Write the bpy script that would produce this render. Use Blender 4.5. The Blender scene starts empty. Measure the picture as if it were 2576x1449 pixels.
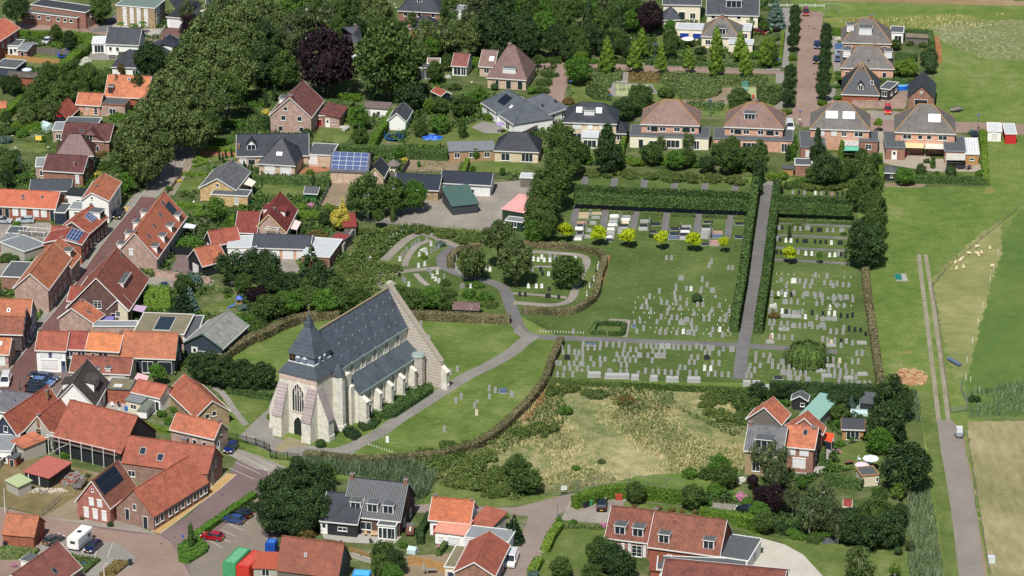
import bpy, math, random
from math import sin, cos, tan, pi, radians, atan2, sqrt
from mathutils import Vector, Matrix, noise
random.seed(7)
SC = bpy.context.scene
COL = SC.collection
F_, CX, CY, TH, HH = 8200.0, 1288.0, 724.5, radians(21.8), 250.0
ct, st = cos(TH), sin(TH)
CAM = Vector((0, -HH / tan(TH), HH))
SUN_EL, SUN_DIR = radians(55), radians(14)     # height; where shadows point, clockwise from away-from-camera
_cr = [0, 0]
def crop(c, r): _cr[0], _cr[1] = c, r
def FF(p): return (644 * _cr[0] + p[0] / 4, 362.25 * _cr[1] + p[1] / 4)
def ray(u, v):
 x, y = (u - CX) / F_, -(v - CY) / F_
 return Vector((x, ct + y * st, -st + y * ct))
def GF(u, v, z=0.0):
 d = ray(u, v); k = (z - CAM.z) / d.z
 return CAM + d * k
def G(p, z=0.0):
 f = FF(p); return GF(f[0], f[1], z)
def proj(P):
 d = P - CAM
 zc = d.y * ct - d.z * st; yc = d.y * st + d.z * ct
 return (CX + F_ * d.x / zc, CY - F_ * yc / zc)
def SS(p):                       # picture (crop) pixels per metre at a ground pixel
 f = FF(p); return 4 * (ct / HH) * (f[1] + 2560)
def height_at(X, Y, v):          # height of the point above (X,Y) that shows at full-picture row v
 y = -(v - CY) / F_
 a = Y - CAM.y
 dz = (y * a * ct - a * st) / (ct + y * st)
 return dz + CAM.z
class MB:
 def __init__(s, tf=None): s.v, s.f, s.m, s.tf = [], [], [], tf
 def add(s, vs, fs, mi=0):
  n = len(s.v)
  for p in vs:
   p = Vector(p)
   s.v.append(s.tf(p) if s.tf else p)
  for f in fs: s.f.append([n + i for i in f]); s.m.append(mi)
  return s
 def box(s, x0, x1, y0, y1, z0, z1, mi=0):
  return s.add([(x0,y0,z0),(x1,y0,z0),(x1,y1,z0),(x0,y1,z0),(x0,y0,z1),(x1,y0,z1),(x1,y1,z1),(x0,y1,z1)],
              [(3,2,1,0),(4,5,6,7),(0,1,5,4),(1,2,6,5),(2,3,7,6),(3,0,4,7)], mi)
 def cbox(s, x, y, z, a, b, c, mi=0): return s.box(x-a/2,x+a/2,y-b/2,y+b/2,z,z+c,mi)
 def obox(s, c, ux, uy, a, b, z0, z1, mi=0):           # box turned to axes ux, uy
  P = [c+ux*(i*a/2)+uy*(j*b/2) for i,j in ((-1,-1),(1,-1),(1,1),(-1,1))]
  return s.prism([(p.x,p.y) for p in P], z0, z1, mi)
 def prism(s, poly, z0, z1, mi=0):
  n = len(poly)
  a = sum(poly[i][0]*poly[(i+1)%n][1]-poly[(i+1)%n][0]*poly[i][1] for i in range(n))
  if a < 0: poly = poly[::-1]
  vs = [(p[0],p[1],z0) for p in poly]+[(p[0],p[1],z1) for p in poly]
  fs = [list(range(n))[::-1], [n+i for i in range(n)]]
  fs += [(i,(i+1)%n,n+(i+1)%n,n+i) for i in range(n)]
  return s.add(vs, fs, mi)
 def loft(s, rings, mi=0, cap=True):
  n = len(rings[0]); vs = [p for r in rings for p in r]; fs = []
  for k in range(len(rings)-1):
   for i in range(n):
    j = (i+1) % n
    fs.append((k*n+i, k*n+j, (k+1)*n+j, (k+1)*n+i))
  if cap:
   fs.append(list(range(n))[::-1]); fs.append([(len(rings)-1)*n+i for i in range(n)])
  return s.add(vs, fs, mi)
 def tube(s, pts, r, n=6, mi=0):
  if not isinstance(r, (list, tuple)): r = [r]*len(pts)
  pts = [Vector(p) for p in pts]; rings = []
  for i, p in enumerate(pts):
   d = (pts[min(i+1,len(pts)-1)]-pts[max(i-1,0)]).normalized()
   a = d.orthogonal().normalized() if abs(d.z) < .9 else Vector((1,0,0))
   a = (a - d*a.dot(d)).normalized(); b = d.cross(a)
   rings.append([p+(a*cos(2*pi*k/n)+b*sin(2*pi*k/n))*r[i] for k in range(n)])
  return s.loft(rings, mi)
 def slab(s, q, t, mi=0):                 # 4 or more coplanar points (counter-clockwise from above), thickness t downwards
  q = [Vector(p) for p in q]; nrm = (q[1]-q[0]).cross(q[2]-q[1]).normalized()
  if nrm.z < 0: q = q[::-1]; nrm = -nrm
  n = len(q); vs = [p - nrm*t for p in q]+q
  fs = [list(range(n))[::-1],[n+i for i in range(n)]]+[(i,(i+1)%n,n+(i+1)%n,n+i) for i in range(n)]
  return s.add(vs, fs, mi)
 def mesh(s, name, mats):
  me = bpy.data.meshes.new(name)
  me.from_pydata([tuple(p) for p in s.v], [], s.f)
  if not isinstance(mats, (list, tuple)): mats = [mats]
  for m in mats: me.materials.append(m)
  if len(mats) > 1: me.polygons.foreach_set('material_index', s.m)
  me.update(); return me
 def build(s, name, mats, parent=None, flip=False):
  if not s.f: return None
  if flip:
   s.v = [Vector((p.x,-p.y,p.z)) for p in s.v]; s.f = [f[::-1] for f in s.f]
  o = bpy.data.objects.new(name, s.mesh(name, mats)); COL.objects.link(o)
  if parent: o.parent = parent
  return o
def mesh_obj(name, me, parent=None):
 o = bpy.data.objects.new(name, me); COL.objects.link(o)
 if parent: o.parent = parent
 return o
LABELS = {}
def tag(o, label, cat, group=None, kind=None):
 if label: o['label'] = label
 if cat: o['category'] = cat
 if group: o['group'] = group
 if kind: o['kind'] = kind
 return o
def empty(name, loc, rz=0):
 o = bpy.data.objects.new(name, None); COL.objects.link(o)
 o.location = loc; o.rotation_euler = (0,0,rz); o.empty_display_size = .5
 return o
MARKS = []                                   # (x, y, short label) landmarks used when naming plants
_M = {}
def lin(c):                                  # sRGB 0-255 -> linear
 return tuple(((x/255)/12.92 if x/255 <= .04045 else (((x/255)+.055)/1.055)**2.4) for x in c)
def _new(name):
 m = bpy.data.materials.new(name); m.use_nodes = True
 nt = m.node_tree; nt.nodes.clear()
 out = nt.nodes.new('ShaderNodeOutputMaterial'); b = nt.nodes.new('ShaderNodeBsdfPrincipled')
 nt.links.new(b.outputs[0], out.inputs[0]); return m, nt, b, out
def N(nt, t, **kw):
 n = nt.nodes.new(t)
 for k, v in kw.items():
  if hasattr(n, k): setattr(n, k, v)
  else: n.inputs[k].default_value = v
 return n
def noise_n(nt, vec, scale, detail=4, rough=.6, dist=0):
 n = N(nt, 'ShaderNodeTexNoise'); n.inputs['Scale'].default_value = scale
 n.inputs['Detail'].default_value = detail; n.inputs['Roughness'].default_value = rough
 n.inputs['Distortion'].default_value = dist
 if vec: nt.links.new(vec, n.inputs['Vector'])
 return n.outputs['Fac']
def ramp(nt, fac, stops):
 r = N(nt, 'ShaderNodeValToRGB'); el = r.color_ramp.elements
 while len(el) < len(stops): el.new(.5)
 for e, (p, c) in zip(el, stops):
  e.position = p; e.color = (*c, 1) if len(c) == 3 else c
 nt.links.new(fac, r.inputs[0]); return r.outputs[0]
def mix(nt, fac, a, b, mode='MIX'):
 m = N(nt, 'ShaderNodeMix'); m.data_type = 'RGBA'; m.blend_type = mode
 def put(i, x):
  if hasattr(x, 'is_linked') or isinstance(x, bpy.types.NodeSocket): nt.links.new(x, m.inputs[i])
  elif isinstance(x, (int, float)): m.inputs[i].default_value = x
  else: m.inputs[i].default_value = (*x[:3], 1)
 put(0, fac); put(6, a); put(7, b); return m.outputs[2]
def mth(nt, op, a, b=0.0, c=None):
 m = N(nt, 'ShaderNodeMath'); m.operation = op
 for i, x in enumerate((a, b, c)):
  if x is None: continue
  if isinstance(x, bpy.types.NodeSocket): nt.links.new(x, m.inputs[i])
  else: m.inputs[i].default_value = x
 return m.outputs[0]
def bump(nt, b, h, strength=.5, dist=.1):
 n = N(nt, 'ShaderNodeBump'); n.inputs['Strength'].default_value = strength; n.inputs['Distance'].default_value = dist
 nt.links.new(h, n.inputs['Height']); nt.links.new(n.outputs[0], b.inputs['Normal'])
def coords(nt, kind='Object'):
 return N(nt, 'ShaderNodeTexCoord').outputs[kind]
def sc3(c, k): return tuple(min(1, x*k) for x in c)
def plain(name, rgb, rough=.8, var=.15, scale=1.5, metal=0, spec=.3, bmp=0, fine=8):
 if name in _M: return _M[name]
 m, nt, b, out = _new(name); c = lin(rgb); v = coords(nt)
 n = noise_n(nt, v, scale, 5, .65); n2 = noise_n(nt, v, fine, 3, .6)
 f = mth(nt, 'ADD', mth(nt, 'MULTIPLY', n, .6), mth(nt, 'MULTIPLY', n2, .4))
 col = ramp(nt, f, [(.3, sc3(c, 1-var)), (.5, c), (.7, sc3(c, 1+var))])
 nt.links.new(col, b.inputs['Base Color']); b.inputs['Roughness'].default_value = rough
 b.inputs['Metallic'].default_value = metal; b.inputs['Specular IOR Level'].default_value = spec
 if bmp: bump(nt, b, n2, bmp, .05)
 _M[name] = m; return m
def brick(name, rgb, mortar=None, var=.22):
 if name in _M: return _M[name]
 m, nt, b, out = _new(name); c = lin(rgb); v = coords(nt)
 sep = N(nt, 'ShaderNodeSeparateXYZ'); nt.links.new(v, sep.inputs[0])
 com = N(nt, 'ShaderNodeCombineXYZ')
 nt.links.new(mth(nt, 'ADD', sep.outputs[0], sep.outputs[1]), com.inputs[0]); nt.links.new(sep.outputs[2], com.inputs[1])
 bt = N(nt, 'ShaderNodeTexBrick'); nt.links.new(com.outputs[0], bt.inputs['Vector'])
 bt.inputs['Color1'].default_value = (*sc3(c, 1+var), 1); bt.inputs['Color2'].default_value = (*sc3(c, 1-var), 1)
 bt.inputs['Mortar'].default_value = (*(lin(mortar) if mortar else sc3(c, 1.15)), 1)
 bt.inputs['Scale'].default_value = 1; bt.inputs['Brick Width'].default_value = .42; bt.inputs['Row Height'].default_value = .16
 bt.inputs['Mortar Size'].default_value = .012
 n = noise_n(nt, v, .9, 5, .7)
 col = mix(nt, 1, bt.outputs[0], ramp(nt, n, [(.36, (.74,.74,.72)), (.64, (1.0,1.0,1.0))]), 'MULTIPLY')
 nt.links.new(col, b.inputs['Base Color']); b.inputs['Roughness'].default_value = .9
 b.inputs['Specular IOR Level'].default_value = .15
 _M[name] = m; return m
def tiles(name, rgb, rgb2=None, moss=None, pitch=.3, course=.36, var=.2, rough=.75, spec=.25, mossamt=.62, depth=.6):
 """roof tiles: columns run up the slope, object x along the ridge"""
 if name in _M: return _M[name]
 m, nt, b, out = _new(name); c = sc3(lin(rgb), .84); c2 = sc3(lin(rgb2), .84) if rgb2 else sc3(c, .7)
 v = coords(nt); sep = N(nt, 'ShaderNodeSeparateXYZ'); nt.links.new(v, sep.inputs[0])
 geo = N(nt, 'ShaderNodeNewGeometry');
 colw = mth(nt, 'SINE', mth(nt, 'MULTIPLY', sep.outputs[0], 2*pi/pitch))
 zz = sep.outputs[2]
 row = mth(nt, 'FRACT', mth(nt, 'MULTIPLY', zz, 1/(course*.7)))
 n = noise_n(nt, v, .55, 6, .7, .4); n2 = noise_n(nt, v, 5.5, 3, .7)
 cx_ = mth(nt, 'FLOOR', mth(nt, 'MULTIPLY', sep.outputs[0], 1/pitch)); rz_ = mth(nt, 'FLOOR', mth(nt, 'MULTIPLY', zz, 1/(course*.7)))
 cb = N(nt, 'ShaderNodeCombineXYZ'); nt.links.new(cx_, cb.inputs[0]); nt.links.new(rz_, cb.inputs[1])
 wn = N(nt, 'ShaderNodeTexWhiteNoise'); nt.links.new(cb.outputs[0], wn.inputs['Vector'])
 f = mth(nt, 'ADD', mth(nt, 'MULTIPLY', n, .75), mth(nt, 'ADD', mth(nt, 'MULTIPLY', n2, .2), mth(nt, 'MULTIPLY', wn.outputs['Value'], .16)))
 col = ramp(nt, f, [(.36, sc3(c2, 1-var*.5)), (.48, mixc(c, c2, .5)), (.6, c), (.74, sc3(c, 1+var))])
 if moss:
  nm = noise_n(nt, v, .9, 7, .75)
  mf = ramp(nt, nm, [(mossamt, (0,0,0)), (mossamt+.1, (.7,.7,.7))])
  col = mix(nt, mf, col, lin(moss))
 groove = ramp(nt, colw, [(0, (.72,.72,.72)), (.35, (1,1,1))])
 rowd = ramp(nt, row, [(0, (.8,.8,.8)), (.2, (1,1,1))])
 g = mix(nt, depth, (1,1,1), mix(nt, 1, groove, rowd, 'MULTIPLY'))
 oi = N(nt, 'ShaderNodeObjectInfo'); hs = N(nt, 'ShaderNodeHueSaturation'); hs.inputs['Saturation'].default_value = .94
 nt.links.new(mth(nt, 'ADD', mth(nt, 'MULTIPLY', oi.outputs['Random'], .26), .86), hs.inputs['Value']); nt.links.new(mth(nt, 'ADD', mth(nt, 'MULTIPLY', oi.outputs['Random'], .014), .495), hs.inputs['Hue'])
 nt.links.new(mix(nt, 1, col, g, 'MULTIPLY'), hs.inputs['Color']); nt.links.new(hs.outputs[0], b.inputs['Base Color'])
 b.inputs['Roughness'].default_value = rough; b.inputs['Specular IOR Level'].default_value = spec
 bump(nt, b, mth(nt, 'ADD', mth(nt, 'MULTIPLY', colw, .5), row), .6, .04)
 _M[name] = m; return m
def mixc(a, b, t): return tuple(x*(1-t)+y*t for x, y in zip(a, b))
def leaf(name, rgb, rgb2, var=.5):
 """foliage: each leaf clump its own tint"""
 if name in _M: return _M[name]
 m, nt, b, out = _new(name); a, c = sc3(lin(rgb), .93), sc3(lin(rgb2), .93)
 geo = N(nt, 'ShaderNodeNewGeometry'); oi = N(nt, 'ShaderNodeObjectInfo')
 f = mth(nt, 'ADD', mth(nt, 'MULTIPLY', geo.outputs['Random Per Island'], .8), mth(nt, 'MULTIPLY', oi.outputs['Random'], .2))
 col = ramp(nt, f, [(0, sc3(a, .7)), (.35, a), (.75, c), (1, sc3(c, 1.12))])
 nt.links.new(col, b.inputs['Base Color']); b.inputs['Roughness'].default_value = .8
 b.inputs['Specular IOR Level'].default_value = .1
 tr = N(nt, 'ShaderNodeBsdfTranslucent'); nt.links.new(col, tr.inputs[0])
 mx = N(nt, 'ShaderNodeMixShader'); mx.inputs[0].default_value = .14
 nt.links.new(b.outputs[0], mx.inputs[1]); nt.links.new(tr.outputs[0], mx.inputs[2]); nt.links.new(mx.outputs[0], out.inputs[0])
 _M[name] = m; return m
def ground_mat(name, stops, s1=.05, s2=.6, s3=4, rough=.95, bmp=.5, stretch=None, mixw=(.5,.3,.2), dots=None, streak=None):
 """ground cover: several noise sizes blended through a colour ramp"""
 if name in _M: return _M[name]
 m, nt, b, out = _new(name); v = coords(nt)
 if stretch:
  mp = N(nt, 'ShaderNodeMapping'); mp.inputs['Scale'].default_value = stretch[:3]
  if len(stretch) > 3: mp.inputs['Rotation'].default_value = (0,0,stretch[3])
  nt.links.new(v, mp.inputs[0]); v2 = mp.outputs[0]
 else: v2 = v
 a = noise_n(nt, v, s1, 4, .6, .3); c = noise_n(nt, v2, s2, 5, .65); d = noise_n(nt, v2, s3, 3, .7)
 f = mth(nt, 'ADD', mth(nt, 'MULTIPLY', a, mixw[0]), mth(nt, 'ADD', mth(nt, 'MULTIPLY', c, mixw[1]), mth(nt, 'MULTIPLY', d, mixw[2])))
 col = ramp(nt, f, [(p, sc3(lin(c_), .82)) for p, c_ in stops])
 if dots:                                # (colour, noise scale, threshold) dead leaves, flowers
  for (dc, ds, th, w) in dots:
   dn = noise_n(nt, v2, ds, 2, .5)
   col = mix(nt, ramp(nt, dn, [(th, (0,0,0)), (th+.03, (w,w,w))]), col, lin(dc))
 nt.links.new(col, b.inputs['Base Color']); b.inputs['Roughness'].default_value = rough
 b.inputs['Specular IOR Level'].default_value = .1
 if bmp: bump(nt, b, mth(nt, 'ADD', c, d), bmp, .12)
 _M[name] = m; return m
def glassm(name='dark_glass', rgb=(38,46,54)):
 if name in _M: return _M[name]
 m, nt, b, out = _new(name); b.inputs['Base Color'].default_value = (*lin(rgb), 1)
 b.inputs['Roughness'].default_value = .12; b.inputs['Specular IOR Level'].default_value = .6
 _M[name] = m; return m
def paint(name, rgb, rough=.25, coat=1.0):
 if name in _M: return _M[name]
 m, nt, b, out = _new(name); b.inputs['Base Color'].default_value = (*lin(rgb), 1)
 b.inputs['Roughness'].default_value = rough; b.inputs['Coat Weight'].default_value = coat
 b.inputs['Coat Roughness'].default_value = .08; b.inputs['Metallic'].default_value = .2
 _M[name] = m; return m
def stripes(name, c1, c2, pitch, axis=0, rough=.7, duty=.5, bmp=.3, metal=0):
 """corrugated sheet, awning stripes, planks"""
 if name in _M: return _M[name]
 m, nt, b, out = _new(name); v = coords(nt); sep = N(nt, 'ShaderNodeSeparateXYZ'); nt.links.new(v, sep.inputs[0])
 src = sep.outputs[axis] if axis < 3 else mth(nt, 'ADD', sep.outputs[0], sep.outputs[1])
 w = mth(nt, 'FRACT', mth(nt, 'MULTIPLY', src, 1/pitch))
 n = noise_n(nt, v, 1.3, 5, .7)
 col = ramp(nt, w, [(max(0.01,duty-.06), lin(c1)), (duty+.06, lin(c2))])
 col = mix(nt, 1, col, ramp(nt, n, [(.3, (.8,.8,.8)), (.7, (1.1,1.1,1.1))]), 'MULTIPLY')
 nt.links.new(col, b.inputs['Base Color']); b.inputs['Roughness'].default_value = rough; b.inputs['Metallic'].default_value = metal
 if bmp: bump(nt, b, mth(nt, 'SINE', mth(nt, 'MULTIPLY', w, 2*pi)), bmp, .04)
 _M[name] = m; return m
WHITE = plain('white_paint', (226,226,220), .6, .04)
TRIM = plain('white_trim', (214,214,208), .6, .05)
CREAM = plain('cream_render', (205,196,170), .8, .08)
SHUT = stripes('roller_shutter', (224,224,222), (206,206,204), .12, 2, .5, .7, .2)
GLASS = glassm()
BLACKW = stripes('black_boards', (34,37,42), (24,26,30), .22, 2, .6, .8, .4)
DARKROOF = plain('bitumen_roof', (82,86,88), .9, .22, .8)
GREYROOF = plain('grey_roofing', (128,132,134), .85, .18, .7)
PALEROOF = plain('pale_roofing', (178,182,184), .7, .12, .7)
LEAD = plain('lead_grey', (120,126,130), .5, .12)
CHIMB = brick('chimney_brick', (140,105,85))
METAL = plain('galvanised_metal', (150,155,158), .4, .1, metal=.6)
DKMETAL = plain('dark_metal', (40,44,48), .5, .1, metal=.3)
SOLAR = None
DOORC = {'d': plain('dark_green_door', (30,48,42), .5, .05), 'dw': WHITE, 'dr': plain('red_door', (150,22,30), .5, .05),
         'db': plain('blue_grey_door', (92,98,122), .5, .05), 'dk': plain('dark_door', (36,42,50), .5, .05)}
def face_axes(face, L, W):
 if face == 'F': return Vector((0,0,0)), Vector((1,0,0)), Vector((0,-1,0)), L
 if face == 'K': return Vector((0,W,0)), Vector((1,0,0)), Vector((0,1,0)), L
 if face == 'A': return Vector((0,0,0)), Vector((0,1,0)), Vector((-1,0,0)), W
 return Vector((L,0,0)), Vector((0,1,0)), Vector((1,0,0)), W
def fbox(mb, o, u, n, x0, x1, z0, z1, d0, d1, mi=0):
 c = [(x0,d0),(x1,d0),(x1,d1),(x0,d1)]
 P = [o+u*a+n*b for a, b in c]
 cr = (P[1]-P[0]).cross(P[2]-P[1]).z
 if cr < 0: P = P[::-1]
 mb.add([(p.x,p.y,z0) for p in P]+[(p.x,p.y,z1) for p in P],
           [(3,2,1,0),(4,5,6,7),(0,1,5,4),(1,2,6,5),(2,3,7,6),(3,0,4,7)], mi)
class Bld: pass
def put_open(b, face, t, z, w, h, kind, parent=None):
 o, u, n, ln = face_axes(face, b.L, b.W); x = t*ln; f = .07
 x0, x1 = x-w/2, x+w/2
 if kind in ('s', 'g', 'sb'):
  mb = MB(); fbox(mb, o, u, n, x0, x1, z, z+h, 0, .08)
  m = b.mk(mb, 'roller_shutter' if kind != 'g' else 'garage_door', SHUT if kind != 'sb' else plain('blue_shutter', (38,62,150), .5, .1))
  if kind != 'g':
   mb = MB(); fbox(mb, o, u, n, x0-.05, x1+.05, z+h+.003, z+h+.2, 0, .16); b.mk(mb, 'shutter_box', b.sbox, m)
  return
 if kind[0] == 'd':
  mb = MB(); fbox(mb, o, u, n, x0, x1, z, z+h, 0, .05); fr = b.mk(mb, 'door', DOORC[kind])
  mb = MB()
  fbox(mb, o, u, n, x0-f, x0-.002, z, z+h+f, 0, .1); fbox(mb, o, u, n, x1+.002, x1+f, z, z+h+f, 0, .1)
  fbox(mb, o, u, n, x0, x1, z+h+.002, z+h+f, 0, .1)
  b.mk(mb, 'door_frame', WHITE, fr)
  mb = MB(); fbox(mb, o, u, n, x0+w*.25, x1-w*.25, z+h*.55, z+h*.88, .05, .07)
  b.mk(mb, 'pane', GLASS if kind != 'dw' else GLASS, fr); return
 if kind == 'v':                                         # awning: w wide, reaches h out
  P = [o+u*x0+n*.02, o+u*x1+n*.02, o+u*x1+n*h, o+u*x0+n*h]
  mb = MB(); mb.slab([(P[0].x,P[0].y,z),(P[1].x,P[1].y,z),(P[2].x,P[2].y,z-h*.35),(P[3].x,P[3].y,z-h*.35)], .05)
  b.mk(mb, 'awning', b.awn); return
 if kind == 'r':                                         # round window
  mb = MB(); c = o+u*x
  for r_, d, mi in ((w/2, .06, 0), (w/2-.1, .08, 1)):
   pts = [c+u*(r_*cos(a*pi/8))+Vector((0,0,z+h/2+r_*sin(a*pi/8))) for a in range(16)]
   mb.loft([[p for p in pts], [p+n*d for p in pts]], mi)
  mb.add([], []); fbox(mb, o, u, n, x-w/2, x+w/2, z+h/2-.04, z+h/2+.04, 0, .1); fbox(mb, o, u, n, x-.04, x+.04, z, z+h/2-.042, 0, .1); fbox(mb, o, u, n, x-.04, x+.04, z+h/2+.042, z+h, 0, .1)
  b.mk(mb, 'window', [WHITE, GLASS]); return
 nx = 3 if w > 2.2 else (2 if w > 1.1 else 1)
 mb = MB(); fbox(mb, o, u, n, x0, x0+f, z, z+h, 0, .07); fbox(mb, o, u, n, x1-f, x1, z, z+h, 0, .07)
 fbox(mb, o, u, n, x0+f, x1-f, z, z+f, 0, .07); fbox(mb, o, u, n, x0+f, x1-f, z+h-f, z+h, 0, .07)
 for k in range(1, nx):
  xx = x0+w*k/nx; fbox(mb, o, u, n, xx-.04, xx+.04, z+f, z+h-f, 0, .07)
 fbox(mb, o, u, n, x0-.05, x1+.05, z-.08, z-.003, 0, .13)
 if kind == 'm':                                         # small-paned white window
  for k in range(1, 3): fbox(mb, o, u, n, x0+f, x1-f, z+h*k/3-.02, z+h*k/3+.02, 0, .06)
 fr = b.mk(mb, 'window', b.wf)
 mb = MB(); fbox(mb, o, u, n, x0+f+.002, x1-f-.002, z+f+.002, z+h-f-.002, 0, .035)
 b.mk(mb, 'pane', GLASS if kind != 'c' else plain('net_curtain', (170,178,176), .5, .1), fr)
def house(label, A, B, he, CA=None, CB=None, w=None, RA=None, RB=None, hr=None, roof='gable', wall=None, tile=None,
          name='house', cat='house', chim=(), sky=(), dorm=(), solar=(), win=None, o=.25, hip=None, group=None, wing=None,
          hb=None, rf=.5, trim=True, z0=0, sbox=None, awn=None, wf=None, fascia=None, mark=True, side=None, cats=None, gm=None):
 a, b_ = G(A, he), G(B, he); L = (b_-a).length
 ux = (b_-a).normalized(); ux.z = 0; n = Vector((-ux.y, ux.x, 0))
 if CB: W = (G(CB, he)-b_).dot(n)
 elif CA: W = (G(CA, he)-a).dot(n)
 else: W = w * ((1 if n.y > 0 else -1) if side is None else side)
 sg = 1 if W > 0 else -1; W = abs(W)
 if roof in ('gable', 'hip', 'jerk'):
  if hip is None: hp = W/2 if roof == 'hip' else 0
  else: hp = hip
  if RB: e = b_ - ux*hp + n*sg*W*rf; hr = height_at(e.x, e.y, FF(RB)[1])
  elif RA: e = a + ux*hp + n*sg*W*rf; hr = height_at(e.x, e.y, FF(RA)[1])
  if roof == 'jerk': hp = hip or W*.18
 b = Bld(); b.L, b.W, b.he, b.hr = L, W, he, hr
 b.sbox = sbox or WHITE; b.awn = awn; b.wf = wf or WHITE
 if b.awn is None: b.awn = stripes('striped_awning', (222,220,212), (190,176,150), .4, 0, .8, .5, 0)
 M = Matrix.Translation(Vector((a.x,a.y,0))) @ Matrix.Rotation(atan2(ux.y,ux.x), 4, 'Z')
 if wing: root = wing.root; rel = wing.M.inverted() @ M
 else:
  root = empty(name, (a.x,a.y,0), atan2(ux.y,ux.x)); rel = None
  tag(root, label, cat, group)
 b.root, b.M = root, M
 def mk(mb, nm, mats, parent=None):
  ob = mb.build(nm, mats, parent or root, flip=sg < 0)
  if ob and rel is not None and not parent: ob.matrix_basis = rel
  return ob
 b.mk = mk
 wall = wall or brick('red_brown_brick', (150,112,98)); tile = tile or tiles('orange_pantile', (196,98,60), (150,72,48))
 mb = MB(); ry = W*rf
 if roof == 'flat':
  mb.box(0,L,0,W,z0,he)
  wl = mk(mb, 'wall', wall)
  t = .18; mb = MB(); p = o*.5+.05
  for q in ((-p,L+p,-p,t-p),(-p,L+p,W+p-t,W+p),(-p,t-p,t-p+.002,W+p-t-.002),(L+p-t,L+p,t-p+.002,W+p-t-.002)): mb.box(q[0],q[1],q[2],q[3],he-.05,he+.16)
  mk(mb, 'fascia', fascia or (TRIM if trim else DARKROOF))
  mb = MB(); mb.box(t-p+.003,L-t+p-.003,t-p+.003,W-t+p-.003,he-.04,he+.08); rfo = mk(mb, 'roof', tile)
 elif roof == 'mono':
  hb = hb or he+.8
  vs = [(0,0,z0),(L,0,z0),(L,W,z0),(0,W,z0),(0,0,he),(L,0,he),(L,W,hb),(0,W,hb)]
  mb.add(vs, [(3,2,1,0),(4,5,6,7),(0,1,5,4),(1,2,6,5),(2,3,7,6),(3,0,4,7)]); mk(mb, 'wall', wall)
  sl = (hb-he)/W; mb = MB(); mb.slab([(-o,-o,he-sl*o+.16),(L+o,-o,he-sl*o+.16),(L+o,W+o,hb+sl*o+.16),(-o,W+o,hb+sl*o+.16)], .12); rfo = mk(mb, 'roof', tile)
 else:
  if roof == 'gable' or roof == 'jerk':
   k = 0 if roof == 'gable' else hp
   vs = [(0,0,z0),(L,0,z0),(L,W,z0),(0,W,z0),(0,0,he),(L,0,he),(L,W,he),(0,W,he)]
   fs = [(3,2,1,0),(0,1,5,4),(2,3,7,6)]
   if roof == 'gable':
    vs += [(0,ry,hr),(L,ry,hr)]; fs += [(1,2,6,9,5),(3,0,4,8,7),(4,5,9,8),(6,7,8,9)]
   else:
    jt = .55; zj = he+(hr-he)*jt; yl, yr = ry*jt, W-(W-ry)*jt
    vs += [(0,yl,zj),(0,yr,zj),(L,yl,zj),(L,yr,zj)]
    fs += [(3,0,4,8,9,7),(1,2,6,11,10,5)]
    vs += [(k,ry,hr),(L-k,ry,hr)]; fs += [(8,12,9),(10,11,13),(4,5,10,13,12,8),(6,7,9,12,13,11)]
   mb.add(vs, fs)
   if gm:                                       # gable end with a cladding of its own
    wl = mk(mb, 'wall', wall)
   else: wl = mk(mb, 'wall', wall)
  else: mb.box(0,L,0,W,z0,he); wl = mk(mb, 'wall', wall)
  mb = MB(); th = .14
  s1 = (hr-he)/ry; s2 = (hr-he)/(W-ry); up = th*1.15+.03
  e1, e2 = he-s1*o+up, he-s2*o+up; rz = hr+up
  if roof == 'gable':
   mb.slab([(-o,-o,e1),(L+o,-o,e1),(L+o,ry,rz),(-o,ry,rz)], th); mb.slab([(-o,ry,rz),(L+o,ry,rz),(L+o,W+o,e2),(-o,W+o,e2)], th)
   mb.box(-o,L+o,ry-.12,ry+.12,rz-.06,rz+.07)
  elif roof == 'hip':
   pA, pB = (hp,ry,rz), (L-hp,ry,rz); zb = e1; q = [(-o,-o,zb),(L+o,-o,zb),(L+o,W+o,zb),(-o,W+o,zb)]
   low = [(x,y,z-th) for x,y,z in q]
   mb.add(q+[pA,pB]+low, [(0,1,5,4),(1,2,5),(2,3,4,5),(3,0,4),(0,6,7,1),(1,7,8,2),(2,8,9,3),(3,9,6,0),(9,8,7,6)])
   for P, Q in ((q[0],pA),(q[3],pA),(q[1],pB),(q[2],pB),(pA,pB)): mb.tube([P,Q], .1, 4, 1)
  else:
   jt = .55; zj = he+(hr-he)*jt+up; yl, yr = ry*jt, W-(W-ry)*jt; kk = hp+o
   mb.add([(-o,-o,e1),(L+o,-o,e1),(L+o,yl,zj),(L-hp,ry,rz),(hp,ry,rz),(-o,yl,zj),(-o,W+o,e2),(L+o,W+o,e2),(L+o,yr,zj),(-o,yr,zj)],
                   [(0,1,2,3,4,5),(6,9,4,3,8,7),(2,8,3),(5,4,9)])
   for P, Q in (((-o,-o,e1),(-o,yl,zj)),((L+o,-o,e1),(L+o,yl,zj))): mb.tube([P,Q], .1, 4, 0)
   for P, Q in (((-o,yl,zj),(hp,ry,rz)),((-o,yr,zj),(hp,ry,rz)),((L+o,yl,zj),(L-hp,ry,rz)),((L+o,yr,zj),(L-hp,ry,rz)),((hp,ry,rz),(L-hp,ry,rz))): mb.tube([P,Q], .1, 4, 0)
  if roof == 'hip': rfo = mk(mb, 'roof', [tile, cats or tile])
  else: rfo = mk(mb, 'roof', tile)
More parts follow.
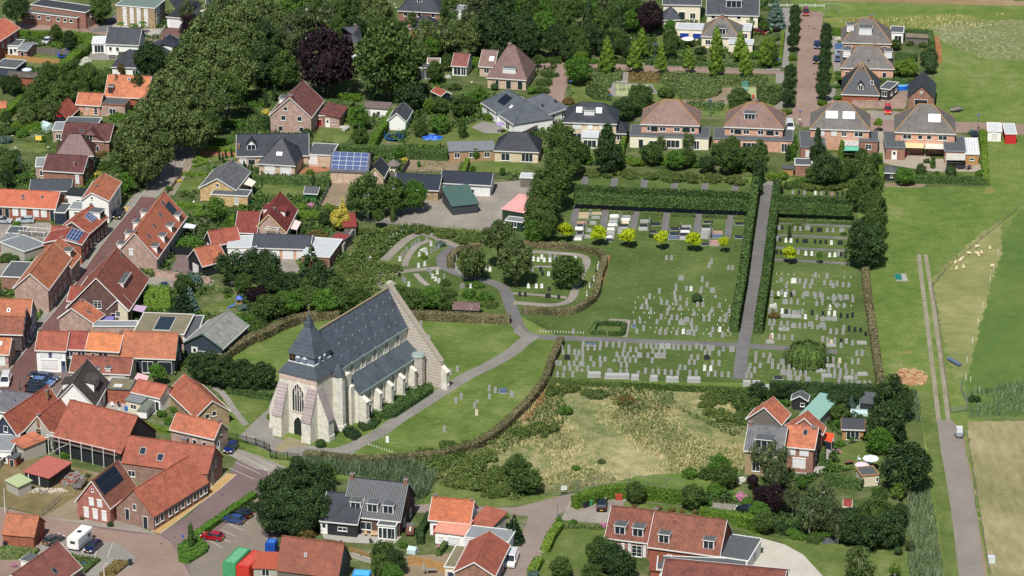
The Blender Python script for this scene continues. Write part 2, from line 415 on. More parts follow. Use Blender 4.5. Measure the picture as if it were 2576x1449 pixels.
  if trim:
   g = .12
   mb = MB(); mb.box(-o-.01,L+o+.01,-o-g,-o-.004,e1-th-.06,e1+.0); mk(mb, 'gutter', TRIM)
   mb = MB(); mb.box(-o-.01,L+o+.01,W+o+.004,W+o+g,e2-th-.06,e2); mk(mb, 'gutter', TRIM)
   if roof == 'gable':
    for xa, xb in ((-o-.07,-o-.004),(L+o+.004,L+o+.07)):
     mb = MB()
     for (ya,za,yb,zb) in ((-o,e1,ry,rz),(W+o,e2,ry,rz)):
      mb.add([(xa,ya,za-.22),(xb,ya,za-.22),(xb,yb,zb-.22),(xa,yb,zb-.22),(xa,ya,za+.02),(xb,ya,za+.02),(xb,yb,zb+.02),(xa,yb,zb+.02)],
                               [(3,2,1,0),(4,5,6,7),(0,1,5,4),(1,2,6,5),(2,3,7,6),(3,0,4,7)])
     mk(mb, 'bargeboard', fascia or TRIM)
 b.roof = rfo
 def sp(sd, x, s):                        # point on the slope, s 0 eave .. 1 ridge
  if roof == 'flat': return Vector((x, s*W, he+.08))
  if roof == 'mono': return Vector((x, s*W, he+(hb-he)*s+.16))
  if sd == 'F': return Vector((x, s*ry, he+(hr-he)*s+up))
  return Vector((x, W-s*(W-ry), he+(hr-he)*s+up))
 b.sp = sp
 def pane(sd, x, s, ww, hh, lift, mb, mi=0, th_=.06):
  p0 = sp(sd, x, s); d = (sp(sd, x, min(1,s+.1))-p0).normalized(); nn = Vector((1,0,0)).cross(d)
  if nn.z < 0: nn = -nn
  q = [p0-Vector((ww/2,0,0)), p0+Vector((ww/2,0,0)), p0+Vector((ww/2,0,0))+d*hh, p0-Vector((ww/2,0,0))+d*hh]
  mb.slab([p+nn*lift for p in q], th_, mi); return p0, d, nn
 for (sd, t, s, ww, hh, *kd) in sky:
  mb = MB(); pane(sd, t*L, s, ww, hh, .1, mb, 0, .12); f_ = mk(mb, 'skylight', TRIM if kd else METAL, rfo)
  mb = MB(); p0 = sp(sd, t*L, s);
  off = (sp(sd, t*L, min(1,s+.05))-p0).normalized()*.1
  q0 = pane(sd, t*L, s, ww, hh, 0, MB())
  mb = MB(); P = p0+off; nn = q0[2]; d = q0[1]; hx = Vector((ww/2-.1,0,0))
  mb.slab([P-hx+nn*.125, P+hx+nn*.125, P+hx+d*(hh-.2)+nn*.125, P-hx+d*(hh-.2)+nn*.125], .02);
  if kd and kd[0] == 'white': mk(mb, 'skylight_blind', SHUT, rfo)
  else: mk(mb, 'skylight_pane', GLASS, rfo)
 for (sd, t0, t1, s0, s1_, nx, ny, kd) in solar:
  p0 = sp(sd, 0, s0); p1 = sp(sd, 0, s1_); hh = (p1-p0).length; ww = (t1-t0)*L
  mb = MB(); _, d, nn = pane(sd, (t0+t1)/2*L, s0, ww, hh, .16, mb, 0, .08)
  for i in range(nx):
   for j in range(ny):
    P = sp(sd, t0*L+ww*(i+.5)/nx, s0)+d*(hh*(j)/ny+.03); hx = Vector((ww/nx/2-.03,0,0)); e = d*(hh/ny-.06)
    mb.slab([P-hx+nn*.165, P+hx+nn*.165, P+hx+e+nn*.165, P-hx+e+nn*.165], .004, 1)
  mk(mb, 'solar_panels', [TRIM if kd == 'blue' else plain('panel_edge', (60,64,70), .4, .05), stripes('solar_blue', (66,92,140), (44,66,112), .35, 2, .25, .12, 0) if kd == 'blue' else plain('solar_black', (22,27,38), .2, .1, spec=.6)])
 for (t, s, hh, *k) in chim:
  cw = k[0] if k else .55; yy = ry if s >= 1 else s*ry
  if s > 1: yy = W-(2-s)*(W-ry)
  zt = (hr or he)+hh
  mb = MB(); mb.cbox(t*L, yy, he, cw, cw*1.1, zt-he); mb.cbox(t*L, yy, zt, cw+.14, cw*1.1+.14, .1, 1)
  mb.cbox(t*L, yy, zt+.1, .22, .22, .25, 2)
  mk(mb, 'chimney', [CHIMB, LEAD, plain('chimney_pot', (150,90,60))], rfo)
 for (sd, t, s, ww, hh, kd) in dorm:
  p = sp(sd, t*L, s); sl = (s1 if sd == 'F' else s2); yd = 1 if sd == 'F' else -1
  dep = min(hh/sl, (ry if sd == 'F' else W-ry)*(1-s)+.2); x0, x1 = t*L-ww/2, t*L+ww/2
  y0, y1 = p.y, p.y+yd*(dep+.25)
  za = p.z-.35; zt = p.z+hh
  mb = MB(); ya, yb = min(y0,y1), max(y0,y1); mb.box(x0,x1,ya,yb,za,zt); dm = mk(mb, 'dormer', SHUT if kd == 'dark' else (wall if kd == 'wall' else WHITE))
  if kd == 'gab':
   mb = MB(); xm = t*L; zz = zt+ww*.55; ye = y0-yd*.15
   for xs in (x0-.15, x1+.15):
    mb.slab([(xs,ye,zt-.08),(xm,ye,zz),(xm,y1+yd*ww*.5,zz),(xs,y1,zt-.08)], .1)
   mk(mb, 'dormer_roof', tile, dm)
   mb = MB(); mb.add([(x0,y0,zt),(x1,y0,zt),(xm,y0,zz-.12),(x0,y0+yd*.1,zt),(x1,y0+yd*.1,zt),(xm,y0+yd*.1,zz-.12)], [(0,1,2),(5,4,3),(0,3,4,1),(1,4,5,2),(2,5,3,0)]); mk(mb, 'dormer_gable', WHITE, dm)
  elif kd == 'cat':
   mb = MB(); zr = zt+dep*.35
   mb.slab([(x0-.2,y0-yd*.3,zt-.05),(x1+.2,y0-yd*.3,zt-.05),(x1+.2,y1+yd*.5,zr),(x0-.2,y1+yd*.5,zr)], .12); mk(mb, 'dormer_roof', tile, dm)
  else:
   mb = MB(); mb.box(x0-.15,x1+.15,min(y0-yd*.2,y1),max(y0-yd*.2,y1),zt+.002,zt+.12); mb.box(x0-.1,x1+.1,min(y0-yd*.1,y1),max(y0-yd*.1,y1),zt+.121,zt+.15,1)
   mk(mb, 'dormer_roof', [TRIM, DARKROOF], dm)
  mb = MB(); f = .1; nw = 3 if ww > 2.4 else 2; a0, a1 = (y0-.05, y0) if yd > 0 else (y0, y0+.05)
  zb_ = p.z+.12
  if kd == 'shut': mb.box(x0+f,x1-f,a0,a1,zb_,zt-f)
  else:
   for k in range(nw):
    u0, u1 = x0+f+(ww-2*f)*k/nw+.05, x0+f+(ww-2*f)*(k+1)/nw-.05
    if u1 > u0: mb.box(u0,u1,a0-.01,a1+.01,zb_,zt-f,1)
  mk(mb, 'window', [SHUT, GLASS], dm)
 if win is None and name in ('house',):
  win = []
  for fc, ln in (('F',L),('K',L),('A',W),('B',W)):
   k = max(1, int(ln/3));
   for i in range(k):
    t = (i+.5)/k
    if he > 2: win.append((fc, t, .9, 1.3, 1.3, 'w'))
    if he > 4.4: win.append((fc, t, 3.6, 1.1, 1.1, 'w'))
 for q in (win or ()): put_open(b, *q)
 c = M @ Vector((L/2, sg*W/2, 0)); b.c = c
 b.fp = [M @ Vector((x, sg*y, 0)) for x, y in ((0,0),(L,0),(L,W),(0,W))]
 if mark and not wing and label: MARKS.append((c.x, c.y, label))
 if DEBUG: print('HOUSE %-52s L%.1f W%.1f he%.1f hr%s' % (label, L, W, he, ('%.1f' % hr) if hr else '-'))
 BLD.append(b); return b
BLD = []; DEBUG = False
LEAFM = {
 'mid': leaf('mid_green_leaves', (58,80,40), (92,114,58)),
 'dark': leaf('dark_green_leaves', (42,62,38), (74,96,54)),
 'olive': leaf('olive_green_leaves', (68,86,46), (112,128,76)),
 'bright': leaf('bright_green_leaves', (84,112,40), (122,146,60)),
 'lime': leaf('lime_yellow_leaves', (146,166,24), (190,204,52)),
 'purple': leaf('dark_purple_leaves', (36,28,33), (60,44,50)),
 'blue': leaf('blue_green_leaves', (70,96,84), (108,132,122)),
 'yellow': leaf('golden_yellow_leaves', (180,166,56), (226,212,116)),
 'birch': leaf('grey_green_leaves', (62,78,48), (100,114,74)),
 'fresh': leaf('fresh_green_leaves', (66,100,38), (96,132,54)),
 'spruce': leaf('spruce_needles', (34,52,34), (54,74,48)),
 'hedge': leaf('clipped_hedge_leaves', (76,104,36), (108,138,54)),
 'dhedge': leaf('dark_hedge_leaves', (56,80,42), (98,122,68)),
 'beech': leaf('brown_beech_leaves', (90,88,60), (134,126,94)),
 'bramble': leaf('bramble_leaves', (70,90,44), (112,128,68)),
 'reed': leaf('grey_green_reeds', (84,106,76), (134,152,116)),
 'pink': leaf('pink_blossom', (190,120,150), (228,176,196)),
 'whitef': leaf('white_blossom', (216,214,196), (240,240,232)),
 'dry': leaf('dry_grass_blades', (178,166,116), (222,208,156)),
 'rust': leaf('rusty_leaves', (98,86,50), (128,112,70)),
}
BARK = plain('tree_bark', (96,88,72), .9, .25, 2, bmp=.4)
BIRCHBARK = plain('pale_birch_bark', (196,190,178), .8, .25, 3)
POST = plain('weathered_post', (112,104,92), .9, .2)
def rnd(a=0, b=1): return random.uniform(a, b)
def rdir():
 z = rnd(-1, 1); a = rnd(0, 2*pi); r = sqrt(1-z*z); return Vector((r*cos(a), r*sin(a), z))
def add_leaf(V, Fc, p, nrm, s):
 d = nrm.cross(rdir());
 if d.length < 1e-4: d = Vector((1,0,0))
 d.normalize(); e = nrm.cross(d); n = len(V); k = rnd(.5, .8)
 V += [p+d*s, p+e*s*k+nrm*s*.15, p-d*s, p-e*s*k-nrm*s*.1]; Fc.append((n,n+1,n+2,n+3))
def lobes_mesh(name, lobes, n, ls, core=.8, jit=.5, seed=1, up=.25):
 """lobes: list (x,y,z,rx,ry,rz); leaves on the shells of the lobes, a shaded heart inside"""
 random.seed(seed); V, Fc = [], []
 tot = sum(l[3]*l[4] for l in lobes)
 for (x,y,z,a,b,c) in lobes:
  for i in range(int(n*a*b/tot)):
   d = rdir()
   if d.z < -.55: d.z *= -1
   r = rnd(.82, 1.12); p = Vector((x+d.x*a*r, y+d.y*b*r, z+d.z*c*r))
   bur = False
   for (x2,y2,z2,a2,b2,c2) in lobes:
    if (x2,y2,z2) == (x,y,z): continue
    if ((p.x-x2)/a2)**2+((p.y-y2)/b2)**2+((p.z-z2)/c2)**2 < .6: bur = True; break
   if bur: continue
   nn = (d*(1-jit)+rdir()*jit+Vector((0,0,up))).normalized()
   add_leaf(V, Fc, p, nn, ls*rnd(.6, 1.3))
 me = MB(); me.v, me.f, me.m = V, [list(f) for f in Fc], [0]*len(Fc)
 for (x,y,z,a,b,c) in lobes:              # inner mass
  rings = []
  for i in range(1, 6):
   t = pi*i/6; rings.append([(x+a*core*sin(t)*cos(2*pi*k/8), y+b*core*sin(t)*sin(2*pi*k/8), z-c*core*cos(t)) for k in range(8)])
  me.loft(rings)
 return me.mesh(name, LEAFM['mid'])
def blob_lobes(seed, n, spread=.62, size=(.3,.48), flat=.85, zlo=-.5):
 random.seed(seed); out = [(0,0,-.06,.74,.74,.72)] if n > 40 else [(0,0,-.1,.62,.62,.6)]
 for i in range(n):
  d = rdir(); d.z = max(zlo, d.z); r = spread*rnd(.85,1.1); s = rnd(*size)
  out.append((d.x*r, d.y*r, d.z*r*flat, s, s, s*.85))
 return out
LIB = {}
def mk_lib():
 for i in range(5): LIB['dec', i] = lobes_mesh('broad_crown', blob_lobes(10+i, 60, .74, (.17,.3), .95, -.85), 6500, .05, seed=20+i, core=.56, jit=.65)
 for i in range(3): LIB['lime', i] = lobes_mesh('clipped_crown', blob_lobes(40+i, 24, .62, (.26,.36), .9), 2200, .08, seed=50+i, jit=.6, core=.7)
 for i in range(2):                       # pyramid street trees
  random.seed(60+i); L = []
  for k in range(26):
   t = k/25; z = -1+2.05*t; r = (.66*(1-t)**.6+.05)*(.8+.3*random.random()); a = k*2.4
   L.append((cos(a)*r*.8, sin(a)*r*.8, z, .2+.24*(1-t), .2+.24*(1-t), .26))
  L.append((0,0,-.5,.5,.5,.6)); L.append((0,0,.1,.32,.32,.6))
  LIB['pyr', i] = lobes_mesh('pyramid_crown', L, 1800, .075, seed=70+i)
 for i in range(2):                       # conifer
  random.seed(80+i); L = []
  for k in range(9):
   t = k/8; z = -1+1.95*t; r = .95*(1-t)+.08
   for q in range(max(1, int(8*(1-t)+1))):
    a = q*2*pi/max(1,int(8*(1-t)+1))+k; L.append((cos(a)*r*.7, sin(a)*r*.7, z+rnd(-.06,.06), .26*(1-t)+.1, .26*(1-t)+.1, .13))
  LIB['con', i] = lobes_mesh('conifer_crown', L, 2400, .06, seed=90+i, up=.1)
 for i in range(3): LIB['col', i] = lobes_mesh('column_crown', [(rnd(-.15,.15), rnd(-.15,.15), -1+.25*k, .7-.25*abs(k-3.2)/4, .7-.25*abs(k-3.2)/4, .34) for k in range(8)]+[(0,0,.9,.3,.3,.25)], 1300, .13, seed=100+i)
 for i in range(3):
  random.seed(110+i); L = [(0,0,-.2,.5,.5,.5)]
  for k in range(26):
   d = rdir(); r = .78*rnd(.6,1); L.append((d.x*r, d.y*r, d.z*r, .28, .28, .26))
  LIB['birch', i] = lobes_mesh('loose_crown', L, 3000, .046, core=.55, seed=120+i, jit=.75)
 for i in range(4): LIB['bush', i] = lobes_mesh('bush', [(l[0], l[1], max(-.1,l[2]+.35), l[3], l[4], l[5]) for l in blob_lobes(130+i, 16, .62, (.22,.38), .7, -.1)], 1500, .1, seed=140+i, jit=.65, core=.66)
 for i in range(2): LIB['ball', i] = lobes_mesh('clipped_ball', [(0,0,0,.94,.94,.94)], 1500, .075, seed=150+i, jit=.25, core=.93)
 for i in range(4):                       # thicket, wide and uneven
  random.seed(160+i); L = []
  for k in range(22):
   a = rnd(0,2*pi); r = sqrt(rnd())*.85; s = rnd(.18,.36)
   L.append((cos(a)*r, sin(a)*r, rnd(.05,.5)*(1-r*.4), s, s, s*rnd(.7,1.1)))
  LIB['thick', i] = lobes_mesh('thicket', L, 3000, .06, seed=170+i, jit=.65, core=.66)
 random.seed(5); V, Fc = [], []
 for k in range(190):
  a = rnd(0,2*pi); r0 = rnd(.05,.9); z = .75-.55*r0**1.6+rnd(-.08,.08); drop = rnd(.5,1.15)*(.5+.8*r0)
  for q in range(22):
   t = q/21; rr = r0+.13*sin(t*2)
   add_leaf(V, Fc, Vector((cos(a+rnd(-.03,.03))*rr, sin(a+rnd(-.03,.03))*rr, max(-.95, z-drop*t))), (Vector((cos(a),sin(a),.35))+rdir()*.5).normalized(), .055)
 mb = MB(); mb.v, mb.f, mb.m = V, [list(f) for f in Fc], [0]*len(Fc); mb.loft([[(cos(k*pi/6)*r, sin(k*pi/6)*r, z) for k in range(12)] for r, z in ((.75,-.8),(.78,0),(.6,.35),(.2,.6))])
 LIB['weep', 0] = mb.mesh('weeping_crown', LEAFM['mid'])
 mb = MB(); random.seed(9)
 for k in range(22):
  a = k*2.4; el = rnd(-.2,.9); d = Vector((cos(a),sin(a),0))
  for s_ in (-1,1):
   P = [d*(t*1.0)+Vector((0,0,sin(el)*t-.7*t*t)) for t in (.1,.45,.8,1.05)]; sd = Vector((-d.y,d.x,0))*.16*s_
   for i in range(3):
    mb.add([P[i],P[i+1],P[i+1]+sd*(1-.3*i)-Vector((0,0,.05)),P[i]+sd*(1-.1*i)-Vector((0,0,.05))], [(0,1,2,3)])
 LIB['palm', 0] = mb.mesh('palm_fronds', LEAFM['mid'])
 for i in range(3):                       # trunk with limbs, height 1 to the crown centre, base radius 1
  random.seed(200+i); mb = MB()
  mb.tube([(0,0,0),(.1,0,.3),(0,.1,.62),(.1,-.1,1.0)], [1.0,.75,.6,.3], 8)
  for k in range(6):
   a = k*1.05+i; zz = .62+.05*k
   mb.tube([(0,0,zz),(cos(a)*1.5,sin(a)*1.5,zz+.16),(cos(a)*3.2,sin(a)*3.2,zz+.34)], [.4,.25,.12], 5)
  LIB['trunk', i] = mb.mesh('trunk', BARK)
 mb = MB(); mb.tube([(0,0,0),(0,0,.5),(0,0,1)], [1,.8,.6], 7); LIB['pole', 0] = mb.mesh('trunk', BARK)
mk_lib()
PLN = {'dec':5,'lime':3,'pyr':2,'con':2,'col':3,'birch':3,'bush':4,'ball':2,'thick':4,'weep':1,'palm':1}
PLANTS = []                                   # (root, kind words, colour words, world pos, size) named at the end
def clipmat(o, m):
 o.material_slots[0].link = 'OBJECT'; o.material_slots[0].material = m
_pc = [0]
def plant(p, rpx, kind='dec', colr='mid', hc=None, rz=None, name='tree', label=None, group=None, base=False, cat=None, word=None, trunk=True, tr=None):
 """p: picture point of the crown centre (or of the foot when base), rpx: crown half-width in picture pixels"""
 _pc[0] += 1; k = _pc[0]; random.seed(1000+k)
 low = kind in ('bush','thick')
 if hc is None: hc = 0 if low else None
 r = rpx/SS(p)
 if hc is None: hc = r*1.35
 P = G(p, 0 if base else (hc+ (r*.35 if low else 0)))
 for _ in range(2):
  f = proj(P); r = rpx/(4*F_/((P.y-CAM.y)*ct-(P.z-CAM.z)*st))
 P.z = 0; rz = (rz if rz else {'dec':1.2,'lime':1.0,'pyr':1.42,'con':1.5,'col':2.6,'birch':1.25,'bush':.9,'ball':.95,'thick':.8,'weep':.68,'palm':.8}[kind])
 if not low: r *= 1.12 if kind in ('dec','birch') else (1.22 if kind == 'lime' else 1.0); rz = min(rz, max(.6,(hc-.15)/r))
 else: r *= 1.1
 root = empty(name, P, rnd(0,6.28))
 var = k % PLN[kind]; c = mesh_obj('foliage' if low else 'crown', LIB[kind, var], root); clipmat(c, LEAFM[colr])
 c.scale = (r*rnd(.95,1.05), r*rnd(.95,1.05), r*rz*rnd(.95,1.05))
 c.location = (0,0,hc if not low else 0)
 if not low and trunk:
  tk = mesh_obj('trunk', LIB['trunk', k%3] if kind in ('dec','birch','weep') else LIB['pole',0], root); q = tr or max(.09, r*.06)
  tk.scale = (q, q, max(hc, .3)); clipmat(tk, BIRCHBARK if kind == 'birch' else BARK)
 PLANTS.append([root, kind, colr, Vector((P.x,P.y,0)), r, label, group, cat, name, word])
 return root
def trees(lst, **kw):
 for q in lst:
  kd = dict(kw);
  if len(q) > 3 and isinstance(q[3], dict): kd.update(q[3])
  plant((q[0],q[1]), q[2], **kd)
def hedge(pts, wd, ht, colr='hedge', label=None, name='hedge', cat='hedge', group=None, z=0, ls=.16, dens=26, top=None, closed=False, rough=.12, legs=0, legm=None, world=False, zr=None):
 """a hedge along ground points (picture px of its centre line at height z): one body of leaves"""
 P = [Vector(p) if world else G(p, zr or 0) for p in pts]
 for p in P: p.z = 0
 if closed: P.append(P[0])
 random.seed(int(P[0].x*7+P[0].y*3) & 65535)
 o = P[0].copy(); V, Fc = [], []; mb = MB()
 for i in range(len(P)-1):
  a, b = P[i]-o, P[i+1]-o; L = (b-a).length
  if L < .05: continue
  u = (b-a)/L; n = Vector((-u.y,u.x,0)); z0 = z
  k = max(1, int(L/1.2)); rings = []
  for j in range(k+1):
   c = a+u*(L*j/k); w2 = wd/2*rnd(1-rough,1+rough)*.9; h = ht*rnd(1-rough*.5,1)*.95
   rings.append([c-n*w2+Vector((0,0,z0)), c+n*w2+Vector((0,0,z0)), c+n*w2*.95+Vector((0,0,h)), c-n*w2*.95+Vector((0,0,h))])
  mb.loft(rings)
  ns = int(L*wd*dens); hs = ht-z0
  for q in range(ns): add_leaf(V, Fc, a+u*rnd(-.1,L+.1)+n*rnd(-wd/2,wd/2)+Vector((0,0,ht*rnd(1-rough*.8,1+rough*.4))), (Vector((0,0,1))+rdir()*.55).normalized(), ls*rnd(.6,1.3))
  for sd in (-1,1):
   for q in range(int(L*hs*dens)): add_leaf(V, Fc, a+u*rnd(-.1,L+.1)+n*(sd*wd/2*rnd(.9,1.1))+Vector((0,0,z0+hs*rnd(.02,1))), (n*sd+rdir()*.55).normalized(), ls*rnd(.6,1.3))
  if i in (0, len(P)-2):
   for (c, s_) in ((a,-1),(b,1)):
    for q in range(int(wd*hs*dens)): add_leaf(V, Fc, c+u*s_*rnd(0,.1)+n*rnd(-wd/2,wd/2)+Vector((0,0,z0+hs*rnd())), (u*s_+rdir()*.5).normalized(), ls*rnd(.6,1.3))
 n0 = len(mb.v); mb.v += V; mb.f += [[n0+i for i in f] for f in Fc]; mb.m += [0]*len(Fc)
 if z > 0:                                # hedge on stems
  root = empty(name, o); f = mb.build('crown', LEAFM[colr], root)
  for i in range(len(P)-1):
   a, b = P[i]-o, P[i+1]-o; k = max(2, int(round((b-a).length/(legs or 4.5))))
   for j in range(k):
    c = a.lerp(b, (j+.5)/k); t = MB(); t.tube([c, c+Vector((0,0,z+.3))], .1, 6); t.build('trunk', BARK, root)
 else:
  root = mb.build(name, LEAFM[colr]); root.location = o
 tag(root, label, cat, group)
 return root
import mathutils.geometry as mgeo
def inpoly(x, y, poly):
 c = False; n = len(poly); j = n-1
 for i in range(n):
  if (poly[i][1] > y) != (poly[j][1] > y) and x < (poly[j][0]-poly[i][0])*(y-poly[i][1])/(poly[j][1]-poly[i][1])+poly[i][0]: c = not c
  j = i
 return c
def bed(name, pts, ht, colr, label=None, cat=None, dens=9, ls=.2, blade=False, kind=None, group=None, full=False, uneven=.5, base=True, nscale=.35, zr=0, patch=None, lv=LEAFM, lean=.35, excl=None):
 """low planting over a patch of ground"""
 P = [GF(p[0],p[1],zr) if full else G(p, zr) for p in pts]; o = P[0].copy(); o.z = 0
 Q = [(p.x-o.x, p.y-o.y) for p in P]; random.seed(int(abs(o.x)*3+abs(o.y)) & 65535)
 xs, ys = [q[0] for q in Q], [q[1] for q in Q]; A = abs(sum(Q[i][0]*Q[(i+1)%len(Q)][1]-Q[(i+1)%len(Q)][0]*Q[i][1] for i in range(len(Q))))/2
 n = int(A*dens); V, Fc = [], []; k = 0; tries = 0
 def hh(x, y):
  h = noise.noise(Vector((x*nscale+o.x, y*nscale+o.y, 3.1)))*.5+.5; return ht*(1-uneven+uneven*1.4*h)
 while k < n and tries < n*8:
  tries += 1; x, y = rnd(min(xs),max(xs)), rnd(min(ys),max(ys))
  if not inpoly(x, y, Q): continue
  if excl and excl(x+o.x, y+o.y): k += 1; continue
  if patch is not None and noise.noise(Vector((x*.09+o.x, y*.09+o.y, 7.7))) < patch: k += 1; continue
  k += 1; h = hh(x, y)
  if blade:
   a = rnd(0,pi); d = Vector((cos(a),sin(a),0))*ls*.5; t = Vector((rnd(-lean,lean)*h, rnd(-lean,lean)*h, h*rnd(.6,1.2))); p = Vector((x,y,0)); m = len(V)
   V += [p-d, p+d, p+d*.35+t, p-d*.35+t]; Fc.append((m,m+1,m+2,m+3))
  else: add_leaf(V, Fc, Vector((x,y,h*rnd(.75,1.08))), (Vector((0,0,1))+rdir()*.7).normalized(), ls*rnd(.6,1.3))
 if not blade and base:
  for i in range(len(Q)):
   a, b = Vector((*Q[i],0)), Vector((*Q[(i+1)%len(Q)],0)); L = (b-a).length; u = (b-a).normalized(); nn = Vector((u.y,-u.x,0))
   for q in range(int(L*ht*dens)): add_leaf(V, Fc, a+u*rnd(0,L)+Vector((0,0,hh(a.x,a.y)*rnd(.05,.95))), (nn*(1 if rnd()<.5 else -1)+rdir()*.6).normalized(), ls*rnd(.6,1.3))
 mb = MB(); mb.v, mb.f, mb.m = V, [list(f) for f in Fc], [0]*len(Fc)
 if base and not blade: mb.prism(Q, 0, ht*(1-uneven)*.85)
 ob = mb.build(name, lv[colr]); ob.location = o; tag(ob, label, cat, group, kind); return ob
def col3(t): return t
GRASS = ground_mat('cemetery_grass', [(.34,(62,78,40)),(.45,(80,98,50)),(.55,(94,112,60)),(.66,(120,128,80))], .06, 1.3, 5, dots=[((164,150,96), 1.6, .66, .55)], stretch=(.35,1.3,1))
LAWN = ground_mat('church_lawn_grass', [(.38,(74,96,44)),(.5,(100,120,58)),(.62,(130,140,84))], .09, 1.2, 3.4, stretch=(.5,1.2,1,.9), dots=[((160,158,96), .9, .7, .35)])
GARDEN = ground_mat('garden_ground', [(.34,(52,68,36)),(.46,(78,94,50)),(.55,(104,112,72)),(.66,(150,142,120))], .12, .5, 4)
LAWN2 = ground_mat('garden_lawn', [(.36,(78,96,48)),(.5,(100,116,60)),(.64,(128,136,84))], .15, .8, 6)
MEADOW = ground_mat('meadow_grass', [(.36,(74,98,46)),(.45,(94,118,54)),(.54,(114,130,68)),(.64,(146,146,98))], .03, .3, 1.6, mixw=(.36,.32,.32), stretch=(1,1,1), dots=[((150,124,84), .11, .71, .4)])
DARKM = ground_mat('lush_grass', [(.34,(70,98,52)),(.5,(94,118,58)),(.66,(120,132,74))], .03, .3, 2)
MOWN = ground_mat('mown_hay_grass', [(.34,(104,118,66)),(.5,(140,142,90)),(.66,(176,166,122))], .04, .5, 4, stretch=(.5,1,1,.5))
TANF = ground_mat('dry_tan_field', [(.36,(112,114,74)),(.48,(144,138,98)),(.64,(178,166,130))], .05, .5, 4, stretch=(1.4,.35,1,-.12))
WASTE = ground_mat('rough_wasteland', [(.35,(76,94,50)),(.45,(106,118,70)),(.53,(156,150,106)),(.65,(196,184,142))], .045, .4, 2.2, mixw=(.4,.3,.3))
FLOWM = ground_mat('flower_meadow', [(.34,(96,112,62)),(.5,(124,132,84)),(.66,(150,150,112))], .05, .4, 3, dots=[((206,208,186), 1.4, .6, .4)], stretch=(.6,1.6,1))
ROUGHG = ground_mat('rough_grass', [(.3,(80,102,44)),(.5,(112,126,62)),(.7,(150,146,92))], .05, .4, 3, stretch=(.5,1.5,1))
TOPF = ground_mat('stubble_strip', [(.3,(120,100,72)),(.5,(150,128,96)),(.7,(176,156,120))], .05, .3, 2, stretch=(.2,2,1))
ASPH = ground_mat('cemetery_asphalt', [(.3,(98,96,96)),(.5,(116,114,113)),(.7,(136,134,130))], .1, .6, 9, bmp=.2)
ASPH2 = ground_mat('pale_path_asphalt', [(.34,(118,116,110)),(.5,(138,134,127)),(.66,(156,152,143))], .1, .6, 9, bmp=.2)
BRICKR = ground_mat('red_brick_road', [(.3,(100,74,70)),(.5,(118,88,84)),(.7,(136,106,100))], .08, .5, 8, bmp=.2)
MAUVE = ground_mat('mauve_brick_road', [(.3,(112,94,94)),(.5,(126,108,106)),(.7,(142,124,120))], .08, .5, 8, bmp=.2)
BEIGEB = ground_mat('beige_brick_road', [(.3,(134,112,100)),(.5,(152,130,118)),(.7,(168,146,134))], .08, .5, 8, bmp=.2)
PAVE = ground_mat('grey_paving', [(.3,(128,124,116)),(.5,(146,142,134)),(.7,(164,160,150))], .1, .7, 5, bmp=.2)
PAVE2 = ground_mat('mottled_paving', [(.34,(124,118,110)),(.5,(150,142,132)),(.66,(174,166,154))], .12, 1.1, 4, bmp=.3)
SAND = ground_mat('ochre_brick_pavement', [(.3,(176,142,92)),(.5,(192,158,106)),(.7,(204,174,124))], .1, .8, 5, bmp=.2)
EARTH = ground_mat('bare_earth', [(.3,(124,108,88)),(.5,(146,130,108)),(.7,(168,152,128))], .1, .8, 4, bmp=.5)
BROWN = ground_mat('hedge_litter', [(.3,(120,84,52)),(.5,(158,112,76)),(.7,(176,132,92))], .2, 1.2, 4)
WHITEG = ground_mat('white_shell_gravel', [(.3,(176,170,156)),(.5,(198,192,178)),(.7,(216,212,200))], .1, .8, 5, bmp=.4)
REDP = ground_mat('red_paving', [(.3,(150,98,76)),(.5,(168,112,88)),(.7,(184,130,104))], .2, .8, 5)
CONC = ground_mat('concrete_slabs', [(.3,(150,148,140)),(.5,(172,168,158)),(.7,(190,186,176))], .15, .8, 5)
GREENP = ground_mat('play_surface', [(.3,(150,160,112)),(.5,(168,176,128)),(.7,(184,190,146))], .1, .6, 5)
KERB = plain('kerb_stone', (176,172,162), .9, .1)
LV = []; EXC = []
def level(P):
 a, b, c, d = min(p.x for p in P), max(p.x for p in P), min(p.y for p in P), max(p.y for p in P); k = 0
 for q in LV:
  if q[4] > k and a < q[1] and b > q[0] and c < q[3] and d > q[2]: k = q[4]
 LV.append((a, b, c, d, k+1)); return .006+.004*k
def sheet(name, pts, mat, kind='structure', full=True, lv=None, jag=0):
 """a ground surface from full-picture points"""
 P = [GF(*p) if full else G(p) for p in pts]; z = level(P)
 if name not in ('garden_ground','cemetery_lawn','church_lawn'): EXC.append(P)
 if jag:
  Q = []; random.seed(len(pts)*7+int(pts[0][0]))
  for i in range(len(P)):
   a, b = P[i], P[(i+1)%len(P)]; k = max(1, int((b-a).length/1.1))
   if (b-a).length > 200: k = 1
   Q += [a.lerp(b, j/k)+Vector((random.uniform(-jag,jag),random.uniform(-jag,jag),0)) for j in range(k)]
  P = Q
 c = sum((p for p in P), Vector())/len(P)
 me = bpy.data.meshes.new(name)
 import mathutils.geometry as mg
 P2 = [Vector((p.x-c.x, p.y-c.y, 0)) for p in P]
 ar = sum(P2[i].x*P2[(i+1)%len(P2)].y-P2[(i+1)%len(P2)].x*P2[i].y for i in range(len(P2)))
 if ar < 0: P2 = P2[::-1]
 tri = mg.tessellate_polygon([P2])
 me.from_pydata([tuple(p) for p in P2], [], [tuple(t) for t in tri]); me.materials.append(mat); me.update()
 for pl in me.polygons:
  if pl.normal.z < 0: pl.flip()
 o = bpy.data.objects.new(name, me); COL.objects.link(o); o.location = (c.x, c.y, z); o['kind'] = kind
 return o
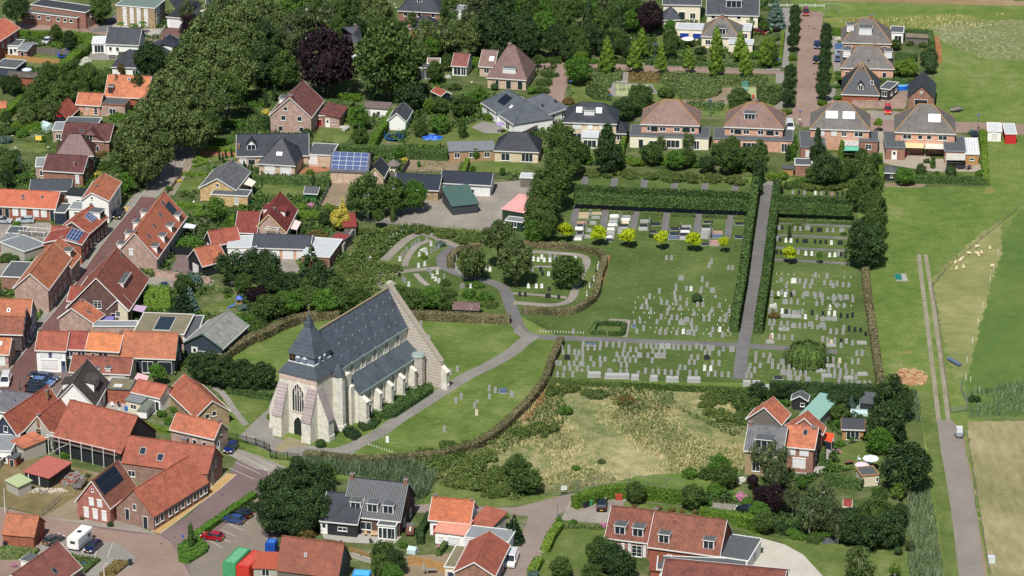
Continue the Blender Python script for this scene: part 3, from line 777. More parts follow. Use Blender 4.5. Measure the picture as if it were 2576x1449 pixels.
def strip(name, pts, wd, mat, full=True, kerb=None, smooth=True, z=None):
 """a way of even width along a line of picture points"""
 P = [GF(*p) if full else G(p) for p in pts]; z = level(P)
 if smooth and len(P) > 2:
  Q = []
  for i in range(len(P)-1):
   p0, p1, p2, p3 = P[max(i-1,0)], P[i], P[i+1], P[min(i+2,len(P)-1)]
   for k in range(5):
    t = k/5; Q.append(.5*((2*p1)+(p2-p0)*t+(2*p0-5*p1+4*p2-p3)*t*t+(3*p1-p0-3*p2+p3)*t**3))
  P = Q+[P[-1]]
 W = wd if isinstance(wd, (list, tuple)) else (wd, wd)
 c = P[0].copy(); c.z = 0; mb = MB(); vs = []; n = len(P); kb = MB()
 nn = []
 for i, p in enumerate(P):
  d = (P[min(i+1,n-1)]-P[max(i-1,0)]); d.z = 0; d.normalize(); m = Vector((-d.y,d.x,0)); h = (W[0]+(W[1]-W[0])*i/(n-1))/2
  vs += [p-c+m*h, p-c-m*h]; nn.append((m, h))
 mb.add([(v.x,v.y,0) for v in vs], [(2*i,2*i+1,2*i+3,2*i+2) for i in range(n-1)]); EXC.extend([[vs[2*i]+c,vs[2*i+1]+c,vs[2*i+3]+c,vs[2*i+2]+c] for i in range(n-1)])
 o = mb.build(name, mat); o.location = (c.x,c.y,z); o['kind'] = 'structure'
 if kerb:
  for s in (1,-1):
   rings = []
   for i, p in enumerate(P):
    m, h = nn[i]; q = p-c+m*(h*s)
    rings.append([q+m*(-.06), q+m*.06, q+m*.06+Vector((0,0,kerb)), q-m*.06+Vector((0,0,kerb))])
   kb.loft(rings)
  k = kb.build('kerb', KERB); k.location = (c.x,c.y,0.0); k['kind'] = 'structure'
 return o
mb = MB(); mb.add([(-2500,-1200,0),(2500,-1200,0),(2500,4500,0),(-2500,4500,0)], [(0,1,2,3)])
g = mb.build('ground', MEADOW); g['kind'] = 'structure'
sheet('garden_ground', [(-300,-300),(1990,-300),(1990,40),(2300,45),(2350,90),(2352,300),(2480,310),(2482,470),(2210,470),(2210,450),(1440,440),(1300,570),(1080,560),(880,700),(700,830),(560,900),(600,980),(700,1060),(600,1140),(700,1180),(1080,1240),(1420,1235),(1860,1240),(1870,1000),(2200,990),(2260,1000),(2300,1160),(2270,1449),(2280,1800),(-400,1800)], GARDEN)
sheet('cemetery_lawn', [(1430,440),(1910,462),(2150,480),(2175,670),(2212,968),(1380,955),(1410,850),(1300,790),(1010,800),(930,770),(935,640),(1000,590),(1200,560),(1300,580),(1400,540)], GRASS)
sheet('church_lawn', [(590,880),(640,850),(760,805),(880,790),(1010,800),(1285,812),(1320,850),(1408,852),(1365,970),(1240,1090),(1150,1130),(990,1145),(870,1148),(770,1148),(690,1150),(560,1110),(560,960),(700,960),(690,910)], LAWN)
sheet('wasteland', [(1385,962),(1900,985),(1905,1100),(1870,1180),(1600,1200),(1420,1240),(1270,1235),(1100,1215),(1050,1180),(1230,1090),(1330,1030)], WASTE, jag=.5)
sheet('rough_grass', [(1100,1212),(1290,1222),(1420,1240),(1400,1255),(1340,1268),(1250,1276),(1130,1270),(1045,1268)], LAWN2)
sheet('lush_field', [(2560,530),(2900,480),(3200,1030),(2432,1050),(2430,960),(2465,820),(2500,690),(2520,600)], DARKM, jag=.5)
sheet('mown_strip', [(2470,585),(2520,555),(2518,640),(2497,700),(2478,775),(2452,860),(2436,940),(2400,960),(2380,880),(2360,790),(2345,700),(2400,650)], MOWN, jag=.5)
sheet('tan_field', [(2432,1062),(3200,1040),(3400,1900),(2540,1900),(2490,1449),(2455,1230)], TANF, jag=.5)
sheet('rough_meadow', [(2070,45),(2600,28),(2900,30),(2900,90),(2500,85),(2340,92),(2120,75),(2080,60)], ROUGHG, jag=.5)
sheet('flower_meadow', [(2340,72),(2400,52),(2700,48),(2800,150),(2500,152),(2420,128),(2370,105)], FLOWM, jag=.5)
sheet('stubble_field', [(1960,-40),(3000,-60),(3000,22),(2500,14),(2060,2)], TOPF)
sheet('green_crop', [(2240,-60),(3000,-60),(3000,4),(2560,4)], DARKM, jag=.5)
sheet('ditch_bank', [(2290,980),(2310,985),(2335,1200),(2380,1449),(2400,1700),(2290,1700),(2285,1449),(2270,1250)], ground_mat('ditch_grass', [(.3,(70,88,44)),(.5,(96,108,60)),(.7,(136,130,86))], .1, .6, 4))
sheet('verge_grass', [(2308,985),(2365,985),(2372,1060),(2395,1200),(2420,1449),(2440,1700),(2410,1700),(2380,1449),(2345,1200)], LAWN2)
RUT = ground_mat('dusty_rut', [(.36,(116,118,82)),(.48,(146,140,118)),(.64,(166,158,140))], .3, 1.2, 5)
strip('track_rut', [(2311,640),(2318,700),(2326,760),(2338,860),(2350,960),(2362,1062)], .9, RUT)
strip('track_rut', [(2328,640),(2338,700),(2348,770),(2362,870),(2374,960),(2386,1062)], .85, RUT)
sheet('paved_lane', [(2357,1058),(2398,1058),(2425,1120),(2446,1200),(2458,1300),(2475,1449),(2510,1900),(2440,1900),(2412,1449),(2392,1280),(2380,1205),(2366,1130)], ground_mat('lane_bricks', [(.3,(126,118,112)),(.5,(142,134,126)),(.7,(158,148,136))], .1, .8, 5, bmp=.2))
sheet('lane_verge', [(2398,1062),(2425,1085),(2432,1150),(2446,1220),(2470,1360),(2485,1449),(2475,1449),(2458,1300),(2446,1200),(2425,1120)], EARTH)
sheet('main_street', [(349,494),(331,520),(280,587),(252,625),(180,722),(165,742),(115,800),(75,864),(25,934),(-20,945),(-60,1010),(30,1010),(60,1000),(70,975),(120,985),(170,950),(93,934),(93,905),(150,840),(180,780),(215,724),(270,650),(335,612),(394,498)], BRICKR)
sheet('square_paving', [(70,975),(90,940),(175,932),(200,960),(150,1010),(60,1010)], MAUVE)
sheet('upper_street', [(349,494),(394,498),(450,440),(507,365),(560,300),(600,230),(640,170),(600,150),(540,230),(470,330),(425,400)], PAVE2)
sheet('side_street', [(-20,40),(55,60),(60,50),(200,74),(245,58),(262,78),(400,100),(470,102),(480,118),(380,104),(230,84),(125,76),(48,76),(-20,74)], BEIGEB)
sheet('driveway', [(228,80),(292,35),(298,52),(265,82)], ASPH)
sheet('patio', [(265,82),(300,50),(330,72),(405,72),(425,52),(418,66),(395,92),(300,82)], CONC)
sheet('driveway', [(395,92),(430,62),(470,70),(480,100)], BRICKR)
sheet('patio', [(222,150),(232,118),(300,140),(290,152)], PAVE)
sheet('back_court', [(-20,560),(125,560),(140,580),(185,600),(150,640),(60,660),(-20,700)], PAVE2)
sheet('forecourt', [(100,1296),(195,1296),(300,1306),(395,1343),(385,1352),(280,1340),(200,1320),(110,1308)], PAVE2)
strip('footway', [(425,490),(455,440),(480,400),(505,362),(540,310)], 2.2, kerb=.1, mat=ground_mat('brown_footway', [(.3,(132,118,104)),(.5,(150,136,120)),(.7,(164,150,136))], .1, .7, 6))
strip('pavement', [(352,485),(318,530),(275,580),(240,625),(205,675),(170,728),(140,768),(100,815),(72,855),(45,893),(18,925),(0,935)], 1.7, PAVE, smooth=False, kerb=.1)
strip('pavement', [(320,520),(308,535),(298,550)], 1.6, SAND, smooth=False)
sheet('parking_paving', [(-50,1290),(110,1305),(160,1310),(250,1325),(400,1345),(470,1300),(560,1220),(600,1150),(640,1145),(700,1170),(740,1190),(760,1230),(700,1300),(620,1449),(560,1700),(-200,1700),(-50,1449)], MAUVE)
sheet('cul_de_sac_paving', [(-20,1270),(110,1300),(160,1310),(250,1330),(340,1343),(400,1345),(430,1365),(450,1400),(480,1449),(520,1700),(300,1700),(250,1449),(-50,1449)], BEIGEB)
sheet('parking_bays', [(110,1365),(145,1348),(300,1368),(340,1400),(330,1430),(280,1449),(170,1449),(90,1400)], PAVE)
sheet('parking_lot', [(470,1400),(520,1360),(590,1300),(640,1250),(720,1260),(700,1350),(640,1449),(620,1700),(500,1700),(480,1449)], ground_mat('car_park_bricks', [(.3,(120,112,102)),(.5,(136,126,114)),(.7,(152,142,128))], .1, .8, 5))
sheet('parking_bays', [(575,1145),(600,1130),(650,1146),(720,1175),(690,1190),(640,1178)], PAVE2)
strip('ochre_pavement', [(392,1340),(440,1305),(490,1266),(540,1230),(575,1200),(583,1192)], 1.9, SAND, smooth=False, kerb=.1)
sheet('yard_paving', [(40,1215),(100,1180),(130,1165),(300,1200),(330,1200),(200,1310),(110,1300),(108,1290)], EARTH)
sheet('back_lane', [(1044,1270),(1085,1268),(1250,1277),(1300,1276),(1400,1250),(1445,1240),(1450,1255),(1405,1300),(1370,1380),(1330,1449),(1290,1600),(1200,1600),(1260,1449),(1310,1350),(1330,1300),(1250,1286),(1080,1290),(1040,1290)], ground_mat('lane_brick', [(.3,(132,118,110)),(.5,(148,134,124)),(.7,(162,148,138))], .1, .8, 5))
sheet('gravel_yard', [(1412,1302),(1440,1250),(1500,1235),(1578,1255),(1570,1285),(1520,1318),(1410,1308)], PAVE2)
sheet('shell_drive', [(1905,1352),(1932,1358),(1975,1370),(2020,1395),(2050,1425),(2070,1449),(2090,1600),(1880,1600),(1890,1449)], WHITEG)
sheet('lawn', [(1395,1320),(1440,1318),(1530,1335),(1530,1400),(1400,1449),(1380,1600),(1330,1600),(1350,1420)], LAWN2)
sheet('lawn', [(1830,1320),(1930,1350),(2040,1360),(2160,1375),(2270,1378),(2290,1449),(2290,1600),(2090,1600),(2070,1449),(2020,1395),(1960,1362),(1905,1350)], LAWN2)
sheet('lawn', [(2095,1180),(2115,1130),(2165,1110),(2200,1130),(2225,1150),(2190,1180),(2150,1180)], LAWN2)
sheet('lawn', [(1570,1262),(1700,1275),(1760,1300),(1710,1305),(1560,1290)], LAWN2)
sheet('estate_street', [(2012,28),(2070,30),(2068,90),(2060,150),(2060,270),(2063,282),(2180,292),(2310,305),(2480,308),(2560,312),(2700,318),(2700,345),(2480,335),(2200,330),(2020,318),(1950,300),(1590,295),(1590,285),(1980,293),(2003,262),(2006,186),(1975,186),(1640,183),(1400,165),(1350,180),(1330,165),(1420,155),(1640,166),(1980,180),(2004,178),(2010,100)], BEIGEB)
sheet('estate_lane', [(1400,165),(1437,168),(1432,200),(1418,240),(1422,262),(1405,258),(1376,236),(1395,190)], BEIGEB)
strip('estate_footway', [(1978,20),(1976,90),(1972,160),(1971,170)], 2.4, PAVE)
strip('estate_footway', [(1962,185),(1960,230),(1957,275)], 2.0, PAVE)
strip('estate_footway', [(2096,90),(2095,150),(2092,220),(2085,260)], 2.2, PAVE)
strip('estate_footway', [(1580,160),(1680,163),(1800,168),(1930,174),(1965,176)], 2.0, PAVE)
sheet('parking_bays', [(2180,278),(2290,282),(2310,303),(2185,300)], PAVE2)
sheet('verge_grass', [(1440,181),(1530,182),(1620,184),(1950,195),(1955,262),(1900,300),(1600,290),(1420,262),(1432,222)], LAWN2)
sheet('playground_sand', [(1540,208),(1640,212),(1655,235),(1600,245),(1545,243),(1528,228)], PAVE)
sheet('playground_turf', [(1545,212),(1630,214),(1640,236),(1598,243),(1550,240)], GREENP)
sheet('playground_sand', [(1800,222),(1905,218),(1905,250),(1890,262),(1780,262),(1700,260),(1760,235)], EARTH)
sheet('playground_turf', [(1872,220),(1904,221),(1900,248),(1870,246)], GREENP)
strip('playground_path', [(1575,182),(1571,195),(1567,209)], 2.0, PAVE)
strip('playground_path', [(1700,257),(1830,260),(1900,264)], 1.2, PAVE)
for pts in ([(370,160),(375,150),(290,150),(232,152),(225,165),(235,182)], [(800,330),(860,300),(900,330),(860,365),(780,365)], [(1035,340),(1120,330),(1230,300),(1290,330),(1270,370),(1020,370)],
   [(660,460),(690,455),(780,463),(765,495),(655,492)], [(1175,400),(1330,405),(1310,435),(1165,432)], [(545,150),(545,130),(600,130),(640,230),(600,270)], [(505,365),(600,360),(600,400),(480,410)],
   [(455,455),(510,448),(510,485),(440,480)], [(90,385),(30,362),(110,358),(120,380)], [(500,780),(590,740),(600,765),(520,795)], [(560,970),(600,975),(670,1010),(640,1060),(600,1040),(570,1000)], [(2080,130),(2110,130),(2110,200),(2085,220)],
   [(1990,300),(2000,300),(2000,330),(1990,330)], [(60,130),(150,140),(150,150),(80,145)], [(1160,60),(1160,90),(1210,90),(1210,60)], [(2350,345),(2480,340),(2480,360),(2480,450),(2350,440)], [(1650,95),(1680,75),(1710,130),(1660,140)], [(1440,340),(1520,335),(1500,400),(1440,400)]):
 sheet('lawn', pts, LAWN2)
sheet('patio', [(1185,320),(1215,305),(1270,315),(1260,335),(1220,335)], PAVE)
sheet('works_yard', [(985,545),(995,520),(1060,505),(1110,470),(1330,452),(1345,480),(1330,560),(1270,585),(1080,570),(945,562),(950,545)], PAVE2)
sheet('gravel_drive', [(837,460),(880,460),(870,530),(805,522)], EARTH)
sheet('driveway', [(1940,455),(1950,452),(1955,480),(1915,480),(1920,462)], PAVE)
sheet('vegetable_beds', [(1020,402),(1160,402),(1150,432),(1020,430)], EARTH)
sheet('red_terrace', [(770,395),(790,410),(815,425),(830,418),(830,430),(740,438),(780,418)], REDP)
sheet('red_terrace', [(510,375),(600,375),(595,392),(505,392)], REDP)
sheet('garage_forecourt', [(590,640),(740,650),(760,690),(700,690),(590,690)], PAVE2)
sheet('side_street', [(370,700),(430,690),(540,705),(530,722),(420,722),(400,730),(360,728)], PAVE2)
sheet('patio', [(425,690),(450,640),(545,640),(540,690)], MAUVE)
sheet('patio', [(2210,330),(2330,330),(2340,400),(2460,400),(2470,432),(2350,432),(2240,415),(2210,405)], ground_mat('patio_slabs', [(.3,(150,138,124)),(.5,(172,160,144)),(.7,(190,178,162))], .2, .9, 5))
sheet('driveway', [(2090,135),(2135,135),(2135,260),(2280,270),(2285,210),(2230,210),(2230,190),(2100,190)], PAVE)
sheet('courtyard', [(2235,215),(2285,215),(2280,258),(2205,255),(2208,248)], BEIGEB)
sheet('church_forecourt', [(600,1100),(640,1060),(685,1020),(700,1045),(690,1100),(770,1120),(830,1128),(880,1125),(905,1110),(930,1090),(945,1105),(880,1145),(760,1150),(690,1140),(640,1120)], ASPH2)
sheet('forecourt_bricks', [(725,1100),(775,1113),(765,1122),(735,1125),(705,1142),(690,1135),(700,1118)], ground_mat('mossy_bricks', [(.3,(128,120,92)),(.5,(150,140,112)),(.7,(166,156,130))], .2, .9, 5))
sheet('courtyard', [(255,985),(320,985),(370,1000),(420,1040),(300,1050),(250,1020)], CONC)
sheet('yard_ground', [(0,1165),(110,1150),(230,1190),(250,1210),(200,1245),(110,1300),(0,1270)], ground_mat('weedy_yard', [(.3,(86,88,52)),(.5,(128,114,80)),(.7,(156,140,108))], .15, .6, 3))
sheet('patio', [(810,1340),(870,1330),(920,1310),(1010,1350),(990,1370),(880,1365),(815,1355)], CONC)
sheet('yard_ground', [(1000,1400),(1170,1390),(1160,1449),(1140,1600),(980,1600),(1010,1449)], EARTH)
sheet('driveway', [(2005,1080),(2050,1110),(2100,1100),(2090,1140),(2070,1190),(2045,1195),(2000,1200)], CONC)
sheet('driveway', [(1770,1262),(1880,1272),(1875,1292),(1765,1290)], PAVE2)
sheet('patio', [(2070,1345),(2140,1345),(2142,1360),(2068,1370)], DARKROOF)
for q in (((578,1178),(640,1206)),((592,1163),(655,1193)),((610,1150),(672,1180)),((640,1150),(700,1180)),((530,1362),(560,1378)),((560,1335),(595,1350)),((545,1348),(580,1364)),((575,1318),(612,1335)),((590,1302),(626,1318)),((495,1385),(470,1402)),((160,1368),(150,1390)),((215,1360),(205,1400)),((250,1362),(238,1402)),((283,1366),(270,1402))):
 strip('bay_marking', q, .14, KERB, smooth=False)
for q in ((190,660),(255,575),(300,520),(212,1062),(560,1245),(440,1352),(405,1368),(1095,210),(2035,66),(2048,72),(2080,190),(2048,186),(1440,205),(1705,330),(2094,302),(1390,1320),(1320,1320)):
 sheet('drain_cover', [(q[0]-2,q[1]-1.2),(q[0]+2,q[1]-1.2),(q[0]+2,q[1]+1.2),(q[0]-2,q[1]+1.2)], DKMETAL)
strip('footpath', [(540,975),(560,990),(575,1010),(595,1040),(620,1070)], 1.3, PAVE)
strip('cemetery_path', [(1931,465),(1929,480),(1896,724),(1875,844),(1870,866),(1859,953)], 2.5, ASPH, smooth=False)
strip('cemetery_path', [(1310,832),(1335,845),(1370,849),(1438,851),(1538,855),(1663,861),(1788,866),(1928,873),(2107,886)], 2.4, ASPH, smooth=False)
strip('cemetery_path', [(1340,843),(1309,868),(1288,886),(1230,920),(1169,950),(1069,1014),(1010,1050),(961,1085),(925,1105),(880,1126),(830,1138),(770,1137)], 3.0, ASPH2)
strip('cemetery_path', [(1325,845),(1306,825),(1296,800),(1284,770),(1270,730),(1240,712),(1181,697),(1125,675),(1112,655),(1125,635),(1143,622)], 2.6, ASPH)
sheet('path_junction', [(1290,835),(1306,815),(1322,835),(1350,843),(1350,855),(1325,858),(1300,875),(1312,850)], ASPH2)
strip('grave_path', [(966,655),(990,632),(1020,605),(1054,589),(1085,592),(1120,608),(1152,620)], 2.0, PAVE2)
strip('grave_path', [(1020,670),(1020,660),(1030,640),(1050,618),(1083,604)], 1.4, PAVE2)
strip('grave_path', [(943,690),(990,686),(1034,680),(1109,674)], 1.8, PAVE2)
strip('grave_path', [(943,690),(955,712),(975,740)], 1.4, PAVE2)
strip('grave_path', [(1045,688),(1060,705),(1076,718)], 1.2, PAVE2)
strip('grave_path', [(1288,631),(1333,633),(1413,638),(1465,645),(1476,662),(1464,685),(1452,712),(1445,735),(1436,753),(1415,764),(1380,768),(1335,765),(1293,762)], 1.7, PAVE2)
strip('grave_path', [(1345,671),(1370,671),(1400,672)], 1.2, PAVE2)
strip('grave_path', [(1290,738),(1350,742),(1425,749)], 1.1, PAVE2)
def C(c, r, *pts): return [(644*c+x/4, 362.25*r+y/4) for x, y in pts]
for a, b in (((745,322),(720,430)),((1037,342),(1015,440)),((1340,352),(1318,450)),((1642,370),(1625,470)),((1947,386),(1935,480)),((2250,398),(2240,480)),
             ((665,590),(600,845)),((950,605),(915,855)),((1255,660),(1215,865)),((1560,680),(1535,885)),((1880,700),(1855,895)),((2200,715),(2165,948))):
 strip('grave_path', C(2,1,a,b), 1.5, ASPH, smooth=False)
strip('grave_path', C(2,1,(620,625),(1300,660),(2380,700)), 1.6, ASPH, smooth=False)
for a, b in (((60,790),(860,830)),((50,912),(800,950)),((40,1040),(790,1075)),((30,1160),(830,1205))): strip('grave_path', C(3,1,a,b), 1.3, ASPH, smooth=False)
strip('grave_path', C(2,2,(1168,325),(1130,495)), 1.1, PAVE2, smooth=False)
strip('grave_path', C(2,2,(975,318),(1170,324)), .9, PAVE2, smooth=False)
strip('hedge_litter', C(2,2,(345,1020),(250,1190),(120,1330)), 1.4, BROWN)
strip('hedge_litter', C(2,1,(965,1120),(940,1250),(880,1449)), .9, BROWN)
strip('hedge_litter', C(2,2,(870,0),(800,140),(650,240),(400,262)), .7, BROWN)
sheet('bare_soil', C(3,1,(1665,370),(1720,375),(1745,500),(1748,630),(1710,640),(1680,480)), BROWN) if 0 else None
sheet('bare_soil', C(3,0,(1668,365),(1720,375),(1748,480),(1750,630),(1712,640),(1675,480)), BROWN)
sheet('bare_soil', C(3,1,(1140,390),(1300,395),(1600,405),(1560,435),(1400,440),(1150,430)), EARTH)
w = bpy.data.worlds.new('World'); SC.world = w; w.use_nodes = True; nt = w.node_tree
bg = nt.nodes['Background']; sk = nt.nodes.new('ShaderNodeTexSky'); sk.sky_type = 'NISHITA'; sk.sun_disc = False
sk.sun_elevation = SUN_EL; sk.sun_rotation = pi + SUN_DIR; sk.altitude = 100
nt.links.new(sk.outputs[0], bg.inputs[0]); bg.inputs[1].default_value = .078
ld = bpy.data.lights.new('sun', 'SUN'); ld.energy = 5; ld.angle = radians(.5); ld.color = (1, .965, .91)
lo = bpy.data.objects.new('sun', ld); COL.objects.link(lo)
lo.rotation_euler = Vector((sin(SUN_DIR)*cos(SUN_EL), cos(SUN_DIR)*cos(SUN_EL), -sin(SUN_EL))).to_track_quat('-Z', 'Y').to_euler()
lo.location = (0, -100, 200)
cd = bpy.data.cameras.new('camera'); cd.sensor_width = 36; cd.lens = F_/2576*36; cd.clip_start = 5; cd.clip_end = 9000
co = bpy.data.objects.new('camera', cd); COL.objects.link(co); co.location = CAM; co.rotation_euler = (pi/2-TH, 0, 0)
SC.camera = co
SC.view_settings.view_transform = 'Standard'; SC.view_settings.look = 'None'; SC.view_settings.exposure = .1; SC.view_settings.gamma = 1
def path_off(pts, off, z=0):
 P = [GF(*p) for p in pts]; out = []
 for i, p in enumerate(P):
  d = (P[min(i+1,len(P)-1)]-P[max(i-1,0)]); d.z = 0; d.normalize(); n = Vector((-d.y,d.x,0)); out.append(p+n*off)
 return out
PTH = [(1929,478),(1912,600),(1896,724),(1877,838)]
hedge(path_off(PTH, -2.4), 1.7, 3.0, 'dhedge', 'tall clipped dark green hedge left of cemetery avenue', world=True, ls=.2)
hedge(path_off(PTH, 2.4), 1.7, 3.0, 'dhedge', 'tall clipped dark green hedge right of cemetery avenue', world=True, ls=.2)
crop(2,1)
hedge([(625,650),(1300,682),(2372,724)], 1.7, 3.5, 'dhedge', 'front row of pleached trees above the newer graves', 'pleached_hedge', 'pleached hedge', z=1.4, ls=.2)
hedge([(640,568),(1310,600),(2400,642)], 1.7, 3.5, 'dhedge', 'back row of pleached trees below the empty lawn', 'pleached_hedge', 'pleached hedge', z=1.4, ls=.2)
for i, (a, b, w_) in enumerate((((700,690),(890,690),'behind the first grave column'),((990,700),(1215,706),'behind the second grave column'),((1310,715),(1510,719),'behind the third grave column'),((1610,728),(1840,736),'behind the fourth grave column'),((1920,742),(2160,749),'behind the fifth grave column'),((2235,756),(2360,763),'behind the last grave column'))):
 hedge([a,b], .8, .7, 'olive', 'low olive clipped hedge '+w_, group='low hedges at the head of grave columns')
hedge([(100,970),(300,985),(550,997),(750,1022),(860,1052),(930,1105),(925,1180),(885,1290),(855,1449),(815,1520),(740,1580),(620,1640),(450,1655),(250,1645),(100,1640)], 1.3, 1.3, 'beech', 'curved brown-topped hedge enclosing the children graves ring', zr=1.4)
crop(1,1)
hedge([(1958,1190),(1955,1125),(2000,1072),(2060,1042),(2160,1012),(2250,992)], 1.4, 1.4, 'beech', 'short curved brown hedge left of the ring trees', zr=1.4)
crop(3,1)
hedge([(100,750),(480,762),(845,776)], 1.7, 3.5, 'dhedge', 'front row of pleached trees right of the avenue', 'pleached_hedge', 'pleached hedge', z=1.4, ls=.2)
hedge([(90,668),(480,680),(830,694)], 1.7, 3.5, 'dhedge', 'back row of pleached trees right of the avenue', 'pleached_hedge', 'pleached hedge', z=1.4, ls=.2)
hedge([(92,785),(480,797),(868,812)], 1.2, .8, 'olive', 'low olive hedge under the right pleached trees')
hedge([(1450,385),(1800,392),(2200,408)], 1.8, 1.6, 'dhedge', 'clipped hedge behind the flat-roofed patios')
hedge([(2170,-140),(2180,100),(2195,350)], 1.4, 1.6, 'bright', 'bright green hedge along the meadow edge', zr=1.6)
hedge([(1128,90),(1145,330)], 1.0, 1.8, 'hedge', 'narrow hedge between the two grey-roofed gardens', zr=1.8)
crop(3,2)
hedge([(978,-235),(1000,0),(1025,200),(1060,400),(1085,600),(1115,800),(1140,965)], 1.5, 1.2, 'beech', 'long straight brown-topped hedge between cemetery and meadow', zr=1.2, ls=.18)
hedge([(20,1030),(400,1040),(1085,1065)], 1.8, 1.8, 'dark', 'dark hedge behind the orange-roofed pair of houses', rough=.3)
crop(2,2)
hedge([(935,432),(800,428),(850,335),(1135,345),(1115,442),(975,438)], .9, .8, 'dhedge', 'rectangular dark clipped hedge around an empty plot', zr=.8)
hedge([(495,490),(400,690),(335,885),(280,965),(160,1115),(0,1275)], 1.3, 1.5, 'beech', 'brown-topped hedge curving along the church lawn', zr=1.5)
hedge([(350,905),(760,935),(1100,950),(1900,990),(2570,1015)], 1.0, 1.1, 'bramble', 'rough green hedge between graves and wasteland', zr=1.1, rough=.3)
crop(1,3)
hedge([(2576,-174),(2400,-20),(2200,100),(1900,185),(1530,222),(1300,240),(1050,245),(800,222),(640,204),(485,194)], 1.6, 1.6, 'beech', 'low brown-topped hedge along the lower church lawn', zr=1.6)
hedge([(1750,800),(1650,975),(1655,1055)], 1.2, 1.5, 'dark', 'dark hedge between dark house and white house', zr=1.5)
hedge([(1910,1095),(1835,1190)], .9, 1.2, 'dhedge', 'short hedge with pink flowers by white lean-to', zr=1.2)
crop(1,2)
hedge([(0,462),(120,402),(250,332),(400,282),(560,247),(830,225)], 2.0, 1.7, 'beech', 'brown hedge curving behind the church tower', zr=1.7, rough=.2)
hedge([(1425,225),(1700,238),(2100,258),(2556,274)], 1.8, 1.7, 'beech', 'straight brown hedge beside the green cemetery shed', zr=1.7, rough=.2)
crop(0,2)
hedge([(2215,665),(2350,575),(2500,485),(2576,445)], 1.8, 1.7, 'beech', 'brown hedge end beside the long cement-roofed shed', zr=1.7, rough=.2)
hedge([(2300,985),(2576,1030),(2745,1055)], 2.0, 1.3, 'dhedge', 'wide clipped hedge below the dark trees by tower', zr=1.3)
hedge([(1440,1345),(1700,1425)], 1.0, .8, 'bright', 'bright low hedge above the orange cottage', zr=.8)
bed('ivy_wall', [(1445,10),(1700,10),(1720,190),(1450,185)], 2.2, 'hedge', 'block of climbing ivy beside the conifer', 'ivy', zr=1, uneven=.15)
crop(3,0)
hedge([(650,285),(745,290)], 1.6, 1.8, 'hedge', 'short hedge left of the meadow-side house', zr=1.8)
hedge([(1365,295),(1625,302),(1650,400),(1655,500)], 1.4, 2.0, 'dhedge', 'tall hedge around the animal shelter', zr=2)
hedge([(1285,525),(1500,545)], 1.4, 2.0, 'dhedge', 'dark hedge above the yellow-leaved garden tree', zr=2)
hedge([(1125,785),(1300,792),(1480,785)], 1.4, 2.2, 'dhedge', 'dark hedge behind the round pool', zr=2.2)
hedge([(2150,1300),(2165,1449)], 1.2, 1.6, 'bright', 'bright hedge beside white portable cabin', zr=1.6)
hedge([(155,300),(120,620)], .8, 1.0, 'bright', 'narrow bright hedge by the blue conifer', zr=1)
crop(2,0)
hedge([(1340,605),(1900,622),(2560,648)], 1.6, 1.0, 'dhedge', 'long low dark hedge behind the street footway', zr=1)
hedge([(1145,1310),(1105,1449),(1100,1500)], 1.2, 2, 'bright', 'bright hedge right of the glossy black villa', zr=2)
crop(1,0)
hedge([(685,1012),(830,1018),(975,1030)], 3.0, 2.4, 'dhedge', 'broad dark hedge behind the tall brick house', zr=2.4)
hedge([(950,1085),(960,1160)], 1.6, 2, 'bright', 'square bright hedge end beside wispy tree', zr=2)
hedge([(1378,1092),(1300,1215),(1210,1340),(1140,1480)], 1.7, 2.2, 'hedge', 'long bright hedge beside the white garden house', zr=2.2)
hedge([(2155,580),(2290,590)], 2, 2, 'hedge', 'bright hedge behind the brown bungalow bins', zr=2)
hedge([(1860,640),(1800,760)], 1.6, 2, 'hedge', 'bright hedge right of the french doors', zr=2)
crop(1,1)
hedge([(835,10),(1350,28),(1550,45),(1930,62)], 2.2, 2.3, 'dhedge', 'long dark hedge above the vegetable garden', zr=2.3)
hedge([(-250,300),(0,318),(740,352)], 1.4, 1.8, 'dhedge', 'long clipped hedge before the black-tiled bungalow', zr=1.8)
hedge([(2130,140),(2085,275)], 1.0, 1.5, 'bright', 'yellow-green hedge between vegetables and lawn', zr=1.5)
hedge([(1480,310),(1860,330)], 1.2, 1.0, 'hedge', 'grassy hedge behind the low black-roofed shed', zr=1)
hedge([(420,675),(645,690)], 2, 1.5, 'hedge', 'bright hedge left of the golden tree', zr=1.5)
crop(0,0)
hedge([(195,305),(290,308)], 1.6, 1.8, 'hedge', 'square bright hedge near the terrace gable', zr=1.8)
hedge([(320,312),(495,320)], 1.6, 1.8, 'hedge', 'square bright hedge above the parked white car', zr=1.8)
hedge([(620,328),(900,345),(890,420),(760,520),(630,640)], 2.6, 2.1, 'hedge', 'thick bright hedge bending around the white car garden', zr=2.1)
hedge([(105,1220),(350,1228),(590,1245)], 1.6, 1.8, 'hedge', 'straight hedge behind the little greenhouse', zr=1.8)
hedge([(245,950),(20,1130)], 2.2, 2, 'hedge', 'diagonal bright hedge near the left frame edge', zr=2)
crop(0,1)
hedge([(2055,22),(2385,45)], 1.2, .9, 'bright', 'low bright hedge with white flowers by red path', zr=.9)
hedge([(1985,120),(2090,165),(1935,215)], .9, .7, 'bright', 'zigzag low hedge near the footway', zr=.7)
hedge([(1840,282),(2080,290)], 1.0, .8, 'bright', 'straight low hedge above the front lawn', zr=.8)
hedge([(1765,585),(2050,612)], 1.4, 1.1, 'hedge', 'box hedge below the yellow bungalow garden', zr=1.1)
hedge([(2330,700),(2325,760)], 1.4, 1.6, 'hedge', 'short hedge left of the red-tiled house', zr=1.6)
crop(0,3)
hedge([(2560,600),(2200,850),(1960,1020)], 1.5, 1.0, 'fresh', 'long low hedge between street and car park', zr=1)
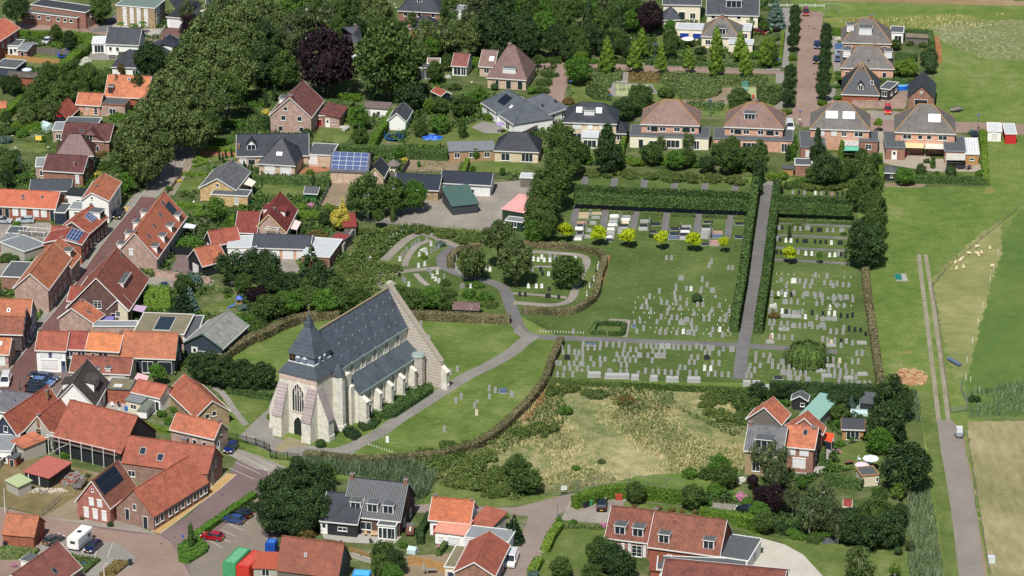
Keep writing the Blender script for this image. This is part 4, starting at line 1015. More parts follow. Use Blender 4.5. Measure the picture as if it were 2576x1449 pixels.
bed('shrub_bed', [(1790,1170),(1900,1100),(2000,1090),(2105,1160),(2080,1220),(1900,1330),(1800,1310)], .9, 'fresh', 'rounded shrub bed at the car park corner', 'shrub bed', uneven=.3)
bed('shrub_bed', [(700,1250),(1010,1300),(860,1430),(790,1400)], .7, 'olive', 'reddish flat shrub bed beside the blue car', 'shrub bed', uneven=.2)
bed('shrub_bed', [(1150,1310),(1320,1320),(1160,1449),(1000,1449)], .6, 'rust', 'brown flat shrub bed near the black bin', 'shrub bed', uneven=.2)
bed('shrub_bed', [(0,1180),(60,1160),(400,1195),(330,1280),(0,1290)], .6, 'olive', 'flat shrub bed below the windowless brick garage', 'shrub bed', uneven=.2)
crop(2,3)
hedge([(625,650),(850,575),(1060,530),(1300,550),(1715,598)], 1.7, 2.3, 'hedge', 'tall bright hedge around the black car yard', zr=2.3)
hedge([(1895,765),(2150,800),(2400,850),(2490,905)], 1.9, 2.1, 'hedge', 'tall bright hedge behind the farmhouse lawn', zr=2.1)
hedge([(475,905),(400,1010),(330,1160)], 1.6, 1.2, 'bright', 'upper bright hedge between lane and striped lawn', zr=1.2)
hedge([(275,1250),(200,1380)], 1.6, 1.2, 'bright', 'lower bright hedge between lane and striped lawn', zr=1.2)
hedge([(520,930),(700,935),(900,945)], .8, .7, 'olive', 'low thin hedge above the striped lawn', zr=.7)
crop(3,3)
hedge([(575,420),(760,450),(945,485)], 1.6, 1.9, 'dhedge', 'dark clipped hedge left of the cream shed', zr=1.9)
hedge([(545,110),(545,270)], 1.2, 1.5, 'dhedge', 'narrow hedge beside the orange-roofed brick wall', zr=1.5)
crop(1,2)
bed('rose_bed', [(1180,1290),(1250,1200),(1400,1110),(1550,1040),(1640,1000),(1770,1000),(1780,1060),(1600,1180),(1400,1310),(1290,1330)], 1.3, 'dhedge', 'long shrub bed with yellow flowers along church wall', 'shrub bed', dens=14, ls=.17, uneven=.25)
bed('rose_bed', [(1025,1400),(1040,1365),(1130,1350),(1200,1330),(1260,1350),(1190,1420),(1080,1449)], .9, 'dark', 'small dark shrub bed by the south door', 'shrub bed', dens=14, ls=.16)
bed('rose_bed', [(870,1449),(900,1410),(1000,1430),(1060,1490),(1000,1540),(900,1500)], .9, 'dark', 'dark shrub bed between south door and tower', 'shrub bed', dens=14, ls=.16)
crop(2,0)
for q in (('upper green shrub mass left of the playground path', [(800,750),(1110,735),(1100,820),(1000,830),(990,890),(930,900),(760,850)], 'olive'),
          ('shrub mass left of the goal', [(750,860),(900,890),(960,930),(990,990),(1000,1020),(830,1010),(740,950)], 'olive'),
          ('shrub strip between play path and climbing path', [(1180,760),(1490,760),(1480,835),(1170,830)], 'rust'),
          ('large shrub mass in the middle of the green', [(1510,760),(1780,760),(2170,800),(2160,860),(2090,870),(2110,930),(2060,970),(1900,1010),(1700,1000),(1650,930),(1560,870),(1500,840)], 'olive'),
          ('shrub strip along the street near climbing frame', [(2190,800),(2570,800),(2576,870),(2190,875)], 'olive'),
          ('shrub block right of the climbing frame', [(2460,880),(2720,880),(2720,1010),(2650,1060),(2470,1020)], 'olive'),
          ('clipped shrub strip behind the brown roofs', [(1760,1050),(2130,1060),(2110,1120),(1890,1110),(1770,1090)], 'dhedge')):
 bed('shrub_bed', q[1], 1.3, q[2], q[0], 'shrub bed', dens=8, ls=.25, uneven=.5)
crop(2,2)
WP = [(1385,965),(1900,990),(1905,1090),(1860,1180),(1600,1198),(1420,1238),(1270,1230),(1110,1212),(1060,1180),(1230,1090),(1330,1030)]
bed('dry_grass', WP, .5, 'dry', None, None, dens=9, ls=.14, blade=True, kind='stuff', full=True, patch=-.2, lean=1.1)
bed('weeds', WP, .5, 'bramble', None, None, dens=6, ls=.16, blade=True, kind='stuff', full=True, patch=.04, nscale=.2, lean=.8)
bed('bramble_cover', [(1385,970),(1500,978),(1900,995),(1905,1080),(1840,1100),(1700,1030),(1560,1050),(1530,1000),(1440,1030),(1400,1100),(1340,1110),(1300,1090),(1360,1010)], .9, 'mid', None, None, dens=7, ls=.22, kind='stuff', full=True, base=False, uneven=.8, patch=-.1)
bed('reeds', [(770,1158),(870,1172),(1000,1168),(1060,1178),(1100,1200),(1075,1250),(1050,1262),(1020,1215),(900,1200),(830,1195),(740,1178)], 2.0, 'reed', None, None, dens=22, ls=.13, blade=True, kind='stuff', full=True, uneven=.4, lean=.6)
bed('bramble_cover', [(1050,1150),(1180,1110),(1300,1060),(1340,1100),(1250,1150),(1190,1205),(1340,1240),(1300,1262),(1100,1222)], 1.0, 'bramble', None, None, dens=9, ls=.24, kind='stuff', full=True, base=False, uneven=.8)
bed('reeds', [(2288,985),(2312,1000),(2325,1150),(2350,1300),(2370,1449),(2400,1600),(2300,1600),(2290,1449),(2280,1300),(2290,1150)], 1.5, 'reed', None, None, dens=10, ls=.14, blade=True, kind='stuff', full=True, uneven=.5, patch=-.15)
bed('reeds', [(2435,990),(2576,960),(2700,960),(2700,1035),(2440,1050)], 1.3, 'reed', None, None, dens=7, ls=.14, blade=True, kind='stuff', full=True, patch=-.2)
bed('bramble_cover', [(905,600),(990,580),(1080,580),(1300,590),(1300,600),(1140,595),(1060,582),(1000,600),(960,640),(935,690),(1000,700),(930,770),(880,780),(860,700),(880,640)], 1.2, 'bramble', None, None, dens=9, ls=.24, kind='stuff', full=True, base=False, uneven=.8)
bed('meadow_flowers', [(2345,74),(2400,54),(2576,52),(2640,150),(2500,150),(2420,127),(2372,104)], .4, 'birch', None, None, dens=.9, ls=.17, kind='stuff', full=True, base=False, patch=-.2)
bed('tall_grass', [(2075,52),(2576,32),(2640,50),(2350,80),(2300,70),(2120,60)], .6, 'dry', None, None, dens=2.2, ls=.2, blade=True, kind='stuff', full=True, patch=-.05)
bed('vegetables', [(1030,404),(1158,404),(1150,430),(1025,428)], .5, 'bright', None, None, dens=2.0, ls=.22, kind='stuff', full=True, base=False, patch=.02, nscale=1)
T_OR = tiles('bright_orange_pantile', (196,110,76), (152,88,68), moss=(168,138,104), mossamt=.64)
T_OR2 = tiles('weathered_orange_pantile', (180,100,70), (140,84,64), moss=(152,134,106), mossamt=.62)
T_OR3 = tiles('mottled_orange_pantile', (210,118,66), (168,98,64), moss=(176,130,70), mossamt=.58)
T_RED = tiles('red_roof_tile', (168,82,64), (128,62,54))
T_DRED = tiles('deep_red_tile', (138,58,50), (104,44,42))
T_BRO = tiles('brown_red_pantile', (150,84,66), (112,68,58), moss=(140,118,92), mossamt=.6)
T_BRO2 = tiles('brown_roof_tile', (140,112,104), (120,96,90), var=.12, depth=.4)
T_MAR = tiles('maroon_glazed_tile', (104,60,58), (74,44,44), rough=.4, spec=.4)
T_BLK = tiles('black_roof_tile', (60,64,72), (44,48,54), rough=.45, spec=.4, depth=.8)
T_DKG = tiles('dark_grey_tile', (80,84,90), (62,66,72), var=.12)
T_GRY = tiles('grey_brown_tile', (118,112,108), (96,92,90), var=.12, depth=.4, moss=(136,124,96), mossamt=.68)
T_GRB = tiles('blue_grey_tile', (104,110,118), (86,92,100), var=.1, depth=.5)
T_SLT = tiles('mixed_slate', (112,112,114), (84,86,90), pitch=.5, course=.3)
CAP_OR = plain('orange_ridge_tile', (170,128,76), .9, .2)
B_RB = brick('red_brown_brick', (150,112,98)); B_PK = brick('pink_grey_brick', (176,150,138)); B_RED = brick('red_brick', (156,96,76)); B_PINK = brick('salmon_brick', (202,158,136))
B_YEL = brick('yellow_brick', (196,168,124)); B_TAN = brick('tan_brick', (160,140,110)); B_DK = brick('purple_brown_brick', (104,80,76)); B_CR = brick('cream_brick', (208,192,164)); B_MX = brick('mixed_pale_brick', (196,172,150))
WW = plain('white_wall', (228,228,222), .75, .05); CRW = plain('pale_cream_wall', (222,214,192), .8, .06); BLUEW = plain('blue_grey_render', (150,160,178), .8, .1); GRW = plain('grey_render', (164,160,148), .85, .12)
BLK = BLACKW; BLUB = stripes('dark_blue_boards', (52,62,74), (40,50,60), .24, 2, .6, .85, .4); GRNB = stripes('dark_green_boards', (36,58,44), (26,44,34), .3, 3, .6, .8, .4); WBRD = stripes('white_boards', (226,226,222), (196,196,192), .22, 2, .6, .9, .3)
CORR = stripes('grey_corrugated', (132,136,138), (104,108,112), .35, 0, .6); CORD = stripes('dark_corrugated', (74,78,84), (52,56,62), .4, 0, .5); CORB = stripes('black_corrugated', (52,58,68), (38,42,52), .4, 0, .4)
CORR_R = stripes('red_corrugated', (186,104,92), (150,82,74), .4, 0, .7); CORR_P = stripes('pink_corrugated', (222,164,160), (204,146,142), .4, 0, .7); CORG = stripes('green_corrugated', (78,104,96), (64,88,80), .4, 0, .5)
ASB = tiles('lichen_cement_sheet', (146,146,138), (118,120,116), pitch=.25, course=1.6, moss=(196,194,180), mossamt=.6, depth=.3)
MOSS = plain('mossy_felt_roof', (120,112,90), .95, .35, .5); REDF = plain('red_felt_roof', (128,56,52), .85, .15); PALEG = plain('translucent_green_sheet', (132,170,156), .3, .12, spec=.5)
WOOD = stripes('timber_boards', (172,132,82), (146,108,64), .25, 2, .8, .85); OLDW = stripes('old_grey_boards', (110,104,96), (84,80,74), .25, 3, .9, .85)
crop(0,0)
h = house('long flat-roofed brown brick clubhouse', (218,118),(775,182),3, CB=(840,150), roof='flat', wall=B_RB, tile=DARKROOF, win=[('F',t,1.6,.95,.95,'w') for t in (.08,.19,.31,.48,.66,.78,.89)])
house('', (312,48),(858,128),4.4, CB=(905,62), roof='flat', wall=B_RB, tile=plain('black_felt', (58,60,64), .8, .1), wing=h, win=[('B',.5,2.6,1,.8,'w')])
house('square yellow brick block with tall white windows', (1168,55),(1557,85),5.4, CB=(1657,3), roof='flat', wall=B_TAN, tile=plain('green_grey_felt', (104,118,112), .85, .1), win=[('F',t,z,1.05,hh,'s') for t in (.22,.4,.58,.77) for z,hh in ((3,1.9),(2.1,.6),(.2,1.6))]+[('B',.3,3,2.8,2,'s'),('B',.3,.4,2.8,2,'s'),('B',.75,2.2,1,1.2,'w')])
h = house('white house with plain dark grey gable roof', (1068,438),(1388,452),2.9, CB=(1458,365), RB=(1420,295), wall=WW, tile=T_DKG, win=[('F',.13,1,.8,1.1,'w'),('F',.35,1,.8,1.1,'w'),('F',.75,1.2,.6,.7,'w'),('B',.5,4,.8,.9,'w'),('B',.3,.9,1,1.2,'w')])
house('', (925,442),(1064,440),2.6, w=6, roof='flat', wall=WW, tile=stripes('white_sheet_roof', (226,226,224), (196,198,198), .6, 0, .5), wing=h, win=[('F',.5,.3,2.4,2,'w')])
h = house('sprawling white villa with black pantile roofs', (1128,670),(1640,690),2.8, w=9, RA=(1262,508), roof='hip', hip=3.3, wall=WW, tile=T_BLK, win=[('F',t,.8,1.3,1.4,'w') for t in (.2,.45,.8)])
house('', (1745,640),(1890,450),3, w=9, side=1, RB=(1700,350), wall=WW, tile=T_BLK, wing=h, dorm=[('F',.5,.3,3.2,1.4,'cat')], chim=[(.85,1.3,.9)], win=[('A',.5,3.5,1.4,1.2,'w'),('F',.5,.8,1.4,1.3,'w')])
h = house('tall orange house with dormer and thin chimney', (1060,965),(1480,986),3, w=8, RA=(1100,755), wall=B_RED, tile=T_OR, chim=[(.19,.75,.5,.5)], dorm=[('F',.12,.1,1.3,1.6,'wall')], sky=[('F',.5,.75,.7,.6)])
house('', (1003,1045),(1255,1060),3, CB=(1300,1000), roof='flat', wall=B_PK, tile=DARKROOF, fascia=B_RED, wing=h, win=[('F',.5,.6,1.6,1.4,'w')])
house('small orange-roofed brick cottage with round window', (772,1048),(1002,1062),2.7, w=5, RB=(1014,948), wall=B_PINK, tile=T_OR, win=[('F',.47,1.2,.75,.75,'r'),('F',.82,.3,.9,1.9,'m')])
h = house('black shed with red gable and steep roof', (665,1195),(775,1090),1.9, CA=(485,1185), RA=(580,1100), wall=BLK, tile=T_RED, name='shed', cat='shed', fascia=plain('black_board', (40,42,46), .6, .1), trim=True, o=.4)
mb = MB(); mb.add([(-.03,h.W*.12,2.3),(-.03,h.W*.88,2.3),(-.03,h.W*.5,h.hr-.35)], [(0,2,1)]); h.mk(mb, 'gable_panel', plain('red_panel', (196,24,40), .6, .05))
h = house('rambling maroon-tiled villa with half-hipped front gable', (622,1402),(1095,1422),3.2, w=9, RA=(652,1238), wall=B_RB, tile=T_MAR, sky=[('F',.38,.45,1,.7)], chim=[(.22,.1,-2.2,.6)], win=[('F',.1,.8,1.2,1.2,'w'),('F',.3,.8,1.2,1.2,'w')])
house('', (1048,1422),(1135,1290),3.2, CA=(775,1400), RA=(905,1332), roof='jerk', wall=B_RB, tile=T_MAR, wing=h, win=[('A',.52,2.9,1.5,1.7,'w'),('A',.3,.6,1.4,1.4,'w'),('F',.5,.8,1.3,1.4,'w')])
house('', (660,1236),(990,1244),5.6, w=4, roof='flat', wall=B_RB, tile=DARKROOF, wing=h)
house('', (530,1315),(640,1315),2.8, w=6, roof='flat', wall=B_PK, tile=GREYROOF, wing=h, win=[('F',.5,.8,1.2,1.2,'w')])
h = house('red-roofed terrace at upper left edge', (-90,472),(192,284),5, w=8, side=1, RB=(78,188), wall=B_RED, tile=tiles('terrace_red_tile', (196,98,76), (160,78,62)), win=[('F',t,3,1.2,1.1,'w') for t in (.12,.4,.6,.85)])
house('', (55,458),(190,464),2.7, CB=(250,405), roof='flat', wall=WW, tile=DARKROOF, wing=h, win=[('F',.12,1.2,.6,.8,'w'),('F',.4,.4,.8,1.6,'w'),('F',.7,1.1,.8,.9,'w')])
house('pinkish garden shed with grey barrel roof', (178,503),(268,512),2.3, CB=(345,440), hr=2.9, wall=brick('pink_shed_brick', (168,128,124)), tile=CORR, name='shed', cat='shed', win=[('F',.5,.2,.8,1.6,'dk')])
house('flat dark-roofed annexe at left edge', (-60,672),(160,690),2.7, CB=(243,610), roof='flat', wall=plain('slate_wall', (62,70,84), .8, .1), tile=DARKROOF, win=[('F',.75,.9,.9,.7,'w')])
house('low lichen-covered shed with brick end', (75,775),(400,790),2.2, w=4, RA=(100,722), wall=B_RED, tile=tiles('lichen_tile', (94,86,78), (74,68,64), moss=(150,146,128), mossamt=.55), name='shed', cat='shed', trim=False)
house('tiny orange lean-to roof at left edge', (-120,1100),(60,1090),2, w=3.4, hb=2.5, roof='mono', wall=B_RED, tile=T_OR, name='shed', cat='shed')
h = house('white garage house with black hipped roof', (1680,168),(1835,182),2.9, w=13, hr=5.6, roof='hip', wall=WW, tile=T_BLK, win=[('F',.5,.1,3,2.2,'g')])
h = house('white villa with black tiles at frame top', (2070,68),(2560,95),3, w=9, hr=6.4, wall=WW, tile=T_BLK, win=[('F',t,.8,1.4,1.4,'w') for t in (.6,.85)])
house('', (2022,112),(2170,150),2.8, w=5, roof='flat', wall=WW, tile=plain('tan_gravel_roof', (168,134,112), .9, .1), wing=h, win=[('F',.5,.2,2.4,2,'g')])
crop(1,0)
h = house('tall brick gable house with long red roof', (552,1178),(677,1010),4.4, CA=(145,1152), RA=(345,985), wall=B_PK, tile=tiles('red_brown_flat_tile', (126,76,72), (102,62,60), course=.5), chim=[(.04,1,.5,.8)], sky=[('F',.55,.62,.5,1)],
   dorm=[('K',.5,.2,2.6,1.3,'shut')], win=[('A',.28,3.2,1.1,1.2,'w'),('A',.68,3.2,1.1,1.2,'w'),('A',.24,.5,1.1,1.3,'w'),('A',.75,.5,1.1,1.3,'w'),('A',.62,5.6,.9,1,'w'),('F',.4,1,1.2,1.2,'w'),('F',.7,3,1.2,1.2,'w')])
house('', (838,1190),(920,1078),2.5, CA=(692,1118), roof='mono', hb=3.3, wall=B_PK, tile=tiles('red_brown_flat_tile', (126,76,72), (102,62,60)), wing=h, win=[('A',.62,.1,.95,2,'dw'),('A',.3,.9,.5,.8,'w')])
house('', (598,1165),(695,1165),2.9, w=5, roof='flat', wall=B_RB, tile=GREYROOF, wing=h, win=[('F',.4,.6,1.1,1.4,'dr')])
h = house('black hip-roofed brick villa among the trees', (1435,105),(1850,128),5, w=10, hr=8.6, roof='hip', hip=3.5, wall=B_RB, tile=T_BLK, cats=T_BLK, dorm=[('F',.47,.45,1.4,1,'white')])
house('', (1548,283),(1800,295),2.7, w=6.5, roof='hip', hip=2.6, hr=5, wall=B_RED, tile=T_BLK, wing=h, win=[('F',.45,.1,2.2,2,'g')])
house('', (1965,100),(2065,115),4.6, CB=(2095,60), roof='flat', wall=WW, tile=GREYROOF, wing=h, win=[('F',.5,1,.8,1,'w')])
house('slate-roofed house hidden behind big trees', (925,445),(1075,430),5.5, w=8, hr=8.5, roof='hip', wall=WW, tile=T_DKG, chim=[(.8,1,.6)])
house('open garden pavilion with red-brown tiled roof', (1975,658),(2115,668),2.6, w=6, RB=(2145,548), wall=WW, tile=tiles('pavilion_tile', (150,92,82), (126,76,70)), name='pavilion', cat='pavilion', win=[('F',.35,.2,1.8,2,'w'),('F',.8,.2,1.2,2,'w')])
h = house('dark flat-roofed garden room with french doors', (1580,682),(1785,692),2.8, w=4, roof='flat', wall=plain('dark_grey_wall', (70,76,80), .7, .1), tile=DARKROOF, win=[('F',.75,.2,1.7,2,'m')])
house('', (1725,640),(1850,640),3, w=4, roof='flat', wall=WW, tile=plain('brown_felt', (130,110,98), .9, .1), wing=h)
h = house('large brown-tiled bungalow with white blinds', (2330,775),(2715,800),2.8, w=12, RB=(2600,462), roof='hip', hip=4, wall=B_MX, tile=T_BRO2, cats=T_BRO2, chim=[(.45,1,.5,.8)], dorm=[('F',.55,.12,3.2,1.3,'shut')],
   win=[('F',.25,.1,.9,2.1,'w'),('F',.55,.2,1.2,2,'d'),('F',.85,.2,1.2,2,'d')])
house('', (2250,665),(2390,675),2.6, w=8, RB=(2480,515), wall=B_MX, tile=T_BRO2, wing=h, sky=[('F',.75,.3,1.2,1.5,'white')])
house('white garden house with steep slate-grey roof', (1505,1218),(1567,1112),2.4, CA=(1335,1205), RA=(1415,1140), wall=WW, tile=T_DKG, name='shed', cat='garden house', win=[('F',.5,.2,.9,1.9,'d')])
house('long low potting shed with corrugated roof', (1085,1085),(1330,1100),2.1, w=3, hb=2.6, roof='mono', wall=WW, tile=stripes('rusty_corrugated', (118,104,98), (90,78,74), .4, 0, .8), name='shed', cat='shed', win=[('F',.6,.6,.8,.9,'w')])
house('little red-tiled garden gazebo', (1772,918),(1863,963),2.1, CB=(1952,942), RB=(1905,925), wall=BLK, tile=T_RED, name='gazebo', cat='gazebo', win=[])
h = house('grey-blue tiled bungalow with two wings', (2706,1230),(3136,1082),2.7, w=9, hr=5.9, roof='hip', hip=3.5, wall=WW, tile=T_GRB, cats=T_GRB, sky=[('F',.55,.35,1,1),('F',.85,.35,1,1)], win=[('F',t,.7,1.4,1.4,'w') for t in (.2,.42,.65,.9)])
house('', (2275,1032),(2600,1250),2.7, w=10, side=1, hr=6.3, roof='hip', hip=4, wall=WW, tile=T_GRB, cats=T_GRB, wing=h, solar=[('F',.28,.48,.35,.8,2,1,'black')], sky=[('F',.62,.4,.9,1,'white')], win=[('F',.2,.9,1.6,1.1,'w'),('F',.8,.3,2,1.9,'w')])
crop(2,0)
house('grey-roofed cream house at frame top', (1525,42),(1895,50),4.8, w=10, hr=8.4, wall=CRW, tile=T_DKG, win=[('F',.25,1,1.2,1.4,'w'),('F',.5,.8,1.6,2,'d'),('F',.8,1,1.4,1.6,'w')])
h = house('big grey-roofed villa with white balcony bay', (1962,142),(2475,155),4.8, w=10, hr=9.2, wall=CRW, tile=T_DKG, dorm=[('F',.52,.3,4,1.8,'white')])
house('small pyramid-roofed summer house', (1530,198),(1688,194),2.5, w=5.5, RB=(1590,75), roof='hip', hip=2, wall=CRW, tile=T_DKG, name='summer_house', cat='summer house', win=[('F',.5,.6,1.4,1.4,'w')])
h = house('white villa with grey pyramid roof and flat wings', (1910,362),(2285,378),3.1, w=10, RB=(2130,180), roof='hip', hip=4.1, wall=CRW, tile=T_GRY, cats=CAP_OR, chim=[(.5,1,.8,.9)], dorm=[('F',.5,.1,2.6,1.5,'white')])
house('', (1655,292),(1925,302),2.9, w=5, roof='flat', wall=CRW, tile=PALEROOF, wing=h, win=[('F',.3,.6,2.2,1.3,'sb'),('F',.78,.6,2.2,1.3,'sb')])
house('', (2290,308),(2400,312),2.9, w=6, roof='flat', wall=CRW, tile=PALEROOF, wing=h)
house('', (2180,440),(2420,450),2.6, w=4, roof='flat', wall=CRW, tile=PALEROOF, wing=h, win=[('B',.5,.6,2,1.3,'sb')])
h = house('white villa with glossy black hipped roof', (525,1228),(1048,1245),5, CB=(1077,1112), RB=(915,1042), roof='hip', hip=3.4, wall=B_CR, tile=T_BLK, cats=T_BLK, sky=[('F',.27,.45,1.4,1.7,'white'),('F',.65,.45,1.4,1.7,'white')], dorm=[('F',.47,.33,2.4,1.2,'shut')],
   win=[('F',.25,3.4,1.9,1.4,'s'),('F',.5,3.4,1.1,1.2,'s'),('F',.72,3.4,1.1,1.2,'s'),('F',.88,3.3,1.2,1.4,'w'),('F',.25,.4,2,2,'w'),('F',.8,.6,1.4,1.6,'w')])
house('', (705,1385),(860,1390),2.6, w=3.5, roof='mono', hb=3, wall=WW, tile=PALEROOF, wing=h, win=[('F',.5,.2,3,1.9,'w')])
house('', (1022,1340),(1145,1345),2.6, w=7, hr=4.2, roof='hip', hip=1.5, wall=B_CR, tile=T_BLK, cats=T_BLK, wing=h)
def semi(label, A, B, CB, RB, tile, wall, up, flats, **kw):
 h = house(label, A, B, 5.1, CB=CB, RB=RB, roof='hip', hip=kw.pop('hip', 5.2), wall=wall, tile=tile, cats=CAP_OR, win=up, **kw)
 for q in flats:
  e = dict(wall=wall, tile=DARKROOF, wing=h, roof='flat', fascia=LEAD); e.update(q[3]); house('', q[0], q[1], q[2], **e)
 return h
DG = [('F',.13,3.4,.9,1.1,'w'),('F',.22,3.4,1.8,1.1,'d'),('F',.37,3.4,1.4,1.1,'w'),('F',.62,3.4,1.4,1.1,'w'),('F',.78,3.4,1.8,1.1,'d'),('F',.9,3.4,.9,1.1,'w')]
semi('plain brown hipped semi-detached house', (1303,1245),(1880,1262),(1897,1115),(1680,1010), T_BRO2, B_PINK, DG, [((1187,1365),(1978,1392),2.9,dict(w=7.5,wall=CRW,win=[('F',.14,.1,1,2,'dk'),('F',.3,.6,2,1.3,'w'),('F',.55,.3,3,1.9,'w'),('F',.85,.1,1.2,2.1,'w')]))])
semi('brown hipped house with red dormer', (2143,1272),(2725,1295),(2728,1142),(2530,1038), T_BRO2, B_PINK, DG, [((2030,1395),(2821,1418),2.9,dict(w=7.5,wall=B_PINK,win=[('F',.45,.3,3,1.9,'w'),('F',.6,.1,1.2,2.2,'w'),('F',.9,.1,1.3,2.1,'w')]))], dorm=[('F',.42,.3,2.6,1.3,'white')], chim=[(.52,1,.7)])
crop(3,0)
CR4 = [('F',.16,3.4,2,1.1,'s'),('F',.4,3.4,1.3,1.1,'s'),('F',.57,3.4,1.2,1.1,'w'),('F',.82,3.4,2,1.1,'w')]
semi('grey hipped house with twin white rooflights', (430,1290),(1020,1310),(1022,1155),(830,1028), T_GRY, B_PINK, CR4, [((330,1480),(575,1485),2.9,dict(w=11,wall=B_RB,win=[('F',.3,.5,1.1,1.4,'s')])),((920,1418),(1105,1424),2.9,dict(w=7,wall=B_RB))], sky=[('F',.35,.35,2.8,2,'white'),('F',.64,.35,2.8,2,'white')])
semi('grey hipped house with single white rooflight', (1283,1325),(1880,1345),(1877,1185),(1680,1055), T_GRY, B_PINK, [('F',.2,3.4,2,1.1,'w'),('F',.42,3.4,1.1,1.1,'w'),('F',.57,3.4,1.1,1.1,'w'),('F',.8,3.4,2,1.1,'w')],
   [((1186,1486),(1380,1490),2.9,dict(w=11,wall=B_RB,win=[('F',.45,.1,1.1,2.1,'dw')])),((1778,1520),(1988,1526),2.9,dict(w=10,wall=B_RB,win=[('F',.5,.2,3.8,1.9,'w')]))], sky=[('F',.65,.35,2.8,2.2,'white')])
h = house('grey hip-roofed house nearest the flower meadow', (748,425),(1237,438),3, CB=(1240,300), RB=(1050,185), roof='hip', hip=4.8, wall=B_PINK, tile=T_GRY, cats=CAP_OR, chim=[(.58,1,.9,.8)], dorm=[('F',.47,.28,3.2,1.8,'shut'),('F',.16,.45,1.8,1.4,'shut')])
house('', (1235,325),(1362,330),2.9, w=5, roof='flat', wall=WW, tile=DARKROOF, wing=h, win=[('F',.6,.1,1.8,2,'w')])
h = house('grey hip-roofed house behind the camper', (740,680),(1262,692),3, w=12, RB=(1110,468), roof='hip', hip=4, wall=B_PINK, tile=T_GRY, cats=CAP_OR, sky=[('F',.52,.25,.8,.8)], chim=[(.65,1,.5,.8)], dorm=[('F',.1,.5,1.8,1.4,'shut'),('F',.9,.5,1.8,1.4,'shut')], win=[('F',.83,.6,1,1.4,'w'),('F',.15,.6,2,1.4,'w')])
h = house('black steep-roofed house with little gabled dormer', (745,942),(1115,955),3.3, w=12, RB=(935,640), roof='hip', hip=4.3, wall=B_RED, tile=T_BLK, cats=CAP_OR, chim=[(.5,.8,-.3,.8)], dorm=[('F',.5,.12,1.3,1.2,'gab')], sky=[('F',.8,.3,.8,1)], win=[('B',.5,.8,1.2,1.3,'w')])
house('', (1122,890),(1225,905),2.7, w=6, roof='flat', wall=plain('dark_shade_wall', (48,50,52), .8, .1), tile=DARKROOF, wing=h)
h = house('brick gabled garage with black roof', (1672,990),(1687,848),3, CA=(1410,985), RA=(1548,865), wall=B_RB, tile=T_BLK, name='garage', cat='garage', trim=False, win=[('A',.5,3.9,.8,.8,'r'),('A',.5,.1,3,2.4,'dk')])
house('white portable cabin beside the field', (2212,1322),(2348,1327),2.4, CB=(2343,1242), roof='flat', wall=WW, tile=stripes('white_corrugated', (222,222,220), (186,188,188), .3, 0, .5), name='cabin', cat='portable cabin', win=[('F',.5,.6,1.2,1.2,'s')])
house('red portable cabin beside the field', (2390,1348),(2500,1350),2.4, CB=(2480,1248), roof='flat', wall=plain('red_cabin_wall', (186,44,46), .5, .08), tile=PALEROOF, name='cabin', cat='portable cabin', win=[])
house('low mossy animal shelter behind hedge', (1385,378),(1612,388),1.9, w=3.4, roof='flat', wall=OLDW, tile=MOSS, name='shed', cat='shelter', trim=False)
crop(3,1)
house('white-roofed timber outbuilding with square window', (1990,102),(2122,106),2.6, w=11, roof='flat', wall=WOOD, tile=stripes('white_sheet_roof', (226,226,224), (196,198,198), .6, 0, .5), name='outbuilding', cat='outbuilding', win=[('F',.5,1.1,1.1,.6,'w')])
house('black felt-roofed garden shed by the hedge', (1178,288),(1290,292),1.9, w=3.5, hr=2.7, roof='hip', hip=1.1, wall=BLK, tile=DARKROOF, cats=DARKROOF, name='shed', cat='shed', win=[('F',.6,.8,.6,.6,'w')])
house('flat-roofed brick garage behind the cemetery hedge', (275,212),(440,216),2.6, w=4.2, roof='flat', wall=B_RB, tile=DARKROOF, name='garage', cat='garage')
house('small black flat shed with orange base', (148,248),(255,252),1.6, w=2.2, roof='flat', wall=WOOD, tile=DARKROOF, trim=False, name='shed', cat='shed')
crop(0,1)
h = house('dark maroon villa with brick chimney', (438,265),(830,290),3.4, w=8, RB=(852,130), wall=B_RB, tile=T_MAR, chim=[(.75,.35,-.6,.5)], win=[('F',.86,.7,.9,2,'s'),('B',.4,.6,1.6,1.6,'w'),('B',.45,3.6,1.4,1.4,'w')])
house('', (560,118),(935,112),4.2, w=7, hr=8, roof='hip', hip=3, wall=B_RB, tile=T_MAR, cats=T_MAR, wing=h)
house('', (360,232),(492,228),3, CB=(545,135), roof='flat', wall=B_PK, tile=GREYROOF, wing=h, chim=[(.65,.4,.6,.4)])
house('long grey corrugated workshop with white edges', (305,470),(705,472),2.6, w=6, RB=(718,365), wall=B_PK, tile=CORD, name='workshop', cat='workshop')
house('orange single-storey row with white roller shutters', (-80,620),(550,652),2.9, w=8, RB=(572,490), wall=B_RED, tile=tiles('smooth_orange_tile', (200,100,70), (174,88,62), var=.1), sky=[('F',.45,.55,.6,.7),('F',.76,.55,.6,.7)],
   win=[('F',t,.8,1.3,1.6,'s') for t in (.37,.5,.7,.825)]+[('F',.13,.1,.9,2.3,'dk'),('F',.235,.1,.9,2.3,'d'),('F',.955,.1,.9,2.3,'d')])
house('small dark garage between row and white house', (548,690),(650,695),2.6, CB=(700,605), roof='flat', wall=plain('navy_boards', (44,52,68), .6, .1), tile=DARKROOF, name='garage', cat='garage')
h = house('tall white corner house with orange roof', (1090,572),(1213,385),5.1, CA=(848,525), RA=(930,492), rf=.62, wall=WW, tile=T_OR2, chim=[(.35,1,.3,.5)], win=[('A',.62,5.2,.5,.7,'w'),('F',.7,3.2,1.3,1.5,'w'),('F',.3,3.2,1,1.3,'w'),('F',.75,.8,2,1.7,'w'),('F',.2,.1,1,2.2,'db')])
